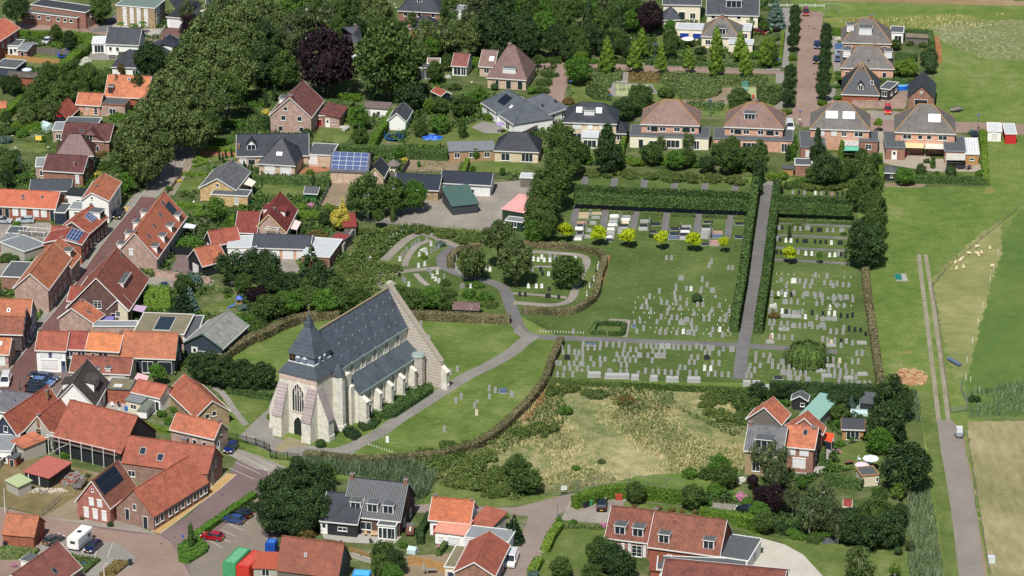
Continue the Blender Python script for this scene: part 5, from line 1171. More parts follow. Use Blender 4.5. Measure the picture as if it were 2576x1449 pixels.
house('', (693,655),(855,662),2.7, w=4.5, roof='flat', wall=WW, tile=GREYROOF, wing=h)
house('', (660,505),(840,522),3, w=4, roof='flat', wall=WW, tile=plain('black_deck', (44,46,48), .7, .15), fascia=BLK, wing=h, win=[('F',.75,.3,1.4,1.7,'w')])
h = house('red house with solar panels and black dormer', (888,905),(1078,740),3.8, CB=(705,765), RB=(940,622), wall=B_DK, tile=T_RED, chim=[(.98,1,.4,.5)], solar=[('F',.42,.78,.28,.8,4,4,'blue')], dorm=[('F',.84,.1,2.6,1.6,'white')], win=[('F',t,.5,1,1.8,'w') for t in (.1,.3,.5,.7,.9)])
h = house('red house with six solar panels by the street', (815,1012),(888,905),4.4, w=8, side=1, RB=(745,850), wall=B_RED, tile=T_RED, solar=[('F',.02,.95,.2,.85,3,4,'blue')], chim=[(.1,1,.3,.5)], win=[('F',t,z,1,1.4,'w') for t in (.25,.75) for z in (.7,3)])
house('', (495,968),(640,975),3, w=6, hr=5, wall=B_PK, tile=T_RED, wing=h)
house('narrow bright orange house with mossy dormer', (712,1238),(800,1130),4.2, w=8, side=1, RB=(650,945), wall=B_PK, tile=T_OR, dorm=[('F',.6,.2,2.2,1.4,'white')], win=[('F',t,z,1,1.3,'w') for t in (.25,.75) for z in (.6,)])
h = house('long weathered orange house beside the pavement', (482,1460),(710,1150),5.2, CA=(175,1405), RB=(495,1000), wall=B_PK, tile=T_OR2, sky=[('K',.75,.5,.8,1)], win=[('F',t,z,1.1,1.4,'w') for t in (.12,.3,.5,.7,.88) for z in (.7,3.4)])
house('', (12,1335),(225,1345),3, CB=(320,1195), roof='flat', wall=B_RB, tile=DARKROOF, wing=h, win=[])
house('black flat-roofed shed in backyard', (65,898),(240,905),2.4, w=4, roof='flat', wall=BLK, tile=DARKROOF, name='shed', cat='shed')
house('metal-roofed shed with red striped front', (-30,988),(135,1027),2.2, CB=(180,942), hb=2.6, roof='mono', wall=stripes('red_striped_boards', (120,30,36), (200,196,190), .6, 3, .7), tile=CORR, name='shed', cat='shed')
house('wide pale corrugated canopy behind the houses', (245,1085),(470,1010),2.6, w=8, roof='flat', wall=GRW, tile=CORR, name='shed', cat='canopy')
DR = [('F',t,.04,1.9,1.5,'white') for t in (.09,.34,.59,.85)]+[('K',t,.04,1.9,1.5,'white') for t in (.1,.36,.62,.88)]
house('long orange-red terrace with rows of dormers', (1575,1145),(1868,728),3.2, CA=(1205,1050), RA=(1345,900), wall=B_PK, tile=tiles('even_orange_red_tile', (186,96,72), (160,84,64), var=.1), dorm=DR, chim=[(.02,1,.4,.6)],
   sky=[('F',.16,.5,.8,1.1),('F',.38,.55,.8,1.1),('F',.62,.6,.8,1.1),('F',.82,.75,.8,1.1)], solar=[('F',.8,.93,.35,.72,2,3,'black')], win=[('A',.6,3.4,.9,1.3,'s')]+[('F',t,.4,1.2,1.9,'w') for t in (.05,.18,.3,.42,.55,.68,.8,.93)])
h = house('big brown-red hall with black clerestory', (1290,1669),(1490,1362),3, w=12.5, side=1, RB=(1190,1050), wall=B_DK, tile=T_BRO, dorm=[('F',.5,.35,6,1,'dark')], sky=[('F',.93,.75,.6,1)], fascia=WHITE, win=[('A',.5,3,1.6,1.6,'m'),('A',.25,.5,1,1.6,'w')])
crop(0,2)
house('white-gabled house with deep red roof', (685,128),(1155,150),3.7, RB=(1180,10), w=7, wall=WW, tile=T_RED, win=[('B',.5,.4,1.5,1.8,'w'),('B',.5,3.4,1,1.4,'w')])
h = house('pale house with long orange catslide roof', (935,352),(1040,272),3, CA=(595,300), RA=(725,205), rf=.6, wall=B_PK, tile=T_OR, chim=[(.9,1,.3,.5)], sky=[('F',.45,.35,.5,1)], win=[])
house('', (940,388),(1370,388),2.7, CB=(1402,335), roof='flat', wall=B_PK, tile=GREYROOF, wing=h, win=[])
house('yellow boarded cottage end with small panes', (1282,222),(1325,170),3, w=4, side=1, hr=5, wall=CREAM, tile=T_BRO, win=[('A',.5,1.4,1,1.2,'m')])
house('white house with blank shop shutter', (365,622),(655,632),4.6, w=7, RA=(440,437), wall=WW, tile=T_OR2, chim=[(.02,1,.5,.5)], win=[('F',.24,3,1.5,1.2,'s'),('F',.48,3,.7,1.2,'db'),('F',.72,3,1.7,1.2,'s'),('F',.42,.7,3.2,1.9,'s'),('F',.92,.1,.9,2.4,'db')])
house('narrow brick house with dark green door', (658,612),(868,620),4.6, w=7, RA=(690,440), wall=B_PK, tile=T_RED, chim=[(.95,1,.5,.5)], win=[('F',.2,3,1.4,1.2,'w'),('F',.75,3,1.6,1.2,'w'),('F',.14,.1,.9,2.5,'d'),('F',.6,.8,1.2,1.5,'w')])
house('grey stucco house with mottled orange roof', (870,622),(1190,640),4.6, w=7, RA=(905,450), wall=brick('tan_stucco', (168,148,126)), tile=T_OR3, chim=[(.95,1,.5,.5)], win=[('F',.52,3,2,1.2,'w'),('F',.2,3,.8,1,'w')])
house('low brown pantiled outhouse with white dormer box', (710,840),(1298,868),2.7, w=6, RB=(1335,712), wall=CREAM, tile=T_BRO, dorm=[('F',.64,.05,1,.6,'shut'),('F',.46,.05,.8,.4,'shut')], win=[('F',.8,.4,3,1.7,'s')])
house('black-fronted workshop with wide pantile roof', (1210,690),(1755,710),3.5, CB=(1838,560), RB=(1778,462), wall=plain('dark_front_boards', (52,58,68), .7, .12), tile=T_OR2, fascia=plain('green_edge', (52,84,72), .6, .1), name='workshop', cat='workshop', win=[('F',.5,.3,2.2,2.4,'w'),('F',.82,.1,2.6,2.6,'dk'),('B',.5,3.6,.8,1,'w'),('B',.7,1.2,1,1.2,'w')])
h = house('flat mossy warehouse roof with long skylight', (1345,450),(1848,470),3.4, CB=(1960,272), roof='flat', wall=B_PK, tile=MOSS, name='warehouse', cat='warehouse', sky=[('F',.52,.15,3.4,7,'ridge')])
house('', (1850,520),(1965,522),2.7, CB=(2140,285), roof='flat', wall=B_PK, tile=DARKROOF, wing=h)
h = house('long grey cement-roofed shed with blue gable', (2235,610),(2492,378),2.8, CA=(1842,562), RA=(2030,465), wall=BLUB, tile=ASB, name='warehouse', cat='shed', fascia=plain('green_edge', (52,84,72), .6, .1), win=[('A',.72,.1,1.2,2.2,'dw'),('A',.45,1.2,2.6,.5,'w'),('A',.18,1.2,2.4,.5,'w')])
h = house('white cottage with steep black roof', (950,1185),(1090,945),2.9, CA=(590,1085), RA=(765,965), wall=WW, tile=tiles('black_brown_tile', (84,76,72), (66,60,58)), dorm=[('F',.5,.22,4,1.8,'cat'),('K',.5,.2,3,1.4,'cat')], win=[('A',.5,3.1,1,1,'w'),('F',.5,.4,1.4,1.8,'w'),('F',.8,.3,1.1,2,'w')])
house('red pantiled outhouse with white wall', (1330,1045),(1608,1107),2.9, RB=(1645,988), w=5, wall=WW, tile=T_OR, name='outbuilding', cat='outbuilding', fascia=plain('green_edge', (52,84,72), .6, .1), win=[('F',.9,.2,.7,1.8,'d')])
house('tiny lean-to with grey corrugated roof', (1268,1130),(1415,1162),2.1, CB=(1505,1097), roof='mono', hb=2.6, wall=CREAM, tile=CORR, name='shed', cat='shed', win=[('F',.5,.6,1.3,1,'w')])
house('flat mossy store with red brick wall', (1080,1015),(1308,1025),2.9, CB=(1368,928), roof='flat', wall=B_RED, tile=MOSS, trim=False, name='outbuilding', cat='outbuilding', sky=[('F',.4,.2,1.6,1.2,'white')])
house('orange-roofed barn with two small white windows', (1697,1040),(1970,1300),2.6, CB=(2312,1240), RB=(2120,1135), wall=B_TAN, tile=T_OR2, name='barn', cat='barn', win=[('B',.34,1.8,.9,1,'w'),('B',.55,2.1,.9,1,'w')])
house('orange cottage with brick side facing parked car', (1722,1418),(2150,1515),3.3, CB=(2285,1418), RB=(2190,1360), wall=B_PK, tile=T_OR, chim=[(.98,1,.5,.5)], win=[('F',.55,1,.9,1.2,'w'),('F',.78,1,.9,1.2,'w'),('B',.3,.2,.8,2,'dw'),('B',.5,3.1,.6,.7,'w')])
house('great orange barn behind scaffolding', (548,1499),(1215,1664),3.5, RA=(715,1135), w=11, wall=BLK, tile=T_OR2, name='barn', cat='barn', trim=False, sky=[], win=[])
house('red-roofed house with dark blue gable', (165,1470),(602,1172),3, CA=(-70,1425), RA=(60,1285), wall=plain('navy_gable', (54,62,78), .7, .1), tile=T_RED, chim=[(.85,.5,.4,.6)], win=[('A',.45,3,.9,1.2,'w'),('F',.5,.8,1.2,1.2,'w')])
house('grey stucco gabled house with green shutter', (520,1470),(740,1300),3, CA=(300,1395), RA=(395,1290), wall=GRW, tile=T_RED, chim=[(.02,1,.3,.5)], win=[('A',.5,2.2,1,1.5,'d'),('A',.25,.1,2.2,2,'d')])
house('slate-grey roofed house at left edge', (-60,1232),(245,1272),4, w=8, RB=(300,1075), wall=WW, tile=tiles('grey_violet_tile', (112,110,116), (92,90,96)), sky=[('F',.55,.5,.6,.6)])
house('street house with blue-grey gable end', (-120,318),(292,332),3.6, CB=(400,228), RB=(322,122), wall=BLUEW, tile=T_OR2, sky=[('F',.48,.35,.6,.8)], win=[('B',.2,.5,1,1.8,'w'),('B',.5,.5,1,1.8,'w'),('B',.8,.5,1,1.8,'w'),('B',.5,3.8,.8,1,'w')])
h = house('house with dark shaped street gable', (-120,457),(216,468),3.8, w=7, RB=(240,300), wall=brick('dark_gable_brick', (96,84,84)), tile=T_BRO, win=[('B',.25,.6,1,1.7,'w'),('B',.7,.6,1,1.7,'w'),('B',.5,3.8,1.4,1.5,'m')])
mb = MB()
for y0, y1, zt in ((-.15,.9,4.6),(.9,1.9,5.6),(1.9,2.8,6.6),(2.8,4.2,7.6),(4.2,5.1,6.6),(5.1,6.1,5.6),(6.1,7.15,4.6)): mb.box(h.L+.26,h.L+.5,y0,y1,3.2,zt)
h.mk(mb, 'stepped_gable', brick('dark_gable_brick', (96,84,84)))
house('orange corner house with shuttered window', (-120,662),(80,668),3, w=6, RB=(108,512), wall=B_PK, tile=T_OR, sky=[('F',.55,.5,.6,.9,'white')], win=[('F',.68,.6,1.3,1.7,'s')])
crop(0,1)
h = house('yellow brick bungalow with dark slate roof', (2368,462),(2510,282),3, CA=(2028,420), RA=(2185,350), wall=B_YEL, tile=T_SLT, chim=[(.95,1,.5,.7)], win=[('A',.5,3.4,.7,.8,'w'),('F',.5,.6,2,1.6,'w')])
house('', (2125,508),(2490,528),2.6, CB=(2515,468), roof='flat', wall=B_YEL, tile=DARKROOF, wing=h, win=[('F',.27,.6,.8,1.4,'c'),('F',.7,.6,.9,1.5,'c')])
house('black-gabled garage with orange roof', (2040,1225),(2272,1165),2.6, CA=(1897,1145), RA=(1962,1062), wall=BLK, tile=T_OR, name='garage', cat='garage', win=[('A',.5,.1,2.2,2,'g')])
house('second black-gabled garage with red roof', (2140,1018),(2412,972),2.6, CA=(2017,960), RA=(2082,885), wall=BLK, tile=T_RED, name='garage', cat='garage', win=[('A',.5,.1,2.2,2,'g')])
house('flat pale-roofed building between the garages', (2290,1045),(2575,1045),2.7, w=7, roof='flat', wall=WW, tile=PALEROOF, name='garage', cat='garage', win=[('F',.6,.1,2.4,2.1,'g')])
crop(1,1)
h = house('red-tiled house with yellow-trimmed gable', (297,885),(410,660),3, CA=(-10,830), RA=(105,710), wall=B_PK, tile=T_DRED, chim=[(.3,.9,0,.6)], fascia=plain('cream_edge', (218,200,150), .6, .05), dorm=[('F',.5,.3,2.8,1.3,'cat'),('K',.6,.3,2.4,1.2,'cat')], sky=[('F',.35,.7,.4,1)],
   win=[('A',.45,.9,1.1,1.3,'w'),('A',.78,.9,1,1.3,'w')])
house('', (-206,885),(0,895),3, w=8, RA=(-185,680), wall=B_PK, tile=T_DRED, wing=h, win=[('F',.5,.9,1.3,1.3,'w')])
house('row of garages with white doors', (-35,1042),(535,1058),2.5, w=7, RB=(550,928), wall=B_PINK, tile=CORD, name='garage', cat='garage row', fascia=WHITE, win=[('F',t,.1,2.3,2.1,'g') for t in (.12,.38,.625,.87)])
house('flat pale-roofed brick annexe of garages', (738,1142),(866,965),2.7, CB=(580,955), roof='flat', wall=B_RB, tile=PALEROOF, name='garage', cat='garage')
house('red felt lean-to beside the board fence', (890,838),(1005,834),2.3, CB=(1062,716), hb=2.7, roof='mono', wall=OLDW, tile=REDF, name='shed', cat='shed')
house('low red felt-roofed shed by garages', (742,952),(880,975),2.2, CB=(925,912), roof='flat', wall=OLDW, tile=REDF, trim=False, name='shed', cat='shed')
h = house('black-tiled bungalow with triangular front roof', (-188,123),(522,112),2.8, w=10, RB=(536,-101), wall=B_MX, tile=T_BLK, chim=[(.02,.4,-1.2,.6)], dorm=[('F',.2,.25,2,1.3,'gab')], win=[('F',.08,.6,1.6,1.5,'s'),('F',.2,.6,1.6,1.5,'w')])
house('', (30,193),(390,215),2.8, w=10, hr=7.2, roof='hip', hip=4, wall=B_MX, tile=T_BLK, cats=T_BLK, wing=h, sky=[('F',.52,.3,1.4,1,'white')], win=[('F',.3,.3,2.4,1.9,'s'),('F',.75,.3,2.6,1.9,'s')])
h2 = house('', (513,105),(755,118),2.8, CB=(830,8), roof='flat', wall=B_MX, tile=DARKROOF, wing=h, win=[('F',.22,.5,2.4,1.9,'s')])
h = house('brick garage covered in blue solar panels', (748,275),(1125,290),2.7, w=7, RB=(1140,98), wall=B_MX, tile=T_BLK, name='garage', cat='garage', trim=False, solar=[('F',.02,.97,.06,.98,5,4,'blue')], win=[])
house('', (1280,335),(1335,228),2.5, CA=(1122,318), RA=(1195,245), wall=B_MX, tile=T_BLK, wing=h, fascia=plain('cream_edge', (218,200,150), .6, .05), win=[('A',.5,2.8,.3,.5,'w')])
h = house('white-boarded workshop with black roof', (1862,390),(2355,415),2.7, w=6, RB=(2398,300), wall=WBRD, tile=CORB, name='workshop', cat='workshop', win=[('F',.32,.6,2.4,1.2,'w'),('F',.6,.6,1.8,1,'w'),('F',.52,.1,1,2.1,'dr')])
house('low tan brick shed with black curved roof', (1392,445),(1830,468),2.5, w=8, RB=(1860,322), wall=B_TAN, tile=CORB, name='workshop', cat='workshop', win=[('F',.7,.8,1,1,'w')])
house('dark shed with sloping green roof on yard', (1978,628),(2235,602),2.1, CB=(2282,455), hb=3.4, roof='mono', wall=stripes('dark_slate_boards', (58,64,70), (44,48,54), .35, 3, .6, .85, .4), tile=CORG, name='shed', cat='shed', trim=False)
h = house('dark green shed with pink corrugated roof', (2478,658),(2690,695),2.8, CB=(2731,550), hb=3.4, roof='mono', wall=GRNB, tile=CORR_P, name='shed', cat='shed', trim=False)
house('', (2512,770),(2680,790),2.2, w=2.5, roof='flat', wall=GRNB, tile=CORR, wing=h)
house('small open store with white flat roof', (2660,340),(2790,345),2.3, w=3, roof='flat', wall=OLDW, tile=PALEROOF, name='shed', cat='shed')
h = house('low pool house with glossy black hipped roof', (2400,62),(2838,80),2.7, w=8, RA=(2500,-115), roof='hip', hip=3, wall=B_CR, tile=T_BLK, cats=T_BLK, name='outbuilding', cat='outbuilding', win=[('F',.25,.3,2,1.8,'w'),('F',.75,.2,2.6,2,'w')])
house('', (1948,76),(2398,64),2.5, w=5, roof='mono', hb=2.9, wall=plain('stacked_logs_wall', (156,128,98), .95, .35, 3, fine=14), tile=CORR, wing=h)
house('small dark green garden hut', (490,495),(612,502),1.8, CB=(645,442), hr=2.6, wall=plain('green_boards', (34,84,54), .6, .15), tile=DARKROOF, name='shed', cat='shed')
crop(1,2)
house('green cemetery shed with lichened roof', (1985,216),(2236,228),1.7, w=3.2, RA=(1993,145), wall=plain('teal_boards', (24,86,72), .6, .1), tile=tiles('speckled_tile', (130,104,98), (104,82,78), moss=(206,200,190), mossamt=.58), name='shed', cat='shed', trim=False)
crop(3,3)
h = house('slate-roofed semi-detached house with white bay', (-228,180),(140,218),4.8, w=8, RA=(-176,-79), wall=B_TAN, tile=T_SLT, dorm=[('F',.5,.1,3.4,1.6,'white')], chim=[(.02,1,.5,.7)], win=[('F',.3,.8,1.4,1.8,'w'),('F',.75,.8,1.6,1.6,'w')])
house('', (130,-80),(215,-180),4.6, w=6.5, side=1, RB=(60,-344), wall=OLDW, tile=T_OR, wing=h, win=[])
h = house('orange-roofed brick semi-detached house with shutters', (150,140),(458,170),4.9, w=8, RA=(175,-70), wall=B_RB, tile=T_OR, fascia=WHITE, chim=[(.92,.95,.3,.7)], sky=[('F',.65,.55,.8,1.2),('F',.85,.9,.5,.8)], win=[('F',.3,3.3,1.4,1.2,'s'),('F',.7,3.3,1.7,1.2,'s'),('F',.55,.8,2.4,1.9,'s'),('B',.5,1,1,1.2,'w')])
house('', (540,20),(570,-50),4.6, w=6.5, side=1, RB=(395,-206), wall=B_RB, tile=T_OR, wing=h, win=[])
house('cream garden shed with dark flat roof', (945,442),(1110,428),2.2, CB=(1175,337), roof='flat', wall=CREAM, tile=DARKROOF, fascia=WOOD, name='shed', cat='shed', win=[('F',.95,.8,.5,.9,'w')])
house('tiny red-roofed hutch among the vegetable beds', (770,745),(830,748),1.5, w=2, hr=2.1, wall=WW, tile=REDF, name='shed', cat='shed')
crop(3,2)
house('long lean-to with translucent green roof', (322,1287),(510,1325),2.5, CB=(620,1108), roof='mono', hb=3, wall=GRW, tile=PALEG, name='conservatory', cat='lean-to')
house('black garden shed with white-framed gable', (392,1132),(405,1085),2.1, CA=(248,1114), hr=2.9, wall=BLK, tile=DARKROOF, name='shed', cat='shed', win=[('A',.3,.8,.8,.7,'w')])
house('low dark shed beneath the ditch trees', (930,1158),(1050,1168),1.8, w=4, hb=2.2, roof='mono', wall=BLK, tile=DARKROOF, name='shed', cat='shed', trim=False)
house('summer house with black shingle roof', (750,1418),(962,1425),2.2, w=4.2, hr=3.3, wall=WOOD, tile=plain('black_shingle', (64,66,72), .9, .25, 3), name='summer_house', cat='summer house', fascia=WOOD, trim=True, win=[('F',.5,.1,2.4,1.8,'w')])
crop(2,3)
h = house('long red-pantiled farmhouse with white dormers', (948,1060),(1378,1113),3, RA=(1003,752), w=9, wall=B_RB, tile=tiles('two_tone_red_pantile', (140,80,64), (106,64,56), pitch=.36, depth=.9), dorm=[('F',.3,.12,1.9,1.5,'white'),('F',.72,.12,1.9,1.5,'white')],
   win=[('F',.26,.7,1,1.4,'m'),('F',.12,.7,.5,1.4,'s'),('F',.4,.7,.5,1.4,'s'),('F',.72,.1,1.8,2.1,'m'),('F',.55,.1,.5,2.1,'s'),('F',.9,.1,.5,2.1,'s')])
house('', (1378,1148),(2080,1243),2.9, RB=(2143,895), w=9, wall=B_RED, tile=tiles('two_tone_red_pantile', (140,80,64), (106,64,56)), wing=h, chim=[(.0,1,.6,.6)], dorm=[('F',.2,.12,1.9,1.5,'white'),('F',.84,.12,1.9,1.5,'white')], win=[('F',.08,.5,.8,.8,'w'),('F',.3,.6,1,1.2,'w')])
house('', (2078,1256),(2375,1300),2.7, CB=(2480,1075), roof='flat', wall=WW, tile=DARKROOF, wing=h, win=[('B',.5,.2,1.8,2,'w')])
house('', (1460,1385),(2350,1420),2.6, w=5, roof='flat', wall=WW, tile=DARKROOF, wing=h, sky=[('F',.63,.3,1.1,1,'white'),('F',.83,.3,1.1,1,'white')])
house('red-tiled barn cut by bottom edge', (1500,1545),(2700,1660),2.8, RA=(1560,1292), w=10, wall=B_RED, tile=tiles('two_tone_red_pantile', (140,80,64), (106,64,56)), name='barn', cat='barn')
house('small red lean-to roof by the patio', (1390,1395),(1480,1400),2.4, CB=(1515,1265), hb=2.6, roof='mono', wall=B_RED, tile=tiles('plain_red_tile', (140,70,54), (112,60,50)), name='shed', cat='lean-to')
crop(1,3)
h = house('modern dark brick house with three dormers', (880,832),(1445,892),3.1, CB=(1590,645), RB=(1487,520), wall=B_DK, tile=T_BLK, fascia=LEAD, chim=[(.02,1,.8,.7),(.98,1,.8,.7)], dorm=[('F',.2,.13,1.9,1.5,'white'),('F',.5,.13,1.9,1.5,'white'),('F',.78,.13,1.9,1.5,'white')],
   win=[('F',.4,.7,2,1.5,'w'),('B',.3,.6,1.2,1.6,'w'),('B',.7,.6,1.2,1.6,'w')])
house('', (655,890),(1012,925),2.6, RA=(700,607), w=10, wall=BLK, tile=T_BLK, wing=h, win=[('F',.08,.1,1.1,2.2,'dw'),('F',.6,1,1.7,.7,'w')])
house('', (1225,935),(1400,952),2.7, w=3, roof='flat', wall=WW, tile=DARKROOF, wing=h, win=[('F',.15,.2,.7,2.1,'w'),('F',.42,.2,.9,2.1,'w'),('F',.66,.2,.9,2.1,'w'),('F',.88,.2,.6,2.1,'w')])
h = house('white house with orange roof and red door', (1750,878),(2145,915),3, CB=(2237,768), RB=(2178,697), wall=WW, tile=T_OR3, chim=[(.04,1,.6,.5),(.97,1,.4,.4)], win=[('F',.15,.1,.9,1.9,'dr'),('B',.5,3,.7,1.2,'w')])
house('', (1803,1005),(2103,1042),2.2, w=4.2, hb=3, roof='mono', wall=WW, tile=stripes('pale_red_corrugated', (214,150,128), (186,122,100), .3, 0, .7), wing=h, win=[('F',.18,.6,.8,.8,'s'),('F',.62,.3,2,1.2,'s')])
house('', (2150,925),(2345,985),2.2, CB=(2430,852), hb=3.4, roof='mono', wall=GRW, tile=tiles('smooth_red_tile', (164,86,66), (140,74,58), var=.1), wing=h, win=[('B',.5,.5,1,1.2,'w')])
house('', (2105,1060),(2540,1110),2.5, w=4.5, roof='flat', wall=WW, tile=GREYROOF, wing=h, win=[('F',.1,.1,1.8,2,'s')])
h = house('orange-roofed brick barn beside white van', (2395,1445),(2542,1142),2.8, CA=(2008,1392), RA=(2170,1312), wall=B_RB, tile=T_OR2, name='barn', cat='barn', win=[('A',.45,1.2,1.1,1,'m'),('F',.3,.1,2.2,2.2,'db'),('F',.7,.1,2.2,2.2,'db')])
house('flat mossy store beside the yard', (1900,1357),(2022,1370),2.5, CB=(2140,1160), roof='flat', wall=CREAM, tile=MOSS, name='shed', cat='store', win=[('F',.5,.1,1.2,1.6,'db')])
h = house('old brown pantiled barn with black boarded end', (215,1385),(820,1460),2.5, CB=(1018,1287), RA=(320,1055), wall=OLDW, tile=tiles('old_brown_pantile', (148,82,64), (120,72,60), moss=(150,124,84), mossamt=.6), name='barn', cat='barn', trim=False, sky=[('F',.42,.45,.4,.7)], win=[])
house('', (-25,1372),(215,1378),2.3, w=4.6, hb=2.9, roof='mono', wall=GRW, tile=plain('red_oxide_roof', (160,78,58), .9, .25), wing=h)
crop(0,3)
house('brick gable house with black solar roof', (1105,755),(1362,552),3.3, CA=(805,665), RA=(940,495), wall=brick('red_house_brick', (164,108,98)), tile=tiles('dull_red_tile', (140,88,70), (116,72,60)), solar=[('F',.03,.8,.4,.95,1,2,'black')],
   win=[('A',.3,2.9,1,1.3,'s'),('A',.55,2.9,1,1.3,'s'),('A',.18,.4,1,1.8,'s'),('A',.45,.4,1,1.8,'s'),('A',.72,.4,1,1.8,'s'),('A',.5,5.6,.5,.6,'w')])
h = house('long former school with orange pantile roof', (1545,848),(2085,505),2.8, CA=(1182,738), RA=(1360,585), wall=brick('school_brick', (146,118,106)), tile=T_OR, trim=False, win=[('F',t,.9,1,1.5,'w') for t in (.06,.15,.3,.41,.53,.64,.76,.88,.96)]+[('A',.22,.1,.9,2.2,'dk'),('A',.7,.9,.8,2,'dk'),('A',.5,3,.7,1.2,'w')])
house('', (1235,305),(2085,418),3.4, CB=(2300,262), RB=(2180,158), wall=brick('school_brick', (146,118,106)), tile=T_OR2, wing=h, trim=False, chim=[(.65,1.1,1,1)], sky=[('F',.2,.35,1.2,1.4),('F',.42,.2,1.2,1.4)], win=[('B',.3,2.6,.8,1.3,'w'),('B',.55,3,.8,1.3,'w'),('B',.3,.1,1.4,2.2,'w'),('F',.1,.8,1.4,1.2,'w')])
house('small windowless brick garage with orange roof', (28,1027),(335,1055),2.2, CB=(458,908), RB=(388,852), wall=B_RED, tile=T_OR2, name='garage', cat='garage', trim=False)
house('maroon-tiled house cut by bottom left corner', (350,1691),(808,1362),2.9, w=8.5, side=1, RB=(550,1118), wall=B_RB, tile=tiles('maroon_flat_tile', (138,80,72), (116,66,62), course=.5, pitch=.45), sky=[('F',.6,.25,.9,1.1)], dorm=[('K',.55,.4,2.6,1.5,'shut')], win=[('F',.8,.5,2,1.6,'w')])
house('red corrugated shed with black boarded walls', (250,402),(490,467),2.1, CB=(685,327), hb=2.5, roof='mono', wall=BLK, tile=CORR_R, name='shed', cat='shed', trim=False, win=[('F',.15,.2,.2,1.8,'s'),('F',.6,.2,.2,1.8,'s')])
house('grey block shed with pale green roof', (62,492),(182,556),1.9, CB=(275,490), hb=2.2, roof='mono', wall=GRW, tile=plain('sage_felt', (158,170,128), .9, .1), name='shed', cat='shed', trim=False)
house('grey rendered outhouse with bright orange roof', (118,95),(240,167),2.6, CB=(398,62), roof='mono', hb=3, wall=GRW, tile=T_OR, name='outbuilding', cat='outbuilding', win=[('F',.25,1,.8,.6,'w'),('F',.7,1,.8,.6,'w')])
house('white garage with flat grey roof, left edge', (-80,188),(108,195),2.6, w=7, roof='flat', wall=WW, tile=GREYROOF, name='garage', cat='garage', win=[('F',.5,.3,1.6,1.2,'w')])
house('tiny brick coal shed with dark roof', (75,256),(160,270),1.7, CB=(205,228), roof='flat', wall=B_RED, tile=DARKROOF, name='shed', cat='shed', trim=False, win=[('F',.5,.1,.7,1.3,'d')])
CB_ = lambda nm, c1, c2: stripes(nm, c1, c2, .3, 3, .5, .6, .5)
house('green steel shipping container', (2237,1312),(2368,1335),2.6, CA=(2390,1159), roof='flat', o=-.3, wall=CB_('green_steel', (74,160,106), (56,134,86)), tile=stripes('green_steel_roof', (110,176,134), (92,158,118), .4, 1, .5), fascia=CB_('green_steel', (74,160,106), (56,134,86)), name='shipping_container', cat='container')
house('red steel shipping container', (2374,1342),(2505,1368),2.6, CA=(2527,1186), roof='flat', o=-.3, wall=CB_('red_steel', (206,58,44), (172,44,34)), tile=stripes('red_steel_roof', (206,86,70), (190,72,58), .4, 1, .5), fascia=CB_('red_steel', (206,58,44), (172,44,34)), name='shipping_container', cat='container')
crop(1,3)
house('small blue storage container', (88,1125),(190,1135),2.3, CB=(256,1085), roof='flat', o=-.3, wall=CB_('blue_steel', (30,84,172), (24,66,144)), tile=plain('blue_steel_roof', (62,112,176), .5, .08), fascia=CB_('blue_steel', (30,84,172), (24,66,144)), name='shipping_container', cat='container')
house('light blue storage container cut by bottom edge', (962,1450),(1140,1460),2.4, CB=(1160,1395), roof='flat', o=-.3, wall=CB_('light_blue_steel', (70,160,216), (52,136,190)), tile=plain('light_blue_steel_roof', (84,172,224), .5, .08), fascia=CB_('light_blue_steel', (70,160,216), (52,136,190)), name='shipping_container', cat='container')
crop(1,2)
STONE = brick('white_limestone', (222,217,204), (200,194,180), var=.1)
STONE2 = plain('stone_dressing', (216,210,196), .9, .15)
BAND = stripes('banded_brick_stone', (172,160,150), (190,182,168), .6, 2, .95, .6, .1)
PINKB = brick('pink_brick', (204,182,170)); PTILE = tiles('pinkish_slope_tile', (182,166,164), (160,144,144), pitch=.25)
SLATE = tiles('blue_grey_slate', (88,97,108), (70,78,88), pitch=.35, course=.3, moss=(130,134,128), mossamt=.7, depth=.25, var=.15, rough=.55)
LEADR = tiles('lead_sheet_roof', (92,102,110), (78,86,94), pitch=2.2, course=9, depth=.2, rough=.5)
BOARD = stripes('grey_blue_boards', (118,130,148), (92,104,122), .2, 2, .6, .8, .3); COPP = plain('green_copper', (134,150,144), .7, .12); COPG = plain('weathered_coping', (158,148,134), .9, .2)
DOORG = plain('church_door', (34,44,42), .5, .1)
TH_ = 11.8
N_, S_ = G((232,845), TH_), G((610,935), TH_)
vS = (S_-N_); T = vS.length; vS.normalize(); vS.z = 0; uE = Vector((-vS.y, vS.x, 0))
ch = empty('church', (S_.x, S_.y, 0), atan2(uE.y, uE.x))
tag(ch, 'white stone church with slate roofs, square west tower and spire', 'church'); MARKS.append((S_.x+8, S_.y+10, 'white stone church'))
MI = (Matrix.Translation((S_.x,S_.y,0)) @ Matrix.Rotation(atan2(uE.y,uE.x),4,'Z')).inverted()
def loc(p, z): return MI @ G(p, z)
aw, ae, sf = loc((1015,1055),6.2), loc((1690,655),6.2), loc((1842,1030),0)
xe = (ae.x+sf.x)/2; ya = (aw.y+ae.y)/2; yn0 = 0.0; NW_ = T; RZ = 18.2; HN = 11.3; HA = 6.2; HT = 8.4
print('CHURCH T%.1f aw %s ae %s sf %s' % (T, aw, ae, sf))
def P(mb, nm, mats, par=None): return mb.build(nm, mats, par or ch)
mb = MB(); mb.box(0,T,0,T,0,TH_-1.2); mb.box(-.12,T+.12,-.12,T+.12,0,.9); tw = P(mb, 'tower', STONE)
mb = MB(); mb.box(-.004,T+.004,-.004,T+.004,TH_-1.198,TH_+.1); P(mb, 'tower_brick_band', PINKB, tw)
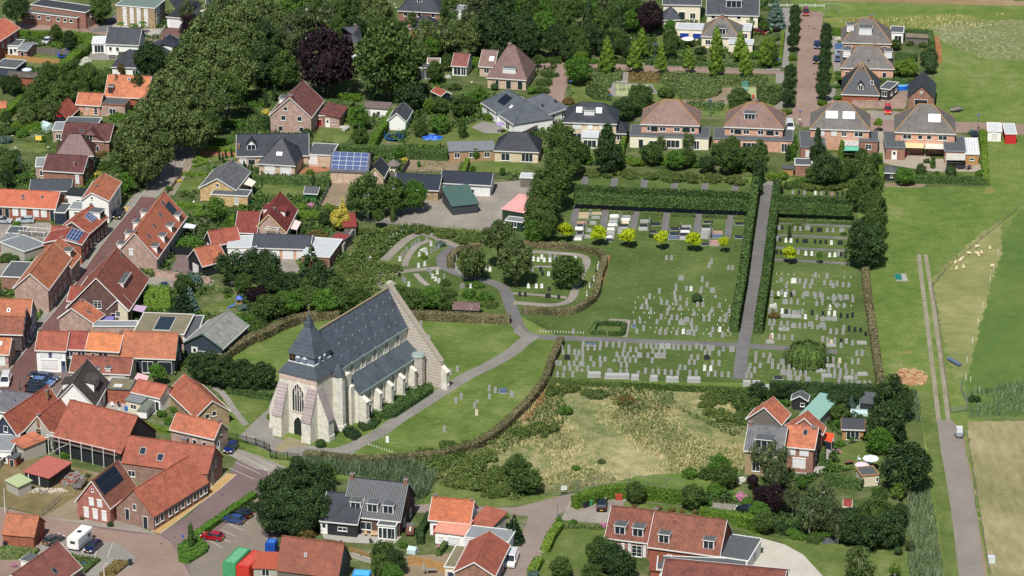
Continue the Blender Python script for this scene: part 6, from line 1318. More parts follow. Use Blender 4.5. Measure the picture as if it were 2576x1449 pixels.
def frust(mb, c, a, z0, b, z1, mi=0): mb.loft([[(c[0]-a,c[1]-a,z0),(c[0]+a,c[1]-a,z0),(c[0]+a,c[1]+a,z0),(c[0]-a,c[1]+a,z0)],[(c[0]-b,c[1]-b,z1),(c[0]+b,c[1]-b,z1),(c[0]+b,c[1]+b,z1),(c[0]-b,c[1]+b,z1)]], mi)
cc = (T/2, T/2)
mb = MB(); frust(mb, cc, T/2+.22, TH_+.1, T/2-1.35, TH_+2.1); P(mb, 'tower_skirt_roof', SLATE)
b1 = T/2-1.4; z1 = TH_+2.1
mb = MB(); mb.box(cc[0]-b1,cc[0]+b1,cc[1]-b1,cc[1]+b1,z1,z1+1.6); bel = P(mb, 'belfry', BOARD)
mb = MB(); e = .12
mb.box(cc[0]-b1-e,cc[0]+b1+e,cc[1]-b1-e,cc[1]+b1+e,z1-.05,z1+.12); P(mb, 'belfry_sill', WHITE, bel)
for fx in range(3):
 for sd in (0, 1):
  if sd == 0 and fx == 2: continue
  k = -b1+1.0+fx*1.5+(.4 if sd == 0 else 0); mb = MB()
  if sd == 0: y = cc[1]+b1-2.0-fx*1.5; mb.box(cc[0]-b1-.3,cc[0]-b1,y-.35,y+.35,z1+.4,z1+1.1); mb.add([(cc[0]-b1-.35,y-.45,z1+1.1),(cc[0]-b1-.35,y+.45,z1+1.1),(cc[0]-b1-.35,y,z1+1.5),(cc[0]-b1,y-.45,z1+1.1),(cc[0]-b1,y+.45,z1+1.1),(cc[0]-b1,y,z1+1.5)], [(0,1,2),(3,5,4),(0,2,5,3),(1,4,5,2),(0,3,4,1)], 1)
  elif fx < 2: x = cc[0]-b1+1.6+fx*1.6; mb.box(x-.35,x+.35,cc[1]-b1-.3,cc[1]-b1,z1+.4,z1+1.1); mb.add([(x-.45,cc[1]-b1-.35,z1+1.1),(x+.45,cc[1]-b1-.35,z1+1.1),(x,cc[1]-b1-.35,z1+1.5),(x-.45,cc[1]-b1,z1+1.1),(x+.45,cc[1]-b1,z1+1.1),(x,cc[1]-b1,z1+1.5)], [(0,1,2),(3,5,4),(0,2,5,3),(1,4,5,2),(0,3,4,1)], 1)
  P(mb, 'louvre', [BOARD, WHITE], bel)
mb = MB(); yc = cc[1]+b1-.75; mb.box(cc[0]-b1-.12,cc[0]-b1,yc-.6,yc+.6,z1+.15,z1+1.5); mb.box(cc[0]-b1-.16,cc[0]-b1-.121,yc-.05,yc+.05,z1+.75,z1+1.3,1); mb.box(cc[0]-b1-.16,cc[0]-b1-.121,yc-.35,yc+.05,z1+.68,z1+.749,1); P(mb, 'clock', [plain('clock_face', (52,38,34), .6, .1), plain('gilt', (190,150,70), .4, .05, metal=.6)], bel)
mb = MB(); frust(mb, cc, b1+.3, z1+1.6, .62, z1+6.6); frust(mb, cc, .74, z1+6.6, .08, z1+8.9); sp_ = P(mb, 'spire', SLATE)
mb = MB(); mb.tube([(cc[0],cc[1],z1+8.8),(cc[0],cc[1],z1+11)], [.09,.03], 6); mb.loft([[(cc[0]+r*cos(k*pi/4),cc[1]+r*sin(k*pi/4),z1+10.1+h) for k in range(8)] for r,h in ((.05,-.18),(.17,-.1),(.2,0),(.17,.1),(.05,.18))], 1); mb.box(cc[0]-.5,cc[0]+.4,cc[1]-.02,cc[1]+.02,z1+10.7,z1+10.76); mb.box(cc[0]-.02,cc[0]+.02,cc[1]-.3,cc[1]+.3,z1+10.5,z1+10.56)
P(mb, 'weathervane', [METAL, plain('gilt', (190,150,70))], sp_)
def butt(o, d, wv, pr, zt, zs, nm='buttress', top=PTILE, wh=1.9, st=True):
 """o foot on the wall, d outward, wv along the wall; slope from zt at the wall to zs at the outer edge"""
 o, d, wv = Vector(o), Vector(d), Vector(wv); a = [o, o+wv*wh]
 mb = MB(); pr1 = pr+.15
 prof = [(0,0),(pr1,0),(pr1,1.0),(pr,1.0),(pr,zs),(0,zt)]
 r0 = [o+d*p+Vector((0,0,z)) for p, z in prof]; r1 = [p+wv*wh for p in r0]
 if d.cross(wv).z < 0: r0, r1 = r1, r0
 mb.loft([r0, r1]); bo = P(mb, nm, STONE)
 n = (d*(zt-zs)+Vector((0,0,pr))).normalized(); q0, q1 = o+Vector((0,0,zt)), o+d*pr+Vector((0,0,zs)); ex = wv*.06; sl = (q1-q0).normalized()*.15
 mb = MB(); mb.slab([q0-ex+n*.12, q0+wv*wh+ex+n*.12, q1+wv*wh+ex+n*.12+sl, q1-ex+n*.12+sl], .12); P(mb, 'buttress_slope', top, bo)
 return bo
butt((0,-.05,0), (-1,0,0), (0,1,0), 2.5, 10.0, 4.2, wh=2.0); butt((0,T-1.95,0), (-1,0,0), (0,1,0), 2.5, 10.0, 4.2, wh=2.0)
butt((-.05,0,0), (0,-1,0), (1,0,0), 2.4, 10.0, 4.2, wh=1.9); butt((-.05,T,0), (0,1,0), (1,0,0), 2.4, 10.0, 4.2, wh=1.9)
def arch_pts(xc, z0, w, h, n=7):
 r = w; zs = z0+h-w*.866; pts = [(xc-w/2,z0),(xc+w/2,z0)]
 for k in range(n): a = (pi/3)*k/(n-1); pts.append((xc-w/2+r*cos(a), zs+r*sin(a)))
 for k in range(1, n): a = (pi/3)*(n-1-k)/(n-1); pts.append((xc+w/2-r*cos(a), zs+r*sin(a)))
 return pts
def archwin(o, u, n, xc, z0, w, h, nm='window', mull=2, glass=None, par=None):
 o, u, n = Vector(o), Vector(u), Vector(n); out = arch_pts(xc, z0-.1, w+.5, h+.4); inn = arch_pts(xc, z0, w, h)
 W3 = lambda p, d: o+u*p[0]+n*d+Vector((0,0,p[1])); mb = MB(); m = len(out)
 vs = [W3(p,.16) for p in out]+[W3(p,.16) for p in inn]+[W3(p,0) for p in out]+[W3(p,0.0) for p in inn]; fs = []
 for i in range(m): j = (i+1)%m; fs += [(i,j,m+j,m+i),(2*m+i,2*m+j,j,i),(m+i,m+j,3*m+j,3*m+i)]
 mb.add(vs, fs)
 for k in range(1, mull+1):
  x = xc-w/2+w*k/(mull+1); zt = z0+h-w*.866+sqrt(max(0,w*w-(abs(x-xc)+w/2)**2))-.05
  q = [o+u*(x-.06)+n*.03, o+u*(x+.06)+n*.03, o+u*(x+.06)+n*.1, o+u*(x-.06)+n*.1]; mb.prism([(p.x,p.y) for p in q], z0, zt)
 if mull >= 3:
  for k in range(5):
   z = z0+h-w*.9+k*.3; ww = w*.5*(1-k*.17);
   for s_ in (-1,1):
    xx = xc+s_*ww*.45; q = [o+u*(xx-.22)+n*.03, o+u*(xx+.22)+n*.03, o+u*(xx+.22)+n*.1, o+u*(xx-.22)+n*.1]; mb.prism([(p.x,p.y) for p in q], z, z+.1)
 fr = P(mb, nm, STONE2, par)
 mb = MB(); pts = [W3(p,.025) for p in inn]; mb.add(pts+[p-n*.02 for p in pts], [list(range(m)), list(range(m,2*m))[::-1]]+[(i,m+i,m+(i+1)%m,(i+1)%m) for i in range(m)])
 P(mb, 'pane' if glass is None else 'door_leaf', glass or GLASS, fr)
archwin((0,0,0), (0,1,0), (-1,0,0), T/2, 4.7, 2.5, 5.6, mull=4, par=tw)
archwin((-.12,0,0), (0,1,0), (-1,0,0), T/2, 0, 2.0, 3.7, nm='door', mull=0, glass=DOORG, par=tw)
x0, x1 = T, xe
mb = MB(); mb.box(x0,x1,0,NW_,0,HN); mb.add([(x0,0,HN),(x1,0,HN),(x1,NW_,HN),(x0,NW_,HN),(x0,NW_/2,RZ-.1),(x1,NW_/2,RZ-.1)], [(0,1,5,4),(2,3,4,5),(0,4,3),(1,2,5)]); nv = P(mb, 'nave_wall', STONE)
mb = MB(); k = (RZ-HN)/(NW_/2); o_ = .22
mb.slab([(x0-.6,-o_,HN-k*o_+.3),(x1,-o_,HN-k*o_+.3),(x1,NW_/2,RZ+.3),(x0-.6,NW_/2,RZ+.3)], .2); mb.slab([(x0-.6,NW_/2,RZ+.3),(x1,NW_/2,RZ+.3),(x1,NW_+o_,HN-k*o_+.3),(x0-.6,NW_+o_,HN-k*o_+.3)], .2); nr = P(mb, 'nave_roof', SLATE)
mb = MB(); mb.box(x0-.6,x1,NW_/2-.2,NW_/2+.2,RZ+.2,RZ+.42); P(mb, 'ridge', plain('mossy_ridge', (138,124,98), .9, .25), nr)
mb = MB(); mb.box(x0,x1,-.36,-.222,HN-.35,HN-.05); P(mb, 'nave_gutter', COPP, nr)
for r in range(3):
 for c in range(9):
  s_ = .18+.28*r; x = x0+1.5+(x1-x0-2)*c/9+r*.9; y = NW_/2*s_; z = HN+k*y+.3; mb = MB(); mb.box(x-.09,x+.09,y-.12,y+.28,z-.05,z+.35); P(mb, 'roof_vent', LEAD, nr)
for i in range(5): archwin((0,0,0), (1,0,0), (0,-1,0), x0+2.2+(x1-x0-3)*(i+.3)/5, HT+.35, 1.2, 2.4, mull=2, par=nv)
for sd in (1, -1):
 f = (lambda y: y) if sd == 1 else (lambda y: NW_-y)
 ax0 = aw.x if sd == 1 else x0+1; y0, y1 = (ya, 0) if sd == 1 else (NW_, NW_-ya)
 mb = MB(); mb.box(ax0,x1,min(y0,y1)+(.0 if sd==1 else .003),max(y0,y1)-(.003 if sd==1 else 0),0,HA); P_ = P(mb, 'aisle_wall', STONE)
 yo, yi = f(ya), f(-.002); oo = .3*sd
 tri = [(ax0+.002,yo,HA),(x1-.002,yo,HA),(x1-.002,yi,HA),(ax0+.002,yi,HA),(x1-.002,yi,HT),(ax0+.002,yi,HT)]
 mb = MB(); mb.add(tri, [(0,1,4,5),(3,5,4,2),(0,5,3),(1,2,4)]); P(mb, 'aisle_gable', STONE, P_)
 mb = MB(); kk = (HT-HA)/abs(yi-yo); mb.slab([(ax0-.1,yo-oo,HA-kk*.3+.2),(x1,yo-oo,HA-kk*.3+.2),(x1,yi,HT+.2),(ax0-.1,yi,HT+.2)], .16); ar = P(mb, 'aisle_roof', LEADR)
 mb = MB(); mb.box(ax0,x1,min(yo-oo,yo-oo*1.5),max(yo-oo,yo-oo*1.5),HA-.25,HA+.02); P(mb, 'aisle_gutter', COPP, ar)
 n = 5; L_ = x1-ax0-1.0
 for i in range(n):
  xx = ax0+1.2+L_*(i+.55)/n
  archwin((0,yo,0), (1,0,0), (0,-sd,0), xx, (3.3 if i == 0 else 2.4), 1.15, (2.4 if i == 0 else 3.3), mull=2, par=P_)
  if i: butt((xx-L_/n/2-.4,yo,0), (0,-sd,0), (1,0,0), 1.3, 5.2, 4.4, top=STONE2, wh=.8)
 if sd == 1: archwin((0,yo,0), (1,0,0), (0,-1,0), ax0+1.3+L_*.55/n, 0, 1.0, 2.6, nm='door', mull=0, glass=DOORG, par=P_)
 butt((ax0+.1,yo,0), (0,-sd,0), (1,0,0), 1.5, 5.6, 4.6, top=STONE2, wh=1.1)
mb = MB(); mb.box(aw.x+.02,T+.3,ya+.9,-.004,0,HA+1.5); mb.box(T-.2,T+1.5,ya+1.6,-.003,HA+1.502,HN-1.2); P(mb, 'aisle_west_wall', STONE)
mb = MB(); tc = (T-2.2,-.75); oc = lambda r, z: [(tc[0]+r*cos(a*pi/4+.39),tc[1]+r*sin(a*pi/4+.39),z) for a in range(8)]
mb.loft([oc(1.45,0),oc(1.45,1.0),oc(1.25,1.0),oc(1.25,11.0)]); tu = P(mb, 'stair_turret', STONE); mb = MB(); mb.loft([oc(1.45,11.0),oc(.1,13.4)]); P(mb, 'turret_roof', SLATE, tu)
ys, yn = sf.y, NW_-sf.y; hs = 5.3
mb = MB(); pr = [(ys,0),(yn,0),(yn,hs),(NW_/2,RZ+.9),(ys,hs)]
mb.loft([[(x1,y,z) for y,z in pr],[(x1+1.0,y,z) for y,z in pr]]); eg = P(mb, 'east_gable_wall', BAND)
for a, b in (((ys,hs),(NW_/2,RZ+.9)),((NW_/2,RZ+.9),(yn,hs))):
 mb = MB(); mb.slab([(x1-.12,a[0],a[1]+.28),(x1+1.12,a[0],a[1]+.28),(x1+1.12,b[0],b[1]+.28),(x1-.12,b[0],b[1]+.28)], .25); P(mb, 'coping', COPG, eg)
butt((x1-.1,ys,0), (0,-1,0), (1,0,0), 1.2, 4.6, 3.6, top=STONE2, wh=1.1)
mb = MB(); mb.loft([[(x1-1.4+1.3*cos(a*pi/4+.39),ya-.5+1.3*sin(a*pi/4+.39),z) for a in range(8)] for z in (0,HA+.4)]); tt = P(mb, 'corner_turret', BAND); mb = MB(); mb.loft([[(x1-1.4+r*cos(a*pi/4+.39),ya-.5+r*sin(a*pi/4+.39),z) for a in range(8)] for r,z in ((1.45,HA+.4),(1.1,HA+.8))]); P(mb, 'turret_roof', COPP, tt)
def fence(label, pts, ht, kind, name='fence', cat='fence', zr=0, step=2.4, col=None, group=None):
 P = [G(p, zr) for p in pts]
 for p in P: p.z = 0
 o = P[0].copy(); root = empty(name, o); tag(root, label, cat, group)
 pm = {'board': OLDW, 'light': WOOD, 'iron': DKMETAL, 'mesh': METAL, 'rail': POST, 'wire': POST, 'brick': B_PK, 'concrete': GRW, 'white': WHITE, 'slat': DKMETAL, 'picket': WOOD}[kind]
 if col: pm = col
 for i in range(len(P)-1):
  a, b = P[i]-o, P[i+1]-o; L = (b-a).length; u = (b-a)/L; n = Vector((-u.y,u.x,0)); mb = MB(); c = (a+b)/2
  if kind in ('board','light','brick','concrete'):
   t = .06 if kind in ('board','light') else .24; mb.obox(c, u, n, L, t, 0.02, ht)
   if kind in ('brick','concrete'): mb.obox(c, u, n, L, t+.12, ht+.003, ht+.1)
  elif kind in ('iron','picket'):
   mb.obox(c, u, n, L, .05, .2, .26); mb.obox(c, u, n, L, .05, ht-.3, ht-.24)
   for k in range(int(L/.22)): q = a+u*(.11+k*.22); mb.obox(q, u, n, .05 if kind == 'iron' else .1, .03, .08, ht)
  elif kind == 'mesh':
   for z in (.15, ht-.05): mb.obox(c, u, n, L, .05, z, z+.05)
   for k in range(int(L/.5)): q = a+u*(.25+k*.5); mb.obox(q, u, n, .03, .02, .2, ht-.05)
  elif kind == 'wire':
   for z in (ht*.35, ht*.65, ht*.95): mb.obox(c, u, n, L, .03, z, z+.03)
  else:
   for z in (.3, .65, 1.0, 1.3):
    if z < ht: mb.obox(c, u, n, L, .06, z, z+.09)
  mb.build('wall' if kind in ('brick','concrete') else ('rail' if kind in ('rail','wire','white') else 'panel'), pm, root)
  k = max(1, int(round(L/step)))
  for j in range(k+(1 if i == len(P)-2 else 0)):
   q = a+u*(L*j/k); mb = MB(); w_ = .1 if kind not in ('brick','concrete') else .32; mb.obox(q, u, n, w_, w_*1.02, 0, ht+.1)
   mb.build('post', pm, root)
 return root
crop(0,0)
fence('weathered grey board fence above the trampoline', [(345,540),(560,560),(700,580)], 1.8, 'board')
fence('new light timber fence below the trampoline lawn', [(60,600),(350,630),(600,655)], 1.4, 'light')
crop(3,0)
fence('pink brick garden wall behind the red van', [(845,1085),(1370,1095)], 1.8, 'brick', cat='garden wall', name='garden_wall', step=8)
crop(0,1)
fence('low brick wall with panels below the terrace patio', [(1560,1330),(2115,1410)], 1.4, 'brick', cat='garden wall', name='garden_wall', step=2.2)
fence('dark panel fence across the terrace patio', [(1720,1110),(1930,1120)], 1.8, 'board', col=DKMETAL)
fence('iron rail fence along the sloping footway', [(1680,515),(1830,320)], .9, 'iron')
crop(1,1)
fence('pale concrete board fence beside the garages', [(1000,905),(935,1000),(875,1100)], 1.8, 'concrete', step=2)
fence('black wire fence behind the workshops', [(1480,310),(1900,320),(2395,345),(2576,370)], 1.3, 'mesh', col=DKMETAL, step=3)
fence('slatted garden fence left of the gazebo roof', [(1335,350),(1455,355),(1545,200)], 1.6, 'board')
fence('wire fence beside the dark green hut', [(640,640),(745,420)], 1.1, 'mesh')
fence('steel barrier along the works yard edge', [(1085,795),(1440,812)], .8, 'mesh')
crop(2,0)
fence('grey board fence in front of the grey-blue bungalow', [(0,1449),(230,1330),(450,1270)], 1.6, 'board')
fence('striped road barrier at the end of the street', [(3*4+2572-2,70),(2576+565,75)], 1.0, 'white', cat='road barrier', name='road_barrier')
crop(0,3)
fence('black iron railing beside the church forecourt', [(2290,75),(2576,140),(2660,170),(2715,205)], 1.5, 'iron')
fence('low railing along the junk yard', [(425,850),(610,690)], 1.1, 'mesh')
fence('grey block wall beside the coal shed', [(0,360),(75,290)], 1.3, 'concrete', cat='garden wall', name='garden_wall')
crop(1,3)
fence('black iron entrance gates of the churchyard', [(145,262),(205,278),(435,300)], 1.7, 'iron', name='gate', cat='gate')
fence('light timber fence behind the picnic table', [(1535,1340),(1600,1335),(1905,1410)], 1.7, 'light')
fence('picket fence along the patio lawn', [(945,1200),(1060,1240),(1160,1290)], 1.0, 'picket')
fence('concrete retaining wall beside the picket fence', [(960,1260),(1160,1325)], .8, 'concrete', cat='garden wall', name='garden_wall')
crop(2,3)
fence('grey temporary mesh fence around the wasteland', [(335,650),(487,640),(652,600),(815,555),(993,520),(1178,520),(1365,540),(1548,565),(1720,585)], 1.9, 'mesh', step=3.5)
crop(3,2)
fence('farm gate between the two fields', [(1840,1262),(2008,1240)], 1.2, 'white', col=METAL, name='gate', cat='farm gate', step=4)
fence('post and wire fence right of the farm track', [(1650,0),(1690,200),(1730,450),(1760,750),(1800,1000),(1830,1240)], 1.1, 'wire', step=5)
fence('curved metal sheep hurdle fence', [(1960,930),(1940,1040),(1995,1150),(2008,1235)], 1.1, 'mesh')
fence('post and wire fence above the tan field', [(2010,1310),(2200,1330),(2576,1345)], 1.0, 'wire', step=5)
crop(3,1)
fence('post and wire fence along the sheep strip', [(2500,665),(2320,820),(2215,910),(2150,960),(2030,1060),(1900,1170),(1780,1280),(1650,1449)], 1.1, 'wire', step=5)
crop(3,3)
fence('post and wire fence beside the paved lane', [(2000,20),(2035,270),(2085,540),(2125,800),(2165,1050),(2195,1240),(2230,1440)], 1.1, 'wire', step=4)
TYRE = plain('tyre_rubber', (30,30,32), .9, .1); RIM = plain('wheel_rim', (150,152,156), .35, .1, metal=.7)
HL = plain('headlamp_glass', (225,228,230), .1, .03, spec=.8); TL = plain('tail_lamp', (150,20,22), .2, .05); PLATE = plain('yellow_plate', (226,186,40), .5, .03)
CARP = {   # lower body profile, cabin profile (x from the rear, z), half width
 'hatch': (4.0, [(0,.35),(0,.85),(.15,.98),(3.0,.95),(3.8,.72),(4.0,.6),(4.0,.3)], [(.2,.95),(.55,1.44),(2.1,1.47),(3.0,.94)], .86),
 'estate': (4.6, [(0,.35),(0,.9),(.12,1.0),(3.4,.97),(4.4,.76),(4.6,.62),(4.6,.3)], [(.15,.98),(.5,1.46),(2.6,1.48),(3.5,.96)], .9),
 'van': (4.9, [(0,.35),(0,1.15),(4.0,1.12),(4.75,.9),(4.9,.75),(4.9,.3)], [(0.03,1.12),(.12,1.95),(3.2,1.97),(4.1,1.1)], .96),
 'mpv': (4.2, [(0,.35),(0,.95),(3.3,.98),(4.0,.8),(4.2,.62),(4.2,.3)], [(.05,.95),(.25,1.7),(2.6,1.75),(3.4,.97)], .88)}
def car(label, rear, front, kind, rgb, name='parked_car', cat='car', group='parked cars', L=None):
 a, b = G(rear), G(front); u = (b-a).normalized(); c = (a+b)/2; ln, body, cab, hw = CARP[kind]
 o = c-u*(ln/2); root = empty(name, (o.x,o.y,0), atan2(u.y,u.x)); tag(root, label, cat, group)
 pm = paint('paint_%d_%d_%d' % rgb, rgb); mb = MB()
 ys = [(-hw,.06,.0),(-hw*.96,0,0),(hw*.96,0,0),(hw,.06,.0)]
 mb.loft([[(x+(.06 if x < .3 else (-.08 if x > ln-.4 else 0))*(abs(y) == hw), y, z) for x, z in body] for y in (-hw,-hw*.9,hw*.9,hw)]); mb.build('body', pm, root)
 n = len(cab); hi = hw*.74
 lo = [(cab[0][0],cab[0][1]),(cab[-1][0],cab[-1][1])]; mb = MB()
 xb0, xb1 = cab[0][0], cab[-1][0]; xt0, xt1 = cab[1][0], cab[2][0]; zb = .93 if kind != 'van' else 1.1; zt = cab[1][1]-.06
 mb.add([(xb0,-hw*.93,zb),(xb1,-hw*.93,zb),(xb1,hw*.93,zb),(xb0,hw*.93,zb),(xt0,-hi,zt),(xt1,-hi,zt),(xt1,hi,zt),(xt0,hi,zt)], [(0,1,5,4),(1,2,6,5),(2,3,7,6),(3,0,4,7),(4,5,6,7),(3,2,1,0)])
 mb.build('windows', GLASS if kind != 'van' else pm, root)
 mb = MB(); mb.add([(xt0-.04,-hi-.02,zt+.002),(xt1+.04,-hi-.02,zt+.002),(xt1+.04,hi+.02,zt+.002),(xt0-.04,hi+.02,zt+.002),(xt0+.12,-hi+.1,zt+.07),(xt1-.1,-hi+.1,zt+.07),(xt1-.1,hi-.1,zt+.07),(xt0+.12,hi-.1,zt+.07)], [(0,1,5,4),(1,2,6,5),(2,3,7,6),(3,0,4,7),(4,5,6,7),(3,2,1,0)]); mb.build('roof', pm, root)
 if kind == 'van':
  mb = MB(); mb.add([(xb1+.0,-hw*.8,zb+.05),(xb1+.0,hw*.8,zb+.05),(xt1+.08,hi*.92,zt-.08),(xt1+.08,-hi*.92,zt-.08)], [(0,1,2,3)]); mb.v = [p+Vector((.04,0,.02)) for p in mb.v]; mb.build('windscreen', GLASS, root)
  for s in (-1,1): mb = MB(); mb.box(xb1-1.0,xb1-.25,s*hw*.9-.02,s*hw*.9+.02,zb+.15,zb+.6); mb.build('side_window', GLASS, root)
 else:
  for xp in ((xb0+xb1)/2-.3,):
   for s in (-1,1): mb = MB(); mb.add([(xp,s*hw*.945,zb),(xp+.1,s*hw*.945,zb),(xp+.08,s*(hi+.02),zt),(xp,s*(hi+.02),zt)], [(0,1,2,3) if s < 0 else (3,2,1,0)]); mb.build('door_pillar', pm, root)
 for x in (.75, ln-.82):
  for s in (-1,1):
   w = MB(); w.loft([[(x+.32*cos(k*pi/7),s*(hw-.1),.32+.32*sin(k*pi/7)) for k in range(14)],[(x+.32*cos(k*pi/7),s*(hw+.03),.32+.32*sin(k*pi/7)) for k in range(14)]]); wh = w.build('wheel', TYRE, root)
   w = MB(); w.loft([[(x+.2*cos(k*pi/5),s*(hw+.031),.32+.2*sin(k*pi/5)) for k in range(10)],[(x+.17*cos(k*pi/5),s*(hw+.05),.32+.17*sin(k*pi/5)) for k in range(10)]]); w.build('rim', RIM, wh)
 for s in (-1,1):
  mb = MB(); mb.box(ln-.16,ln+.02,s*hw*.72-.18,s*hw*.72+.18,.58,.74); mb.build('headlight', HL, root)
  mb = MB(); mb.box(-.02,.1,s*hw*.82-.12,s*hw*.82+.12,.7,.95); mb.build('tail_light', TL, root)
  mb = MB(); mb.cbox(xb1-.35,s*(hw+.1),.95,.12,.2,.14); mb.build('mirror', pm, root)
 for x in (-.03, ln): mb = MB(); mb.box(x,x+.03,-.26,.26,.42,.54); mb.build('number_plate', PLATE, root)
 MARKS.append((c.x, c.y, label)); return root
crop(0,0); car('white hatchback in the walled garden', (487,418),(452,452),'hatch',(222,222,220))
crop(3,0)
car('dark red car at the far end of the street', (380,118),(380,168),'mpv',(120,18,30)); car('dark blue car above another in the street', (495,448),(495,502),'hatch',(24,36,90)); car('black car by the street trees', (487,600),(486,652),'hatch',(22,24,28))
car('bright red van on the grey parking bays', (1205,1085),(1205,1172),'mpv',(200,22,30)); car('white van behind the brown roof corner', (216,1262),(224,1330),'van',(222,222,220)); car('black car beside the teal bin', (2075,1365),(2078,1410),'hatch',(24,26,30))
crop(2,0); car('dark red car under the trees near the cream villa', (2445,330),(2530,345),'estate',(110,22,34))
crop(0,1)
car('black car at the white corner house', (1225,690),(1172,765),'estate',(20,22,26)); car('silver convertible cut by left edge', (-40,790),(95,795),'hatch',(176,182,188)); car('silver hatchback beside the orange row', (330,790),(180,792),'hatch',(170,186,194)); car('dark blue car below the brick wall', (1655,1449),(1660,1500),'hatch',(30,36,62))
crop(0,2)
car('white van with roof rack in the main street', (68,925),(45,1000),'van',(222,222,218)); car('dark blue car, front of the parked row', (420,915),(550,935),'estate',(26,40,84)); car('light blue estate car in the parked row', (330,960),(530,985),'estate',(84,120,172)); car('black car below the light blue estate', (290,1005),(465,1025),'estate',(22,24,30)); car('black car partly behind the red roof', (300,1062),(430,1078),'hatch',(26,28,32)); car('dark car tucked behind the blue ones', (330,920),(450,900),'hatch',(30,34,50))
crop(0,3)
car('grey-brown hatchback beside the caravan', (478,1140),(600,1080),'hatch',(78,74,74)); car('dark blue car right of the caravan', (985,1140),(890,1222),'hatch',(22,30,70)); car('bright red hatchback in the car park', (2225,1090),(2050,1062),'hatch',(168,20,36)); car('mid blue hatchback in the car park', (2430,920),(2275,890),'hatch',(46,72,132)); car('black hatchback beside the blue one', (2505,870),(2355,825),'hatch',(20,20,24)); car('dark blue city car by the iron railing', (2365,135),(2285,232),'hatch',(24,36,96))
crop(1,3); car('white van beside the orange barn', (2600,1240),(2540,1390),'van',(224,224,224))
crop(2,3); car('black saloon on the gravel yard', (900,808),(905,705),'estate',(18,18,20)); car('dark car half hidden by bushes', (2390,815),(2325,805),'hatch',(28,32,40))
def part(root, nm, mat, fn): mb = MB(); fn(mb); return mb.build(nm, mat, root)
def dthing(name, label, cat, a, b, group=None):          # thing whose x axis points from a to b, origin at a
 A_, B_ = G(a), G(b); u = (B_-A_).normalized(); r = empty(name, (A_.x,A_.y,0), atan2(u.y,u.x)); tag(r, label, cat, group); return r
def wheel(root, x, y, r=.3):
 w = MB(); w.loft([[(x+r*cos(k*pi/7),y-.09,r+r*sin(k*pi/7)) for k in range(14)],[(x+r*cos(k*pi/7),y+.09,r+r*sin(k*pi/7)) for k in range(14)]]); return w.build('wheel', TYRE, root)
crop(0,3)
r = dthing('caravan', 'white touring motorhome with dark rooflight', 'motorhome', (735,1205), (820,1130))
def f(mb): mb.loft([[(x,y,z) for y,z in ((-1.1,.5),(1.1,.5),(1.1,2.4),(.95,2.65),(-.95,2.65),(-1.1,2.4))] for x in (0,5.2)])
part(r, 'body', WW, f); part(r, 'rooflight', GLASS, lambda m: m.box(2.2,3.0,-.4,.4,2.66,2.74)); part(r, 'rear_window', GLASS, lambda m: m.box(-.03,0,-.45,.45,1.5,2.0)); part(r, 'side_window', GLASS, lambda m: m.box(3.4,4.4,-1.13,-1.1,1.4,1.95))
part(r, 'stripe', plain('grey_stripe', (120,126,130)), lambda m: m.box(.1,5.1,-1.12,-1.1,.9,1.02)); part(r, 'tail_light', TL, lambda m: m.box(-.03,0,.75,1.0,.6,.75)); part(r, 'tail_light', TL, lambda m: m.box(-.03,0,-1.0,-.75,.6,.75))
for x in (1.2, 4.4):
 for y in (-1,1): wheel(r, x, y)
r = dthing('trailer', 'grey flatbed trailer on the weedy yard', 'trailer', (775,590), (860,490))
part(r, 'bed', plain('brown_bed', (104,90,84)), lambda m: m.box(0,3.6,-.8,.8,.5,.62));
for y in (-.8, .76): part(r, 'side_rail', METAL, lambda m: m.box(0,3.6,y,y+.04,.62,1.0))
part(r, 'end_rail', METAL, lambda m: m.box(0,.04,-.755,.755,.625,1.3)); part(r, 'drawbar', METAL, lambda m: m.box(-1.2,0,-.05,.05,.45,.53))
for y in (-.85,.85): wheel(r, 2, y, .26)
crop(3,0)
r = dthing('trailer', 'empty farm trailer on the meadow', 'trailer', (1845,1130), (1950,1110))
part(r, 'bed', plain('wood_bed', (150,134,116)), lambda m: m.box(0,3,-.7,.7,.5,.6))
for y in (-.7,.66): part(r, 'side_board', METAL, lambda m: m.box(0,3,y,y+.04,.6,.95))
part(r, 'drawbar', METAL, lambda m: m.box(-1,0,-.05,.05,.45,.53))
for y in (-.75,.75): wheel(r, 1.6, y, .28)
r = dthing('camper_van', 'grey camper truck beside the grey-roofed house', 'camper', (712,560), (712,650))
part(r, 'living_box', plain('camper_grey', (150,158,166), .5, .08), lambda m: m.box(0,4.6,-1.1,1.1,.7,3.2)); part(r, 'roof', plain('camper_blue', (70,92,128), .5, .08), lambda m: m.box(.02,4.58,-1.08,1.08,3.203,3.26)); part(r, 'cab', plain('camper_cab', (96,110,140), .4, .08), lambda m: m.box(4.603,6.0,-1.0,1.0,.5,1.9)); part(r, 'windscreen', GLASS, lambda m: m.box(5.9,6.03,-.85,.85,1.25,1.8)); part(r, 'window', GLASS, lambda m: m.box(4.601,4.63,-.5,.5,2.2,2.7))
for x in (1.2,5.1):
 for y in (-.95,.95): wheel(r, x, y, .38)
crop(1,3)
r = dthing('trailer', 'brown box trailer beside the dark hedge', 'trailer', (1545,1060), (1560,960))
part(r, 'bed', plain('rust_bed', (110,74,62)), lambda m: m.box(0,2.6,-.7,.7,.45,.95)); part(r, 'ramp_frame', METAL, lambda m: m.box(2.62,2.68,-.7,.7,.45,1.5)); part(r, 'load', TRIM, lambda m: m.box(.5,2.1,-.2,.1,.952,1.02))
for y in (-.78,.78): wheel(r, 1.3, y, .28)
crop(3,3)
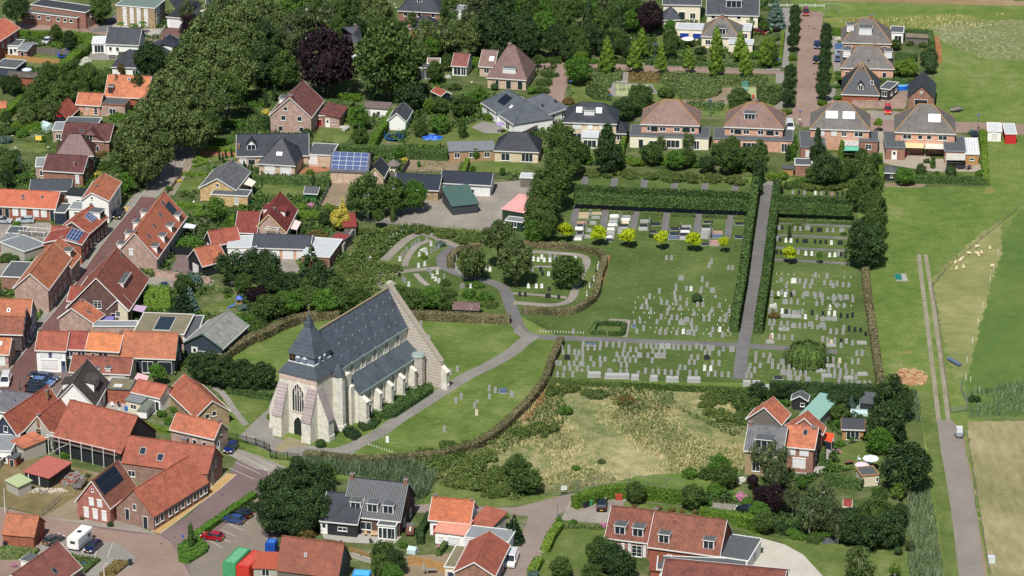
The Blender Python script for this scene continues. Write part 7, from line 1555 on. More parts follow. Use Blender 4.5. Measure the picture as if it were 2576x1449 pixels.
r = dthing('trailer', 'small trailer carrying a white liquid tank', 'trailer', (1925,70), (1925,-5))
part(r, 'bed', METAL, lambda m: m.box(0,2.2,-.7,.7,.4,.55)); part(r, 'drawbar', METAL, lambda m: m.box(-1.1,0,-.05,.05,.4,.48))
for y in (-.8,.8): wheel(r, 1.1, y, .3)
IBC = stripes('caged_tank', (216,220,222), (150,156,160), .2, 3, .5, .8)
o = MB(); o.box(-.55,.55,-.5,.5,.55,1.55); t = o.build('liquid_tank', IBC); p = G((1925,30)); t.location = (p.x,p.y+.3,0); tag(t, 'white caged liquid tank riding on the trailer', 'tank')
o = MB(); o.box(-.6,.6,-.5,.5,.15,1.15); o.box(-.6,.6,-.5,.5,0,.13); t = o.build('liquid_tank', IBC); p = G((2245,1310)); t.location = (p.x,p.y,0); tag(t, 'white caged liquid tank standing in the tan field', 'tank')
crop(0,2)
r = dthing('caravan', 'white round-roofed wagon trailer in the courtyard', 'caravan', (1430,1330), (1530,1210))
part(r, 'body', WW, lambda m: m.box(0,4.6,-.95,.95,.4,1.7)); part(r, 'roof', plain('sage_grey_roof', (110,116,106), .8, .1), lambda m: m.loft([[(x,1.02*cos(a*pi/8),1.7+.5*sin(a*pi/8)) for a in range(9)] for x in (-.08,4.68)])); part(r, 'window', GLASS, lambda m: m.box(1.5,2.6,-.98,-.95,1.0,1.4)); part(r, 'lettering_panel', plain('blue_lettering', (90,110,160)), lambda m: m.box(.6,3.8,-.975,-.952,.75,.9))
for y in (-.8,.8): wheel(r, 2.3, y, .3)
def lamp(label, foot, ht, kind='blue', dx=1, sign=False):
 p = G(foot); r = empty('street_lamp', (p.x,p.y,0)); tag(r, label, 'street lamp', 'street lamps')
 if kind == 'blue':
  part(r, 'pole', plain('blue_pole', (44,66,92), .5, .05), lambda m: m.tube([(0,0,0),(0,0,1),(0,0,ht-.3)], [.09,.06,.05]))
  part(r, 'lamp_head', plain('blue_lamp_hood', (60,96,150), .4, .05), lambda m: m.loft([[(q*cos(k*pi/4),q*sin(k*pi/4),z) for k in range(8)] for q,z in ((.12,ht-.35),(.28,ht-.12),(.42,ht-.1),(.1,ht+.06))]))
  if sign: part(r, 'sign', WHITE, lambda m: m.box(-.3,.3,-.03,.03,ht*.45,ht*.45+.35))
 else:
  c = {'grey': METAL, 'green': plain('green_pole', (40,78,66), .5, .05), 'white': TRIM}[kind]
  part(r, 'pole', c, lambda m: m.tube([(0,0,0),(0,0,1.2),(0,0,ht-.7),(dx*.25,0,ht-.15),(dx*.8,0,ht)], [.1,.075,.055,.045,.04]))
  part(r, 'lamp_head', c if kind == 'green' else plain('lamp_grey', (120,128,132)), lambda m: m.loft([[(dx*(.75+q),.13*cos(k*pi/4)*w,ht+.08*sin(k*pi/4)*w-.04) for k in range(8)] for q,w in ((0,.5),(.2,1),(.55,1),(.75,.4))]))
crop(2,0); lamp('blue-hooded lamp at the edge of the woods', (600,622), 4.2); lamp('blue-hooded lamp behind the street trees', (1442,600), 4.2); lamp('blue-hooded lamp left of the play green', (590,970), 4.0); lamp('blue-hooded lamp behind the glossy black villa', (993,1110), 4.0); lamp('blue-hooded lamp between the two brown roofs', (1993,1178), 4.4)
crop(3,0); lamp('blue-hooded lamp with small sign by white van', (318,1285), 4.2, sign=True); lamp('blue-hooded lamp near the portable cabins', (2108,1325), 4.2)
crop(0,0); lamp('thin grey lamp by the clubhouse entrance', (893,310), 3.2, 'grey', .5)
crop(0,1); lamp('tall white lamp beside the shaded street', (1767,325), 6.2, 'grey', -1); lamp('dark lamp on the pavement before the dormers', (1382,768), 3.6, 'grey', -1.2); lamp('dark lamp by the narrow orange house', (1050,1197), 4.4, 'grey', -1.2); lamp('lamp on the wall of the orange row', (290,735), 4.4, 'grey', -1)
crop(0,2); lamp('green bell lamp at the white shop house', (360,660), 2.6, 'green', -1); lamp('green bell lamp beside the parked row', (202,1030), 2.8, 'green', 1)
crop(0,3); lamp('white pole lamp beside the weedy yard', (52,815), 4.8, 'white', .2); lamp('white lamp near the bottom shrub beds', (1050,1480), 3.0, 'white', 1)
crop(1,3); lamp('grey lamp behind the dark modern house', (1588,790), 5.4, 'grey', .6); lamp('white lamp at the church forecourt parking', (135,600), 4.4, 'white', -1)
crop(2,3); lamp('slim grey pole at the lane junction', (458,868), 3.2, 'grey', .1)
def sign(label, foot, ht, w, h, mat, name='sign', cat='sign'):
 p = G(foot); r = empty(name, (p.x,p.y,0)); tag(r, label, cat); part(r, 'post', METAL, lambda m: m.tube([(0,0,0),(0,0,ht/2),(0,0,ht)], .04)); part(r, 'sign_panel', mat, lambda m: m.box(-w/2,w/2,-.08,-.045,ht-h,ht)); return r
crop(0,3); sign('blue parking sign beside the young tree', (1842,1150), 2.2, .35, .5, plain('sign_blue', (40,80,170), .5, .03)); sign('small blue street sign near the bottom bed', (848,1449), 2.6, .6, .2, plain('sign_blue', (40,80,170), .5, .03))
crop(3,0); sign('blue street name sign by the footway', (108,655), 1.6, 1.1, .2, plain('sign_blue', (40,80,170), .5, .03));
crop(2,3)
p = G((487,635)); r = empty('notice_board', (p.x,p.y,0)); tag(r, 'white notice with green logo on mesh fence', 'notice board')
part(r, 'board', WHITE, lambda m: m.box(-.1,1.1,-.16,-.12,1.1,1.9));
part(r, 'green_logo', plain('logo_green', (70,150,60)), lambda m: m.box(.0,.16,-.17,-.161,1.6,1.78)); part(r, 'text_line', plain('logo_green', (70,150,60)), lambda m: m.box(.22,.95,-.17,-.161,1.62,1.74)); part(r, 'text_line', plain('grey_text', (120,120,120)), lambda m: m.box(.05,.95,-.17,-.161,1.34,1.42)); part(r, 'leg', METAL, lambda m: m.box(.0,.06,-.1,-.04,0,1.1)); part(r, 'leg', METAL, lambda m: m.box(.94,1.0,-.1,-.04,0,1.1))
def wbin(label, p, rgb):
 q = G(p); r = empty('wheelie_bin', (q.x,q.y,0), rnd(-.3,.3)); tag(r, label, 'wheelie bin'); m_ = plain('bin_%d_%d' % rgb[:2], rgb, .5, .08)
 part(r, 'bin_body', m_, lambda m: m.loft([[(-.22,-.24,0),(.22,-.24,0),(.22,.24,0),(-.22,.24,0)],[(-.29,-.32,.95),(.29,-.32,.95),(.29,.32,.95),(-.29,.32,.95)]])); part(r, 'lid', m_, lambda m: m.box(-.31,.31,-.36,.34,.953,1.06))
crop(0,3); wbin('black wheelie bin beside the brick garage', (52,1160), (36,38,42)); wbin('black wheelie bin on the shrub bed corner', (1312,1340), (50,54,60))
crop(2,3); wbin('black bin with white mark, leftmost of three', (733,762), (36,40,46)); wbin('black bin in the middle of three', (763,752), (34,38,44)); wbin('green bin beside the tall bright hedge', (792,738), (70,140,96))
crop(0,1); wbin('black wheelie bin at the shaded street edge', (1392,478), (34,38,40)); wbin('green wheelie bin beside yellow brick bungalow', (2522,608), (34,96,62))
crop(0,0); wbin('green bin by the white garage door', (1690,262), (40,110,70)); wbin('green bin at the carport corner', (935,432), (30,90,60))
crop(3,0); wbin('teal bin near the small blue lamp', (2043,1350), (30,120,104))
crop(0,2)
p = G((1272,1235)); o = MB(); o.loft([[(r_*cos(k*pi/6),r_*sin(k*pi/6),z) for k in range(12)] for r_,z in ((.28,0),(.32,.3),(.32,.6),(.28,.9))]); t = o.build('barrel', plain('blue_barrel', (40,100,180), .4, .05)); t.location = (p.x,p.y,0); tag(t, 'blue barrel in the courtyard', 'barrel')
def parasol(label, p, ht, r_, rgb, n=8):
 q = G(p, ht); e = empty('parasol', (q.x,q.y,0)); tag(e, label, 'parasol'); part(e, 'pole', TRIM, lambda m: m.tube([(0,0,0),(0,0,1),(0,0,ht)], .03))
 part(e, 'canopy', plain('parasol_%d_%d_%d' % rgb, rgb, .8, .05), lambda m: m.loft([[(a*cos(k*2*pi/n),a*sin(k*2*pi/n),z) for k in range(n)] for a,z in ((r_,ht-.12),(r_*.98,ht-.0),(.05,ht+.45))]))
crop(3,3); parasol('large white parasol on the lawn', (1035,262), 2.4, 1.5, (226,228,230)); parasol('pale pink parasol beside the white one', (945,328), 2.1, 1.35, (212,190,196))
crop(0,0); parasol('pale blue-grey parasol at left edge', (270,698), 2.3, 1.3, (190,204,216))
crop(2,0); parasol('lilac parasol on the villa terrace', (1770,122), 2.3, 1.2, (206,200,222)); parasol('white parasol before the cream villa', (1770,388), 2.4, 1.6, (230,228,222))
crop(1,0); parasol('purple parasol on grey terrace', (2455,1245), 2.3, 1.1, (150,130,176))
def sail(label, pts, z, rgb, name='awning', cat='awning'):
 P = [G(p_, z) for p_ in pts]; c = P[0].copy(); c.z = 0; r = empty(name, c); tag(r, label, cat); part(r, 'canopy', plain('sail_%d_%d_%d' % rgb, rgb, .8, .06), lambda m: m.slab([p_-c for p_ in P], .04))
 for p_ in P: part(r, 'pole', TRIM, lambda m: m.tube([(p_.x-c.x,p_.y-c.y,0),(p_.x-c.x,p_.y-c.y,z/2),(p_.x-c.x,p_.y-c.y,z-.05)], .03))
crop(0,2); sail('lilac shade sail behind the yellow cottage', [(1305,215),(1440,245),(1482,182),(1330,165)], 2.3, (176,152,176)); sail('purple flat awning beside catslide roof', [(1020,325),(1135,325),(1160,285),(1050,285)], 2.4, (120,112,170)); sail('pink striped awning beside pantiled outhouse', [(1345,920),(1475,940),(1500,885),(1385,852)], 2.5, (208,170,172))
crop(3,3); sail('bright orange awning beside brick house', [(550,75),(640,108),(668,18),(575,0)], 2.4, (226,84,44))
crop(1,1); sail('pink striped awning of red-tiled house', [(340,850),(412,865),(455,785),(382,755)], 2.4, (222,196,192))
crop(0,1); sail('cream striped awning beside dark slate roof', [(2445,400),(2535,430),(2576,380),(2490,330)], 2.4, (216,206,190)); sail('white awning right of the dormer terrace', [(1835,840),(1950,850),(1975,815),(1870,795)], 2.3, (206,214,226))
crop(3,0)
for lb, pt, c1, c2 in (('white striped awning of twin-rooflight house', [(728,1465),(912,1470),(918,1395),(735,1390)], (224,222,214), (120,122,120)), ('green awning below the white striped one', [(740,1515),(910,1515),(914,1475),(742,1472)], (108,190,160), (96,178,150)), ('cream striped awning, left of the pair', [(1380,1485),(1570,1490),(1572,1420),(1382,1415)], (232,212,166), (210,184,130)), ('white striped awning, right of the pair', [(1582,1495),(1770,1500),(1772,1422),(1584,1418)], (226,224,212), (190,190,170)), ('striped awning of the easternmost patio', [(1790,1610),(1985,1612),(1988,1545),(1792,1540)], (226,222,206), (150,150,136))):
 P = [G(p_, 2.5) for p_ in pt]; c = P[0].copy(); c.z = 0; r = empty('awning', c); tag(r, lb, 'awning', 'awnings over the patios'); part(r, 'canopy', stripes('aw_%d_%d' % (c1[0], c2[0]), c1, c2, .35, 0, .8, .5, 0), lambda m: m.slab([p_-c for p_ in P], .05));
 for p_ in P[:2]: part(r, 'arm', TRIM, lambda m: m.tube([(p_.x-c.x,p_.y-c.y,2.4),(p_.x-c.x,p_.y-c.y+1.5,2.3),(p_.x-c.x,p_.y-c.y+2.6,2.35)], .03))
p = G((1345,905)); r = empty('swimming_pool', (p.x,p.y+1.2,0)); tag(r, 'round blue above-ground swimming pool', 'swimming pool')
cy = lambda a, z: [(a*cos(k*pi/10),a*sin(k*pi/10),z) for k in range(20)]
part(r, 'pool_wall', plain('pool_blue', (36,100,200), .4, .06), lambda m: m.loft([cy(1.75,0),cy(1.75,1.0),cy(1.65,1.0),cy(1.65,.8)], cap=False)); part(r, 'water', glassm('pool_water', (110,180,230)), lambda m: m.loft([cy(1.64,.1),cy(1.64,.85)])); part(r, 'ground_sheet', plain('pool_mat', (30,110,90)), lambda m: m.box(-2.2,2.0,-1.9,1.8,.03,.045))
def frame_thing(name, label, cat, p, segs, rd, mat, rz=0, extra=None):
 q = G(p); r = empty(name, (q.x,q.y,0), rz); tag(r, label, cat)
 for a, b in segs: part(r, 'bar', mat, lambda m: m.tube([a, (Vector(a)+Vector(b))/2, b], rd))
 return r
crop(2,0)
r = frame_thing('swing_set', 'metal swing frame on the play green', 'swing set', (1105,915), [((-1.6,-.9,0),(-1.5,0,2.4)),((-1.6,.9,0),(-1.5,0,2.4)),((1.6,-.9,0),(1.5,0,2.4)),((1.6,.9,0),(1.5,0,2.4)),((-1.5,0,2.4),(1.5,0,2.4)),((-.6,0,2.4),(-.6,-.1,.5)),((-.2,0,2.4),(-.2,-.1,.5)),((.3,0,2.4),(.3,-.1,.5)),((.7,0,2.4),(.7,-.1,.5))], .06, METAL)
part(r, 'swing_seat', DKMETAL, lambda m: m.box(-.65,-.15,-.25,.05,.42,.48)); part(r, 'swing_seat', DKMETAL, lambda m: m.box(.25,.75,-.25,.05,.42,.48))
CY_ = plain('cyan_paint', (60,160,170), .5, .05); sg = [((-.6,0,0),(-.6,.3,2.4)),((.6,0,0),(.6,.3,2.4))]+[((-.6,.3*k/7,2.4*k/7),(.6,.3*k/7,2.4*k/7)) for k in range(1,8)]
frame_thing('climbing_frame', 'turquoise ladder climbing frame', 'climbing frame', (2345,918), sg, .06, CY_)
for q, lb in (((975,955),'red litter bin by the goal frame'),((2427,995),'red litter bin by the climbing frame')):
 p = G(q); o = MB(); o.loft([[(a*cos(k*pi/4),a*sin(k*pi/4),z) for k in range(8)] for a,z in ((.2,.3),(.25,.4),(.25,1.0),(.1,1.15))]); o.tube([(0,0,0),(0,0,.2),(0,0,.32)], .05); t = o.build('litter_bin', plain('red_bin', (200,40,40), .5, .05)); t.location = (p.x,p.y,0); tag(t, lb, 'litter bin')
crop(3,0); frame_thing('swing_set', 'grey swing frame beside the street barrier', 'swing set', (645,120), [((-1.8,-.8,0),(-1.6,0,2.2)),((-1.8,.8,0),(-1.6,0,2.2)),((1.8,-.8,0),(1.6,0,2.2)),((1.8,.8,0),(1.6,0,2.2)),((-1.6,0,2.2),(1.6,0,2.2)),((-.5,0,2.2),(-.5,0,.5)),((.5,0,2.2),(.5,0,.5))], .05, METAL)
def tramp(label, p, r_, rgb):
 q = G(p); r = empty('trampoline', (q.x,q.y,0)); tag(r, label, 'trampoline'); C_ = plain('tramp_%d_%d' % rgb[:2], rgb, .6, .05)
 c = lambda a, z, n=16: [(a*cos(k*2*pi/n),a*sin(k*2*pi/n),z) for k in range(n)]
 part(r, 'mat', DKMETAL, lambda m: m.loft([c(r_*.85,.6),c(r_*.85,.63)])); part(r, 'edge_pad', C_, lambda m: m.loft([c(r_,.56),c(r_,.66),c(r_*.86,.66),c(r_*.86,.56)], cap=False))
 for k in range(6): a = k*pi/3; part(r, 'pole', C_, lambda m: m.tube([(r_*cos(a),r_*sin(a),0),(r_*cos(a),r_*sin(a),1.2),(r_*cos(a),r_*sin(a),2.2)], .04))
crop(0,0); tramp('blue trampoline by the board fence', (632,578), 1.3, (40,90,200))
crop(1,0); tramp('large blue netted trampoline before white garden house', (1390,1400), 2.2, (30,96,150))
def greenhouse(label, a, b, w, h, r_):
 A_, B_ = G(a), G(b); u = (B_-A_).normalized(); L = (B_-A_).length; e = empty('greenhouse', (A_.x,A_.y,0), atan2(u.y,u.x)); tag(e, label, 'greenhouse')
 gm_ = plain('greenhouse_glass', (180,204,204), .15, .1, spec=.7)
 part(e, 'glazing', gm_, lambda m: m.add([(0,0,0),(L,0,0),(L,w,0),(0,w,0),(0,0,h),(L,0,h),(L,w,h),(0,w,h),(0,w/2,r_),(L,w/2,r_)], [(3,2,1,0),(0,1,5,4),(2,3,7,6),(1,2,6,9,5),(3,0,4,8,7),(4,5,9,8),(6,7,8,9)]))
 n = max(2, int(L/.8))
 for k in range(n+1):
  x = L*k/n; part(e, 'glazing_bar', WHITE, lambda m: m.tube([(x,-.02,0),(x,-.02,h),(x,w/2,r_+.02),(x,w+.02,h),(x,w+.02,0)], .035, 4))
crop(0,0); greenhouse('small white greenhouse on the lawn', (400,1310), (475,1340), 2.4, 1.5, 2.1)
crop(3,2); greenhouse('upper low glass frame by the summer house', (885,1215), (1035,1222), 2.0, .7, .9); greenhouse('lower low glass frame by the summer house', (830,1290), (1000,1298), 2.0, .7, .9)
crop(1,3); greenhouse('glass cold frame left of the hoop tunnel', (1520,1225), (1600,1240), 1.6, .8, 1.2)
def scaffold(label, a, b, w, levels, name='scaffold'):
 A_, B_ = G(a), G(b); u = (B_-A_).normalized(); L = (B_-A_).length; e = empty(name, (A_.x,A_.y,0), atan2(u.y,u.x)); tag(e, label, 'scaffolding')
 H_ = levels[-1]+1.2; n = max(1, int(L/2.1))
 for k in range(n+1):
  for y in (0,-w): part(e, 'standard', TRIM, lambda m: m.tube([(L*k/n,y,0),(L*k/n,y,H_/2),(L*k/n,y,H_)], .07, 5))
 for z in levels:
  part(e, 'deck', OLDW, lambda m: m.box(-.4,L+.4,-w,0,z,z+.08))
  for y in (0,-w): part(e, 'ledger', TRIM, lambda m: m.tube([(-.4,y,z+1),(L/2,y,z+1),(L+.4,y,z+1)], .06, 5)); part(e, 'brace', TRIM, lambda m: m.tube([(.2,y-.08,.1),(2.2,y-.08,z*.6),(4.2,y-.08,z)], .05, 5))
crop(0,3); scaffold('long scaffold along the great barn eaves', (535,200), (1200,360), 1.3, (2.9,))
crop(1,1); scaffold('small scaffold tower at red-tiled gable', (118,1010), (230,1020), 1.0, (1.0,3.0))
crop(0,1); scaffold('silver scaffold platform in the backyard', (245,990), (490,1010), 2.4, (2.6,))
def table(label, p, chairs, rgb, n=4):
 q = G(p); r = empty('garden_table', (q.x,q.y,0), rnd(0,1)); tag(r, label, 'garden table'); M_ = plain('furn_%d_%d_%d' % rgb, rgb, .6, .08)
 part(r, 'table_top', M_, lambda m: m.box(-.8,.8,-.45,.45,.7,.75))
 for x in (-.7,.7):
  for y in (-.38,.38): part(r, 'leg', M_, lambda m: m.box(x-.03,x+.03,y-.03,y+.03,0,.698))
def chair(label, p, rgb, rz=0, group=None):
 q = G(p); r = empty('garden_chair', (q.x,q.y,0), rz); tag(r, label, 'garden chair', group); M_ = plain('furn_%d_%d_%d' % rgb, rgb, .6, .08)
 part(r, 'seat', M_, lambda m: m.box(-.27,.27,-.25,.25,.4,.46)); part(r, 'backrest', M_, lambda m: m.box(-.27,.27,.2,.26,.463,1.0))
 for x in (-.24,.24):
  for y in (-.22,.22): part(r, 'leg', M_, lambda m: m.box(x-.025,x+.025,y-.025,y+.025,0,.398))
crop(1,3)
table('grey picnic table by the closed parasol', (1770,1420), 0, (130,128,122)); chair('wooden chair near the kitchen window', (1105,1045), (190,160,124), .3); chair('wooden chair, left of the pair at glass bay', (1172,1050), (196,168,134), 0); chair('wooden chair, right of the pair at glass bay', (1207,1052), (196,168,134), 0); chair('dark garden chair at the lawn edge', (1160,1120), (60,64,68), 2.6); chair('dark chair on the patio corner', (870,1140), (60,64,68), 2.2)
o = MB(); o.tube([(0,0,0),(0,0,.6),(0,0,1.0)], .04); o.loft([[(a*cos(k*pi/4),a*sin(k*pi/4),z) for k in range(8)] for a,z in ((.14,.9),(.28,1.1),(.2,1.7),(.05,2.3))]); t = o.build('parasol', plain('grey_parasol', (150,150,146))); p = G((1690,1440)); t.location = (p.x,p.y,0); tag(t, 'closed grey parasol beside the picnic table', 'parasol')
crop(0,2); chair('white plastic chair near the brick wall', (1130,1195), (220,220,216), .4); chair('white plastic chair, lower one in courtyard', (1200,1245), (220,220,216), 2); chair('black lounge chair in the courtyard', (1200,1195), (40,42,46), 1)
crop(3,3); table('small brown garden table on lawn', (812,330), 0, (120,84,64)); chair('white garden chair beside the white parasol', (920,290), (224,224,222), 1); table('white table under the pink parasol', (985,345), 0, (200,206,212))
crop(0,0); table('dark table under the espalier trees', (1130,590), 0, (50,50,54))
crop(3,1); table('black table on the far patio', (2020,255), 0, (44,46,52)); table('round patio table near the white outbuilding', (1940,255), 0, (50,56,70)); chair('red chair on the chequered patio', (1390,125), (180,50,40), 1); chair('white chair on the chequered patio', (1412,105), (226,226,226), 1)
def heap(name, label, cat, p, rx, ry, hz, mats, seed, n=60):
 q = G(p); random.seed(seed); r = empty(name, (q.x,q.y,0)); tag(r, label, cat)
 def f(m):
  rings = []
  for t, s in ((0,1),(.35,.8),(.7,.5),(1,.1)): rings.append([(rx*s*cos(k*pi/9)*rnd(.85,1.15),ry*s*sin(k*pi/9)*rnd(.85,1.15),hz*t) for k in range(18)])
  m.loft(rings)
 part(r, 'heap_body', mats[0], f)
 def g2(m):
  for k in range(n):
   a, s = rnd(0,6.28), sqrt(rnd()); x, y = rx*s*cos(a), ry*s*sin(a); z = hz*(1-s)*.9; u = Vector((cos(a*3),sin(a*3),0)); w = Vector((-u.y,u.x,0)); m.obox(Vector((x,y,0)), u, w, rnd(.3,1.4), rnd(.08,.3), z, z+rnd(.1,.35), 0)
 o_ = part(r, 'debris', mats[1], g2); o_['kind'] = 'stuff'
crop(3,2); heap('debris_heap', 'brown heap of soil and broken wood', 'debris heap', (1440,900), 3.0, 4.0, .8, (plain('heap_soil', (140,98,68), .95, .3), plain('chipped_wood', (180,150,112), .9, .3)), 4, 150)
crop(0,3); heap('junk_heap', 'heap of rusty scrap and pipes in yard', 'junk heap', (700,470), 2.2, 3, .7, (plain('rust', (120,66,44), .9, .3), plain('scrap_grey', (138,138,136), .7, .3)), 6, 90); heap('plank_stack', 'stack of old planks on the rail fence', 'plank stack', (470,600), 3.4, .8, .4, (OLDW, plain('pale_planks', (186,176,158), .8, .2)), 8, 50)
o = MB(); [o.box(i*.45-.6,i*.45-.2,-.3,.3,0,.35+.2*(i%2)) for i in range(3)]; t = o.build('brick_stack', plain('stacked_tiles', (184,76,46), .9, .15)); p = G((305,245)); t.location = (p.x,p.y,0); tag(t, 'stack of orange roof tiles in yard', 'tile stack')
crop(2,3); o = MB(); o.box(-.6,.6,-.4,.4,0,.9); o.box(-.64,.64,-.44,.44,.903,.97); t = o.build('tile_crate', stripes('orange_tiles_crate', (186,80,52), (150,62,42), .12, 3, .9)); p = G((1075,680)); t.location = (p.x,p.y,0); tag(t, 'orange crate of tiles beside bright hedge', 'crate')
crop(3,2)
A_, B_ = G((1830,735)), G((1915,785)); u = (B_-A_).normalized(); r = empty('feed_trough', ((A_+B_)/2).to_tuple(), atan2(u.y,u.x)); tag(r, 'blue-grey sheep feeding trough in the strip', 'feeding trough')
part(r, 'trough', plain('trough_blue', (86,106,128), .5, .1), lambda m: m.box(-1.9,1.9,-.4,.4,.3,.6));
for x in (-1.6,1.6): part(r, 'leg', METAL, lambda m: m.box(x-.05,x+.05,-.35,.35,0,.298))
crop(3,1); p = G((1335,1345)); r = empty('well_cover', (p.x,p.y,0)); tag(r, 'concrete slab with teal hatch in meadow', 'well cover'); part(r, 'slab', CONC, lambda m: m.box(-1.25,1.25,-2.0,1.7,0,.25)); part(r, 'hatch', plain('teal_hatch', (30,110,96), .5, .05), lambda m: m.box(-1.2,.15,-1.8,1.4,.253,.33))
crop(0,0); p = G((392,1440)); r = empty('washing_line', (p.x,p.y,0)); tag(r, 'washing line with yellow towel', 'washing line'); part(r, 'pole', TRIM, lambda m: m.tube([(0,0,0),(0,0,1),(0,0,1.9)], .04)); part(r, 'arm', TRIM, lambda m: m.tube([(-1.2,0,1.88),(0,0,1.9),(1.2,0,1.88)], .03)); part(r, 'towel', plain('yellow_cloth', (236,200,84), .9, .05), lambda m: m.box(-.75,.65,-.08,-.05,.7,1.8))
crop(0,2)
p = G((2410,205)); r = empty('play_tower', (p.x,p.y,0)); tag(r, 'small wooden play tower with blue roof', 'play tower')
for x in (-.5,.5):
 for y in (-.5,.5): part(r, 'post', WOOD, lambda m: m.box(x-.05,x+.05,y-.05,y+.05,0,2.2))
part(r, 'platform', WOOD, lambda m: m.box(-.6,.6,-.6,.6,1.1,1.2)); part(r, 'roof', plain('blue_roof', (50,90,170), .5, .06), lambda m: m.loft([[(-.75,-.75,2.202),(.75,-.75,2.202),(.75,.75,2.202),(-.75,.75,2.202)],[(-.05,-.05,2.9),(.05,-.05,2.9),(.05,.05,2.9),(-.05,.05,2.9)]])); part(r, 'slide', plain('blue_slide', (60,120,220), .4, .05), lambda m: m.slab([(-.6,-.25,1.15),(-2.4,-.25,.15),(-2.4,.25,.15),(-.6,.25,1.15)], .06))
crop(1,1)
p = G((1385,215), 1.4); r = empty('gazebo', (p.x,p.y,0)); tag(r, 'round thatched garden hut', 'gazebo'); c8 = lambda a, z: [(a*cos(k*pi/5),a*sin(k*pi/5),z) for k in range(10)]
part(r, 'wall', CRW, lambda m: m.loft([c8(1.1,0),c8(1.1,1.7)])); part(r, 'roof', plain('thatch', (112,106,100), .95, .2, 3), lambda m: m.loft([c8(1.6,1.6),c8(1.6,1.72),c8(.35,2.7),c8(.2,2.85)]))
crop(2,0);
def person(label, p, rz, top, legs_):
 q = G(p); r = empty('person', (q.x,q.y,0), rz); tag(r, label, 'person')
 me = bpy.data.meshes.new('body'); V = [(0,0,.95),(0,0,1.2),(0,0,1.42),(0,0,1.52),(0,0,1.68),(.09,0,.9),(.1,.08,.5),(.1,0,.06),(.1,-.14,.04),(-.09,0,.9),(-.1,-.06,.5),(-.1,.05,.06),(-.1,-.09,.04),(.2,0,1.4),(.26,-.06,1.13),(.24,-.2,.92),(-.2,0,1.4),(-.26,-.02,1.13),(-.25,-.16,.92)]
 E = [(0,1),(1,2),(2,3),(3,4),(0,5),(5,6),(6,7),(7,8),(0,9),(9,10),(10,11),(11,12),(2,13),(13,14),(14,15),(2,16),(16,17),(17,18)]
 R = [.14,.13,.13,.06,.1,.09,.065,.045,.04,.09,.065,.045,.04,.06,.045,.035,.06,.045,.035]
 me.from_pydata(V, E, []); o = bpy.data.objects.new('body', me); COL.objects.link(o); md = o.modifiers.new('s','SKIN')
 for v_, rr in zip(me.skin_vertices[0].data, R): v_.radius = (rr, rr)
 me.skin_vertices[0].data[0].use_root = True; o.modifiers.new('b','SUBSURF').levels = 1
 dg = bpy.context.evaluated_depsgraph_get(); m2 = bpy.data.meshes.new_from_object(o.evaluated_get(dg)); bpy.data.objects.remove(o)
 m2.materials.append(plain('cloth_%d_%d' % top[:2], top)); m2.materials.append(plain('cloth_%d_%d' % legs_[:2], legs_)); m2.materials.append(plain('skin', (200,150,120)))
 for pl in m2.polygons: pl.material_index = 2 if pl.center.z > 1.5 else (1 if pl.center.z < .95 else 0)
 b = mesh_obj('body', m2, r); part(r, 'hair', plain('brown_hair', (80,60,44)), lambda m: m.loft([[(a*cos(k*pi/4),.02+a*sin(k*pi/4),z) for k in range(8)] for a,z in ((.11,1.68),(.12,1.75),(.07,1.82))]))
 return r
crop(0,1); person('person in pale shirt walking in the shaded street', (1764,72), .5, (200,212,226), (60,64,80))
def sheep_mesh():
 me = bpy.data.meshes.new('body'); V = [(-.45,0,.62),(-.15,0,.64),(.2,0,.64),(.42,0,.72),(.6,0,.86),(.76,0,.8),(-.4,.14,.35),(-.4,.14,.02),(-.4,-.14,.35),(-.4,-.14,.02),(.28,.14,.35),(.28,.14,.02),(.28,-.14,.35),(.28,-.14,.02),(.6,.13,.9),(.6,-.13,.9)]
 E = [(0,1),(1,2),(2,3),(3,4),(4,5),(0,6),(6,7),(0,8),(8,9),(2,10),(10,11),(2,12),(12,13),(4,14),(4,15)]; R = [.24,.3,.27,.16,.12,.06,.06,.035,.06,.035,.06,.035,.06,.035,.025,.025]
 me.from_pydata(V, E, []); o = bpy.data.objects.new('body', me); COL.objects.link(o); o.modifiers.new('s','SKIN')
 for v_, rr in zip(me.skin_vertices[0].data, R): v_.radius = (rr, rr)
 me.skin_vertices[0].data[1].use_root = True; o.modifiers.new('b','SUBSURF').levels = 1
 dg = bpy.context.evaluated_depsgraph_get(); m2 = bpy.data.meshes.new_from_object(o.evaluated_get(dg)); bpy.data.objects.remove(o); m2.materials.append(plain('sheep_wool', (214,196,160), .95, .15, 6)); return m2
SM = sheep_mesh()
crop(3,1)
for lb, (x, y), a in (('sheep standing highest in the strip', (2100,1050), .1), ('sheep at the right, facing down', (2232,1065), 1.6), ('sheep near the wire fence, second highest', (2022,1118), 2.9), ('sheep in the middle, larger of the three', (2103,1118), 3.0), ('small sheep right of the middle three', (2147,1110), 1.5), ('small sheep below the middle three', (2115,1135), 1.7), ('upper sheep of the huddled pair', (1950,1172), .7), ('lower sheep of the huddled pair', (1932,1192), .4), ('sheep left of the huddled pair', (1887,1210), 1.1), ('lowest sheep on the left', (1896,1270), 1.4), ('lowest sheep on the right', (1966,1255), 1.5), ('sheep by the white post', (2255,1245), .2)):
 q = G((x,y)); o = mesh_obj('sheep', SM); o.location = (q.x,q.y,0); o.rotation_euler = (0,0,a); o.scale = (.85,.85,.85); tag(o, lb, 'sheep', 'sheep grazing in the mown strip')
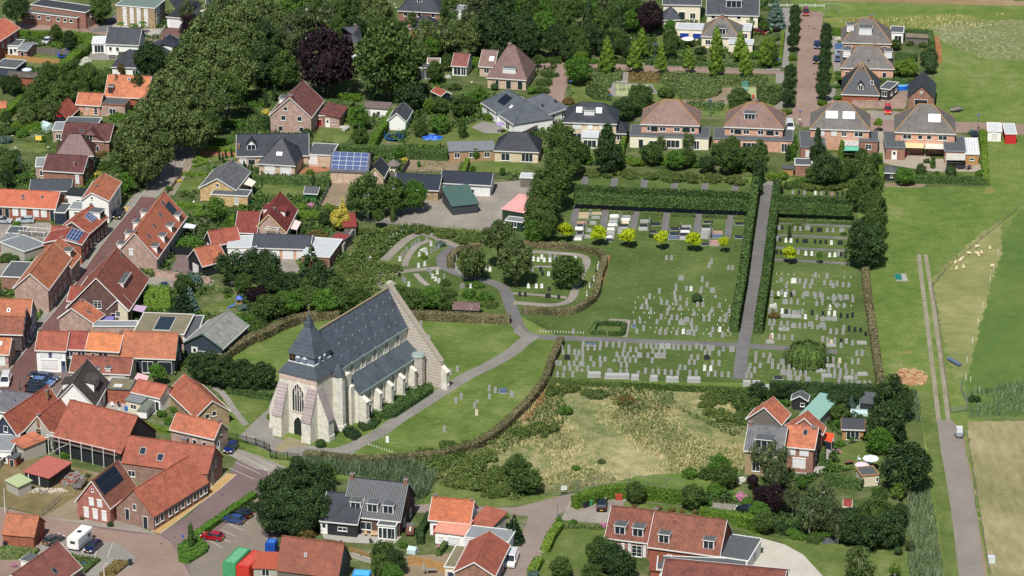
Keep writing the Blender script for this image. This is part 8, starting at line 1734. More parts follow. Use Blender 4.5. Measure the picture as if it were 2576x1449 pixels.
for k, (c_, r_, x, y) in enumerate(((3,1,2315,1105),(3,1,2270,1260),(3,1,2235,1383),(3,2,2163,197),(3,2,2115,360),(3,2,2058,558),(3,2,2003,745),(3,2,1992,925),(3,2,2038,942),(3,2,2127,1048))):
 crop(c_, r_); q = G((x,y)); o = MB(); o.tube([(0,0,0),(0,0,.5),(0,0,1.1)], .06); t = o.build('marker_pole', WHITE); t.location = (q.x,q.y,0)
 tag(t, 'white fence pole in the field, %s from the top' % ['first','second','third','fourth','fifth','sixth','seventh','eighth','ninth','tenth'][k], 'fence pole', 'white poles along the sheep strip')
crop(1,0); heap('tarpaulin', 'crumpled blue tarpaulin over a garden heap', 'tarpaulin', (1775,1385), 2.6, 1.8, .5, (plain('blue_tarp', (36,90,190), .4, .25, 2), plain('tarp_fold', (120,160,220), .4, .2)), 12, 14)
GS = {'g': plain('grey_gravestone', (146,146,143), .85, .14, 3), 'G': plain('pale_gravestone', (160,160,157), .85, .12, 3), 'd': plain('black_granite', (44,46,52), .3, .1, spec=.6), 'w': plain('white_marble', (222,222,218), .5, .04), 'r': plain('rosy_granite', (166,132,122), .6, .12), 's': plain('sandy_grave', (176,158,128), .9, .15), 'b': plain('blue_granite', (84,100,122), .4, .1), 'c': plain('cream_stone', (206,192,166), .8, .08)}
CN = {'g':'grey','G':'pale grey','d':'black','w':'white','r':'rosy','s':'sandy','b':'blue-grey','c':'cream'}
_hs = {}
def hmesh(w, h, shape, col):
 k = (w, h, shape, col)
 if k not in _hs:
  mb = MB(); hw = w/2
  if shape == 0: pr = [(-hw,.1),(hw,.1),(hw,h*.86),(hw*.7,h*.96),(0,h),(-hw*.7,h*.96),(-hw,h*.86)]
  elif shape == 1: pr = [(-hw,.1),(hw,.1),(hw,h*.8),(hw*.8,h*.8),(hw*.5,h*.95),(0,h),(-hw*.5,h*.95),(-hw*.8,h*.8),(-hw,h*.8)]
  elif shape == 2: pr = [(-hw,.1),(hw,.1),(hw,h*.93),(0,h),(-hw,h*.93)]
  else: pr = [(-hw*.35,.1),(hw*.35,.1),(hw*.35,h*.5),(hw,h*.5),(hw,h*.72),(hw*.35,h*.72),(hw*.35,h),(-hw*.35,h),(-hw*.35,h*.72),(-hw,h*.72),(-hw,h*.5),(-hw*.35,h*.5)]
  mb.loft([[(x,-.06,z) for x, z in pr],[(x,.06,z) for x, z in pr]]); mb.box(-hw-.04,hw+.04,-.14,.14,0,.099)
  _hs[k] = mb.mesh('headstone', GS[col])
 return _hs[k]
OW = ['zeroth','first','second','third','fourth','fifth','sixth','seventh','eighth','ninth','tenth','eleventh','twelfth','thirteenth','fourteenth','fifteenth','sixteenth','seventeenth','eighteenth','nineteenth','twentieth','twenty-first','twenty-second','twenty-third','twenty-fourth','twenty-fifth','twenty-sixth','twenty-seventh','twenty-eighth','twenty-ninth','thirtieth']
def ow(n): return OW[n] if n < len(OW) else OW[30]+'-plus'
HEADS = []                                     # (crop, x, y, colour, plot, shape/width)
def heads(c, r, plot, txt, rowh=30, ang=0.0, wd=.75, ht=1.05):
 for t in txt.split(';'):
  t = t.split()
  if len(t) < 2: continue
  fl = t[2] if len(t) > 2 else 'g'
  HEADS.append([c, r, float(t[0]), float(t[1]), fl, plot, rowh, ang, wd, ht])
heads(2,2,'plot below the cemetery path', "500 625;573 628;717 582;712 622;765 625;832 625;884 625;892 587;953 590;1017 595;1078 595;1135 600;1125 640;1191 645;1249 645;1297 605;1352 605;1400 605;1450 610;1417 655;1482 655;1508 610 GW;1571 610 GW;1536 660;1627 620;1672 620;1734 620;1789 625;1856 612;1906 625;1970 625;1998 628;2022 628;2127 635;2213 640 W;515 668;573 670;632 672;674 675;712 675;1055 690;1115 692;1165 693;1222 695 gs;1283 698 W;1367 703;1458 703 W;1518 705 W;1943 675;1989 675;2083 680;555 720 dW;651 725;712 728;792 730;885 735;935 738;1028 738 gs;1076 740;1139 742;1187 745;1244 748;1410 752;1805 715;1870 720;1960 720 dW;450 775;487 778;574 780;626 780;700 785 W;824 790;891 792;1098 795;1153 798;1784 768;1835 770;2018 775;2084 780;527 830;584 830;653 835;704 838 gs;766 837;1689 820;1741 822;1937 830 w;2000 832 w;458 893;517 896;612 896;983 860 W;1093 862;1153 862;1273 858 gs;1342 860;1417 862;1476 866;1541 870;1601 875;1669 875;1788 880;1853 880;1976 888;2045 888;2112 892;2178 897", 42)
heads(2,2,'plot above the cemetery path', "1482 55;1651 18;1755 25;1801 28 w;1904 38;2017 45 W;1636 70;1641 118;1385 107;1693 122;1894 72;1844 132;1896 137;2048 97 gs;1351 157;1503 165;1558 167;1652 172;1758 180;1868 186;1922 190;2088 197;1309 210;1361 212;1584 220;1693 226;2014 242;2185 250;1396 262;1564 267;1833 280;1990 290;2157 297;1500 315;1606 318;1660 320;1702 370 W;1758 340 W;1931 333;1984 335;2097 340;2150 343;1288 352;1459 360;1582 367;1808 378;1231 370;1323 430;1256 455;1490 467;1545 467;1657 472;1722 460 w;1778 470 W;1811 430;1855 432;1831 480;2020 442;2091 440 w;2000 490;2118 495;2187 445;617 457;1554 -286;1605 -281;2007 -246;1984 -204;2178 -186;2219 -182;1700 -79 W;1914 -64;1963 -12;1650 5", 42)
heads(3,2,'plot by the long brown hedge', "262 72;40 80;104 80 w;173 87 w;233 87 d;190 65;139 65;352 98;385 80 W;463 85;478 105;524 90;546 108;607 112 gs;664 120 W;715 105;734 125;787 115 W;36 150;173 160 W;233 160;298 165;489 178;546 148;661 155;625 215 wX;695 195;763 198;852 140;17 255;80 255;142 255 w;183 262 d;213 260;265 275 W;310 275;345 262;376 310 w;443 272 d;490 320;552 285 d;551 330;611 328;612 285 w;669 330;669 285 w;733 300 d;797 305 d;850 298 d;15 370;60 370;40 420;133 380;195 380;160 430;257 400 W;317 400;373 405;427 385 W;447 410;500 415;545 395 W;567 418;630 460;689 465;755 468;762 420;814 435 d;874 440 d;930 445 d;983 485 d;110 515;165 518;243 520;25 520 r;40 505 w;548 540;600 545;636 565 c;674 548;735 555 d;735 600;787 555 G;850 575;893 678;945 680;20 700;595 740;656 748;720 752 c;848 762;906 765;474 785;535 792;7 755;45 760;43 810;102 815;155 820;210 825;145 765 W;382 835;427 838;709 803;780 810;610 850;670 860;728 865;789 868;847 870;152 873 W;213 880 W;272 878;327 885;378 887;218 925 W;300 938 W;398 943 W;670 905;724 907;885 920;548 950;713 962;795 970;842 970;907 985 W;972 980;1025 985;-121 693;-44 697;-126 750;-181 800;-135 852;-194 850;-79 803;-172 905;-214 905;478 -107;593 -99;132 -64;258 -51 wW;318 -49;379 -44;443 -41;568 -31;630 -24;693 -21;755 -12;812 -9;8 -14;183 -4;365 0;425 0;655 -4", 44)
heads(3,1,'terraced rows right of the avenue', "110 860 W;140 862 d;216 870 w;272 868;325 872;400 862 W;438 885 d;516 885 dW;594 885;654 887;743 885 W;820 895 d;100 972 W;118 982 d;180 988 w;231 990 w;293 993 d;375 997 dW;473 1002 d;527 1005 d;581 1008 d;638 1012 w;725 1015 dW;86 1110 d;132 1112 d;305 1105;380 1120 w;440 1122 w;500 1130 W;530 1125 d;620 1135 w;673 1135 w;710 1125;735 1130 d;780 1150 d;144 500 d;250 505;311 505 d;368 510;475 515 w;537 515;590 515 d;644 520 r;697 520 d;751 520 d", 60)
heads(1,1,'fan-shaped plot', "1457 905;1419 930;1383 955;1353 970;1302 1008;1272 1035;1212 1090;1192 1110;1160 1160 w;1150 1175 w;1716 960;1640 995;1605 1015;1572 1035;1520 1078;1483 1120;1464 1145;1448 1175 w;1762 1025 w;1836 1050;1802 1072;1766 1090;1643 1130 w;1718 1130 w;1636 1240 w;1698 1225 w;2118 1085 w;1443 1335 d;1482 1375;1538 1430 w;1500 1390;1825 1310 w;1735 1285;1757 1310;1778 1350 w;1808 1375 w;1842 1395 w;1887 1420 w;1895 1350;2075 1449 W;2160 1449 w", 70, .6)
heads(2,1,'hedged ring', "195 1025 d;275 1035 w;332 1043 w;390 1047 w;488 1035 d;691 1063;752 1068;215 1175 w;263 1180 w;300 1155 w;325 1185 w;382 1187 w;383 1150;445 1185 d;434 1160;486 1180 d;535 1165 d;567 1195 w;633 1200 w;638 1170 w;308 1325 d;368 1325 w;288 1280 d;430 1310 w;205 1280;165 1449 w;245 1449 w;300 1449 w;77 1531 d;133 1536 d;362 1549 dW;471 1559 d;375 1479 d;-573 1240;-558 1275;-526 1305;-486 1330 w;-256 1265 w;-221 1280 w;-571 1160 w", 60)
heads(2,1,'hedged ring by its right hedge', "900 1155 w;875 1230 w;863 1255 w;843 1290 d;825 1370 w;805 1400 d;783 1440 w;755 1525 w", 300, 1.3)
heads(1,2,'church lawn', "1660 383;1741 527;1944 872 W;2027 838;2348 1035;2408 1055;2066 1115;2349 1115;2012 1160;2225 1150 gs;2200 1210;2220 1280 c;1897 1443;2570 1095;1322 1552 w;2581 1098", 200)
for h_ in HEADS:
 crop(h_[0], h_[1]); h_.append(G((h_[2],h_[3])))
HEADS.sort(key=lambda h_: h_[-1].y)
rest = MB(); rn = 0; plots = {}
for i, h_ in enumerate(HEADS):
 c_, r_, x, y, fl, plot, rowh, ang, wd, ht, P_ = h_; random.seed(i)
 W = .56 if 'W' not in fl else 1.1; H_ = 1.0
 if 's' in fl: H_ = .55
 elif plot.startswith('plot') : H_ = random.choice((1.05,1.15,1.25)) if 'W' not in fl else 1.1
 elif plot == 'church lawn': H_ = 1.25
 else: W *= 1.0
 col = next((k for k in 'dwrcG' if k in fl), 'g'); sh = 3 if 'X' in fl else random.choice((0,0,1,2))
 h_ += [W, H_, sh, col]
 if i < 300: plots.setdefault(plot, []).append(h_)
 else:
  for v in ():
   pass
  m_ = hmesh(W, round(H_,2), sh, 'g'); vs = [v.co for v in m_.vertices]; n0 = len(rest.v); c0, s0 = cos(ang), sin(ang)
  rest.v += [Vector((v.x*c0-v.y*s0+P_.x, v.x*s0+v.y*c0+P_.y, v.z)) for v in vs]; k_ = 'gdwrcG'.index(col)
  for pl in m_.polygons: rest.f.append([n0+j for j in pl.vertices]); rest.m.append(k_)
o = rest.build('distant_gravestones', [GS[k] for k in 'gdwrcG'])
if o: o['kind'] = 'stuff'
for plot, L_ in plots.items():
 L_.sort(key=lambda h_: -(h_[1]*1449+h_[3])); rows = []
 for h_ in L_:
  yy = h_[1]*1449+h_[3]-(h_[0]*2576+h_[2])*.04
  if rows and abs(rows[-1][0]-yy) < h_[6]*.55: rows[-1][1].append(h_); rows[-1][0] = (rows[-1][0]*3+yy)/4
  else: rows.append([yy, [h_]])
 for ri, (yy, rw) in enumerate(rows):
  rw.sort(key=lambda h_: h_[0]*2576+h_[2])
  for ci, h_ in enumerate(rw):
   c_, r_, x, y, fl, pl_, rowh, ang, wd, ht, P_, W, H_, sh, col = h_
   o = mesh_obj('headstone', hmesh(W, round(H_,2), sh, col)); o.location = (P_.x,P_.y,0); o.rotation_euler = (rnd(-.04,.04), rnd(-.02,.02), ang+rnd(-.05,.05))
   lb = '%s headstone, %s from left, %s row from bottom, %s' % (CN[col], ow(ci+1), ow(ri+1), plot)
   tag(o, lb, 'headstone', 'headstones in the cemetery')
def slab(c, r, x, y, w, h, col, side=0, word=None, colm=None, n=0, hs=True, ht=.35):
 crop(c, r); a, b = G((x-w/2,y)), G((x+w/2,y)); L = (b-a).length; dp = min(1.3, h/(SS((x,y))*.36)); u = (b-a).normalized()
 e = empty('grave_slab', (a.x,a.y,0), atan2(u.y,u.x)); dp = max(.7, dp)
 part(e, 'kerb_stone', GS['G'] if col != 'w' else GS['w'], lambda m: m.box(-.08,L+.08,-dp/2-.08,dp/2+.08,0,.12)); part(e, 'cover_slab', GS[col], lambda m: m.box(0,L,-dp/2,dp/2,.123,ht))
 if hs: xx = L+.1 if side else -.22; part(e, 'upright_stone', GS['d' if col in 'db' else 'g'], lambda m: m.box(xx,xx+.12,-dp/2,dp/2,0,1.0))
 tag(e, word, 'grave', 'laid graves'); return e
COLS = [[(727,712,105,25,'s'),(718,742,95,18,'s'),(700,800,90,30,'r'),(690,832,70,30,'d'),(676,856,75,20,'w'),(685,902,65,30,'d'),(670,945,70,34,'G'),(655,962,85,14,'w')],
 [(850,705,100,15,'s'),(842,745,80,15,'g'),(815,800,60,26,'g'),(775,875,45,22,'g'),(765,938,70,22,'g')],
 [(1030,732,85,36,'w'),(1022,762,75,14,'g'),(1015,793,80,26,'G'),(1010,820,85,14,'w'),(995,862,70,15,'w'),(990,902,75,26,'G'),(985,945,70,26,'w'),(975,972,60,18,'d')],
 [(1152,740,85,26,'g'),(1140,766,90,12,'w'),(1140,800,70,20,'c'),(1130,828,85,18,'d'),(1118,860,95,28,'g'),(1090,892,50,20,'g')],
 [(1335,785,85,28,'g'),(1325,830,85,16,'d'),(1318,862,85,26,'G')],[(1450,815,85,30,'d'),(1425,892,60,16,'d')],
 [(1637,862,90,40,'d'),(1630,912,85,34,'d'),(1620,950,95,30,'b')],[(1757,840,90,30,'g'),(1750,866,85,18,'d'),(1740,887,90,12,'w'),(1732,918,85,26,'d'),(1730,956,85,34,'G')],
 [(1965,794,80,14,'d'),(1955,840,90,16,'d'),(1950,874,85,30,'G'),(1940,910,90,22,'g'),(1930,945,80,26,'g'),(1935,1018,60,14,'d')],
 [(2070,898,95,26,'r'),(2058,936,90,26,'b'),(2045,988,95,26,'r'),(2035,1018,90,20,'r')],[(2288,810,90,18,'d'),(2280,942,80,26,'d')]]
for ci, cl in enumerate(COLS):
 for gi, (x, y, w_, h_, k) in enumerate(cl): slab(2, 1, x, y, w_, h_, k, (ci+1) % 2, '%s laid grave, %s from top, %s column under pleached trees' % (CN[k], ow(gi+1), ow(ci+1)))
TB = [(828,890,130,50,'first'),(1058,905,245,60,'second'),(1238,915,75,55,'third'),(1427,925,75,60,'fourth'),(1613,935,125,36,'fifth'),(1830,940,130,58,'sixth'),(2363,975,75,30,'seventh'),(2457,978,75,30,'eighth')]
for x, y, w_, h_, o_ in TB: slab(2, 2, x, y, w_, h_, 'G', 0, 'large grey box tomb, %s from left along wasteland hedge' % o_, hs=False, ht=.8)
for x, y, w_, o_ in ((770,572,46,'left'),(823,575,46,'right')): slab(2, 2, x, y, w_, 16, 'b', 0, 'dark blue laid grave, %s of pair below path' % o_, hs=False)
slab(2,2,1225,392,40,26,'b',0,'small dark laid grave at far left headstones',hs=False); slab(1,2,2487,1048,80,30,'b',0,'dark blue box tomb on the church lawn',hs=False,ht=.6)
for k, (x, y, w_) in enumerate(((180,285,95),(283,290,95),(160,418,98),(636,580,88),(943,555,88),(290,810,75),(628,785,88),(530,835,90),(590,885,98),(810,905,90),(950,868,92),(105,910,92),(20,545,75),(551,315,45),(611,312,45),(669,315,45))):
 slab(3,2,x,y,w_,30,'g' if k not in (11,) else 'd',0,'low kerbed grave, %s in order by the brown hedge plot' % ow(k+1),hs=False,ht=.25)
for k, (x, y, w_) in enumerate(((70,1000,250),(300,1012,240),(590,1018,130))): slab(3,2,x,y,w_,28,'G',0,'long grey tomb slab, %s behind the orange houses' % ow(k+1),hs=False,ht=.4)
PEG = MB(); PEG.box(-.06,.06,-.05,.05,0,.33); PM = PEG.mesh('grave_peg', WHITE); pegs = [(2,2,283+29*k,440+1.2*k) for k in range(16)]; random.seed(3)
for y0, xa, xb in ((98,1270,2150),(155,1240,2240),(206,1240,2230),(252,1220,2230),(300,1230,2220),(352,1340,2200),(405,1390,2200),(450,1440,2200)):
 x = xa
 while x < xb:
  if rnd() < .62: pegs.append((2,2,x,y0+(x-xa)*.035))
  x += rnd(48,62)
for y0, xa, xb in ((-140,20,850),(-60,40,860),(40,10,880),(160,300,900)):
 x = xa
 while x < xb:
  if rnd() < .6: pegs.append((3,2,x,y0+(x-xa)*.05))
  x += rnd(50,70)
pegs += [(1,3,1135+26*k,132+8.5*k) for k in range(10)]
for c_, r_, x, y in pegs:
 crop(c_, r_); q = G((x,y)); o = mesh_obj('grave_peg', PM); o.location = (q.x,q.y,0); tag(o, 'small white marker peg standing in the cemetery grass', 'marker peg', 'white marker pegs')
KC = {'m':'mid','d':'dark','o':'olive','b':'bright','L':'lime','p':'purple','u':'blue','y':'yellow','w':'birch','f':'fresh','s':'spruce','h':'hedge','H':'dhedge','B':'bramble','k':'pink','W':'whitef','r':'rust'}
KK = {'D':'dec','P':'pyr','C':'con','I':'col','R':'birch','U':'bush','O':'ball','T':'thick','M':'lime','V':'weep','A':'palm'}
def T(c, r, txt, group=None):
 crop(c, r)
 for t in txt.split(';'):
  q = t.split()
  if len(q) < 4: continue
  k = KK[q[3][0]]; co = KC[q[3][1]]; hc = float(q[4]) if len(q) > 4 else None
  plant((float(q[0]), float(q[1])), float(q[2]), k, co, hc, name={'U':'bush','T':'thicket','O':'clipped_bush','C':'conifer','A':'palm_tree'}.get(q[3][0], 'tree'), group=group)
AV = 'mature trees of the old avenue'
T(0,0,"2330 130 200 Do 9;2150 260 190 Do 9;2450 250 190 Do 9;2000 450 200 Do 9;2250 430 200 Do 9;2480 480 190 Do 9;1900 650 200 Do 9;2150 640 210 Do 9;2380 700 200 Do 9;1760 850 210 Do 9;2050 880 200 Do 9;2300 900 170 Dm 8;1580 1080 190 Do 9;1850 1080 200 Do 9;2130 1050 160 Do 8;1430 1290 200 Do 8;1700 1280 200 Do 8;1950 1300 170 Do 7;2120 1250 120 Dm 6;2350 1180 110 Tf 1;2220 1380 90 Tf 1", AV)
T(0,1,"1350 50 210 Do 8;1590 60 160 Do 7;1470 210 150 Do 6", AV)
T(0,0,"160 80 130 Dd 6;1020 70 110 Dm 5;975 190 60 Uh;560 310 60 Dm 3;700 410 80 Dd 3;830 505 58 Oo 1.4;765 620 48 Od 1;870 610 55 UW;820 650 35 UW;700 680 40 Ub;1520 600 170 Dd 5;1390 850 90 Dd 5;1880 120 90 Rw 5;1930 270 120 Dp 4;1215 228 48 Af 2.6;1440 222 48 Af 3;1340 240 45 Af 1.6;1220 690 50 Rr 3;500 770 120 Dm 4;700 770 130 Dm 4;880 770 110 Dm 4;400 920 130 Dm 4;600 940 140 Dm 4;790 920 100 Dm 4;300 1060 120 Dm 4;490 1110 120 Do 3.5;150 850 80 Dd 3;60 830 70 Dd 3;260 1170 90 Do 3;130 1320 80 Um;60 1410 70 Uu;230 1350 70 Uf;1010 830 80 Dm 4;1190 1130 90 Tf 1;1300 1120 100 Tf 1;60 1180 60 Dm 3;1100 1100 50 Uf;560 450 50 Uf;600 470 50 Ub;420 1400 60 Uf;700 1120 60 Tf 1;620 1430 50 Uf")
T(1,0,"80 160 190 Do 8;60 400 180 Dd 8;380 60 150 Df 7;600 50 120 Dm 7;740 130 130 Rw 8;350 330 170 Rw 8;100 640 170 Dd 7;280 700 150 Dm 6;720 600 275 Dp 9.5;900 130 160 Dm 8;1100 90 150 Do 8;1000 290 120 Dd 7;1250 150 150 Do 8;1340 600 330 Dm 10.5;1700 330 130 Ro 6;1950 120 110 Rm 6;1900 340 150 Ro 6;2200 120 160 Rw 8;2400 300 190 Dd 8;2470 80 150 Dd 8;2150 380 120 Do 6;1920 480 90 Tf 1;2100 530 90 Tf 1;2300 480 80 Tf 1;1540 960 150 Dd 3.6;1040 1160 110 Rf 4;1050 1370 80 Dm 2.5;1800 720 90 Dm 3;1925 610 60 Dm 3;1740 1060 60 Dh 2;1850 1060 90 Dm 2.4;2080 1060 120 Dm 2.8;2240 960 90 Df 2.4;2000 880 70 Um;900 980 80 Uh;1000 990 70 Uh;100 1140 55 Uy;97 985 34 Id 2.6;185 930 30 Id 2.4;1650 1280 70 Dm 2.4;1850 1240 110 Rf 2.6;2080 1290 60 Im 2.4;890 1295 50 UW;510 1340 55 Od 1.2;110 1240 60 Id 2;2400 870 42 Od 1;1930 775 32 UW;30 1010 60 Th 1;1400 1000 60 Um;500 150 120 Rw 7;2130 1120 60 Um;1580 700 60 Dm 3;1230 330 120 Dm 8;1130 230 120 Do 8;2300 690 30 Uf;2330 1180 60 Uh;1440 310 90 Dm 5;1560 200 60 Rm 5;2110 250 90 Dw 5;2420 540 80 Dd 4;2210 280 110 Do 6;2000 260 80 Ro 6;820 300 110 Dm 7;200 250 120 Do 7;1640 530 110 Do 4;1760 470 90 Df 4")
T(2,0,"60 60 90 Df 6;200 80 110 Dm 6;350 60 100 Df 6;480 100 100 Dm 6;620 80 110 Dm 6;770 60 100 Df 6;900 60 90 Rw 6;1080 60 100 Dm 6;1230 80 90 Dm 6;100 260 140 Dd 6;330 230 110 Df 5;520 220 110 Dm 5;760 230 80 Id 5;890 230 110 Dm 5;1080 250 90 Id 5;1190 200 90 Df 4;180 400 140 Dd 5;420 400 130 Dd 5;620 370 110 Dm 5;830 380 120 Dd 5;1080 400 100 Dm 4;1290 430 80 Dm 3;250 540 100 Tm 1;450 550 90 Tm 1;680 550 90 Tm 1;810 570 60 Tf 1;960 470 90 Dd 4;1180 480 80 Dd 3;1400 170 130 Dp 5;1285 250 45 Cb 2.5;1375 270 20 Id 1.8;1600 390 80 Dm 3;1590 480 70 Dm 3;1590 260 55 Df 3;665 700 130 Df 4;700 600 75 Db 3.4;250 610 45 Dm 2;400 615 32 Dm 2;380 700 75 Tm 1;320 780 80 Tm 1;290 860 80 Tm 1;190 905 42 Of 1;1300 950 120 Dm 3;1540 940 100 Um;1120 1090 120 Dd 3;1250 1050 100 Dm 3;2290 1000 130 Dm 3;570 1020 65 Ur;520 1145 42 Um;490 1370 150 Dm 3.5;960 1380 110 Id 3;1500 1440 60 Rm 2;1770 1410 70 Rm 2.4;2210 1450 80 Dm 2.4;1932 465 32 Uy;2450 240 60 Dm 2;1900 520 70 Ud;2540 260 50 Dm 2;1500 550 60 Um;1700 460 60 Um;1760 545 60 Uf;2400 210 55 Db 3;1680 210 40 Uy;2110 240 60 Dm 2;130 330 110 Dd 5;560 520 80 Dd 3;700 470 90 Dm 4;1050 130 80 Dm 6;1000 560 70 Tm 1;1130 570 60 Tm 1;60 520 80 Tm 1;2080 560 70 Ud;2450 560 70 Uf;1900 595 60 Um")
T(2,0,"957 545 100 Pb 5.2;1235 545 95 Pb 5.2;1500 575 80 Pb 4.6;1780 585 75 Pb 4.6;2055 595 100 Pb 4.8;2350 600 90 Pb 4.6;1310 420 80 Pb 4.6;2060 410 85 Pb 4.6;2300 460 90 Pb 4.6;2545 510 90 Pb 4.6", 'young pyramid trees along the estate street')
T(3,0,"275 110 60 Dd 3;270 200 60 Dd 3;265 290 60 Dd 3;250 410 65 Dd 3;230 720 65 Dd 3;212 840 70 Dd 3;205 970 70 Dd 3;590 300 55 Dd 3;585 380 60 Dd 3;580 450 60 Dd 3;570 560 65 Dd 3;570 660 65 Dd 3;560 780 75 Dd 3;555 900 75 Dd 3", 'dense street trees lining the dead-end street')
T(3,0,"80 110 110 Cu 4.5;245 585 50 Uh;195 1130 50 Uh;550 1040 55 Uh;715 395 36 UW;85 370 36 Oo 1;20 450 70 Db 3;40 570 60 Dm 2;1285 445 65 Dm 1.6;1395 565 40 Ou 1;1620 575 100 Od 2.4;1635 660 75 Od 2.2;1395 680 120 Db 2.6;720 465 45 Uh;755 505 40 Uf;710 735 40 Uf;705 790 40 Uf;1110 1235 45 Mb 2.2;795 1000 50 Ur;700 985 42 Uf;495 1420 55 Id 3;270 1440 35 If 2;1350 760 50 Um;1440 770 40 Um;90 640 50 Um;50 960 60 Tm;60 900 60 To;690 870 40 Uf;1560 460 45 Um;1430 440 45 Um;2030 1340 25 Um;85 300 45 Up")
T(2,1,"560 90 160 Dm 6;470 250 160 Dm 6;400 420 190 Dm 6;320 570 170 Dm 6;270 710 150 Dm 5;330 810 130 Dm 4.5;230 880 110 Df 3;590 210 90 Dm 4;960 120 140 Dd 4.5;760 170 80 Uf;1150 160 70 Ub;1260 190 75 Ub;1400 90 110 Dm 3;1540 170 80 Ub;1650 150 100 Df 2.6;1760 130 90 Dm 2.6;1850 200 80 Uf;1960 200 90 Dd 2.4;2100 80 110 Dm 3;2180 130 120 Dm 4.5;2330 130 110 Dm 3;2450 160 110 Dm 3;2490 270 80 Id 3;800 285 90 TB;1000 285 100 TB;1200 295 100 TB;1400 305 100 TB;1600 320 110 TB;1800 330 110 TB;2000 330 110 TB;2250 350 110 TB;40 1150 180 Do 6.4;-140 930 145 Do 7.5;550 1280 170 Dm 3.6;1395 918 24 Od .5;330 70 40 Uh;2480 430 70 Id 2;700 80 90 Dm 3;1080 130 70 If 3;80 960 70 Tf;2300 250 70 Tf;2490 60 80 Dm 3")
T(2,1,"545 862 80 ML 2.8;867 897 85 ML 2.8;1172 922 85 ML 2.8;1505 942 72 ML 2.8;1832 957 82 ML 2.8;2132 982 55 ML 2.6", 'lime yellow lollipop trees below the newer graves')
T(3,1,"222 1097 72 ML 2.6", 'lime yellow lollipop trees below the newer graves')
T(3,1,"200 95 32 Id 2;250 80 48 If 2;500 80 90 Dd 4.5;600 250 140 Dd 4.5;740 60 42 Ih 2.4;150 330 70 Ub;60 330 75 Ub;250 400 100 Tm;450 410 110 TB;650 410 110 TB;820 390 100 TB;980 230 110 Dm 4.5;1010 400 150 Dm 5;1040 620 130 Dm 5;1080 760 110 Dm 4.5;980 1020 190 Dd 5;930 880 110 Dd 4.5;1110 900 90 Dm 4;1130 1050 70 Dm 3.4;1080 170 75 Rm 2.4;1090 140 40 Up;1370 320 95 Df 2.3;1540 270 60 Dm 2;1840 275 65 Od 1.6;2145 315 75 Uf;215 890 28 Id 1.8;515 1120 36 Mf 2;1045 1200 50 Uh;300 825 60 Uo;760 905 32 Um;1660 185 38 Im 1.4;1600 175 40 Um;1580 60 25 Ih 1;940 110 60 Dm 2.4;450 300 80 Dm 3;700 300 90 Dm 3;820 240 90 Dm 3;340 370 70 Tf;1130 640 70 Dm 4;870 520 90 Dm 4;1700 300 40 Uf;1900 330 40 Uf")
T(0,1,"100 200 100 Dm 3;60 330 70 Dd 3;220 320 90 Tf;200 180 26 Iu 1.6;985 80 80 Tr;1080 200 110 Tm;1210 230 100 Tm;1250 390 110 Df 2.6;980 315 50 Uy;2190 650 130 Rf 3.4;1990 705 50 Oh .8;2040 700 40 Oh .8;2290 780 60 Cf 1.8;1465 1290 35 Ub;170 815 50 Uf;90 1130 120 Tm;1890 980 110 Tf;2330 1220 180 Rd 4.5;2510 1200 130 Rd 4.5;1850 1400 100 Dm 2.4;1960 1370 100 Uu;2450 1400 90 Dm 3;2207 115 17 Id 1.2;2245 140 17 Id 1.2;2272 95 17 Id 1.2;2327 82 17 Id 1.2;2455 208 16 Id 1.2;2532 215 16 Id 1.2;1930 312 36 Ub;1850 505 50 Uo;1925 525 34 Uf;2430 640 50 Ub;2500 640 40 Ub;1800 375 30 Uy;1895 770 35 Um;150 100 60 Um;330 380 60 Tf;600 50 40 Uf;210 270 28 Uk;1200 60 60 Tm;2120 730 40 Uf;1700 450 40 Uf;1960 180 30 Uf")
T(1,1,"1120 530 200 Rm 5.5;960 590 80 Rm 4;1400 520 150 Dm 4.5;1580 520 130 Df 4;1375 700 40 Im 2;870 620 60 Cy 3.6;845 750 95 Dy 2.8;730 645 70 Ub;690 760 70 Dd 1.6;560 620 42 Uk;450 630 60 Oh 1;350 600 50 Uf;580 370 34 Id 1.4;660 395 60 Um;700 370 50 Um;1140 85 60 Up 1;1440 78 60 Df 2;1500 165 45 Uy;540 285 45 Ub;500 850 110 Tm;620 900 100 Tr;690 800 50 Up;560 1230 190 Cd 5;90 1230 150 Dd 4;150 1360 150 Dd 4;310 1410 120 Dd 4;650 1370 170 Dd 4.5;1100 870 90 TB;1200 980 110 TB;1120 1090 120 TB;1000 1200 130 TB;1500 840 90 TB;1700 850 95 TB;1900 890 100 TB;2090 950 100 TB;2240 940 100 TB;1330 880 90 TB;900 1310 130 TB;1100 1320 140 TB;1290 1240 110 TB;1400 1240 80 TB;1000 1430 140 TB;1690 1135 42 Ub;1695 1070 42 UW;1860 1010 50 Uu;2175 1200 140 Do 4.2;2210 1410 85 Tf;2210 95 40 Df 1.8;2480 270 32 Df 1.2;2180 255 32 Df 1.2;1650 100 30 Uf;1350 1420 60 UW;1900 1400 60 Um;1730 130 40 Uf;420 560 40 Uf;1640 200 28 If .8;200 560 50 Uf;60 570 50 Uf;1230 720 60 Dm 3")
T(0,2,"1840 130 140 Cs 3.2;1910 110 100 Cu 3;2450 200 60 Uu;2440 70 60 Uo;2535 75 60 Dp 2;2500 310 90 Tf;1585 845 85 Mf 3;2050 790 180 Dd 3.4;2250 840 150 Dd 3.2;2420 870 170 Dd 3.2;2540 910 130 Dd 3;1750 1225 50 Uf;1620 1270 60 Uf;1690 1345 60 Uf;1550 110 20 Id 1.4;2290 80 40 Uh;1300 40 20 Um;2560 400 70 Tm;2300 30 50 Um;2570 200 100 Tm")
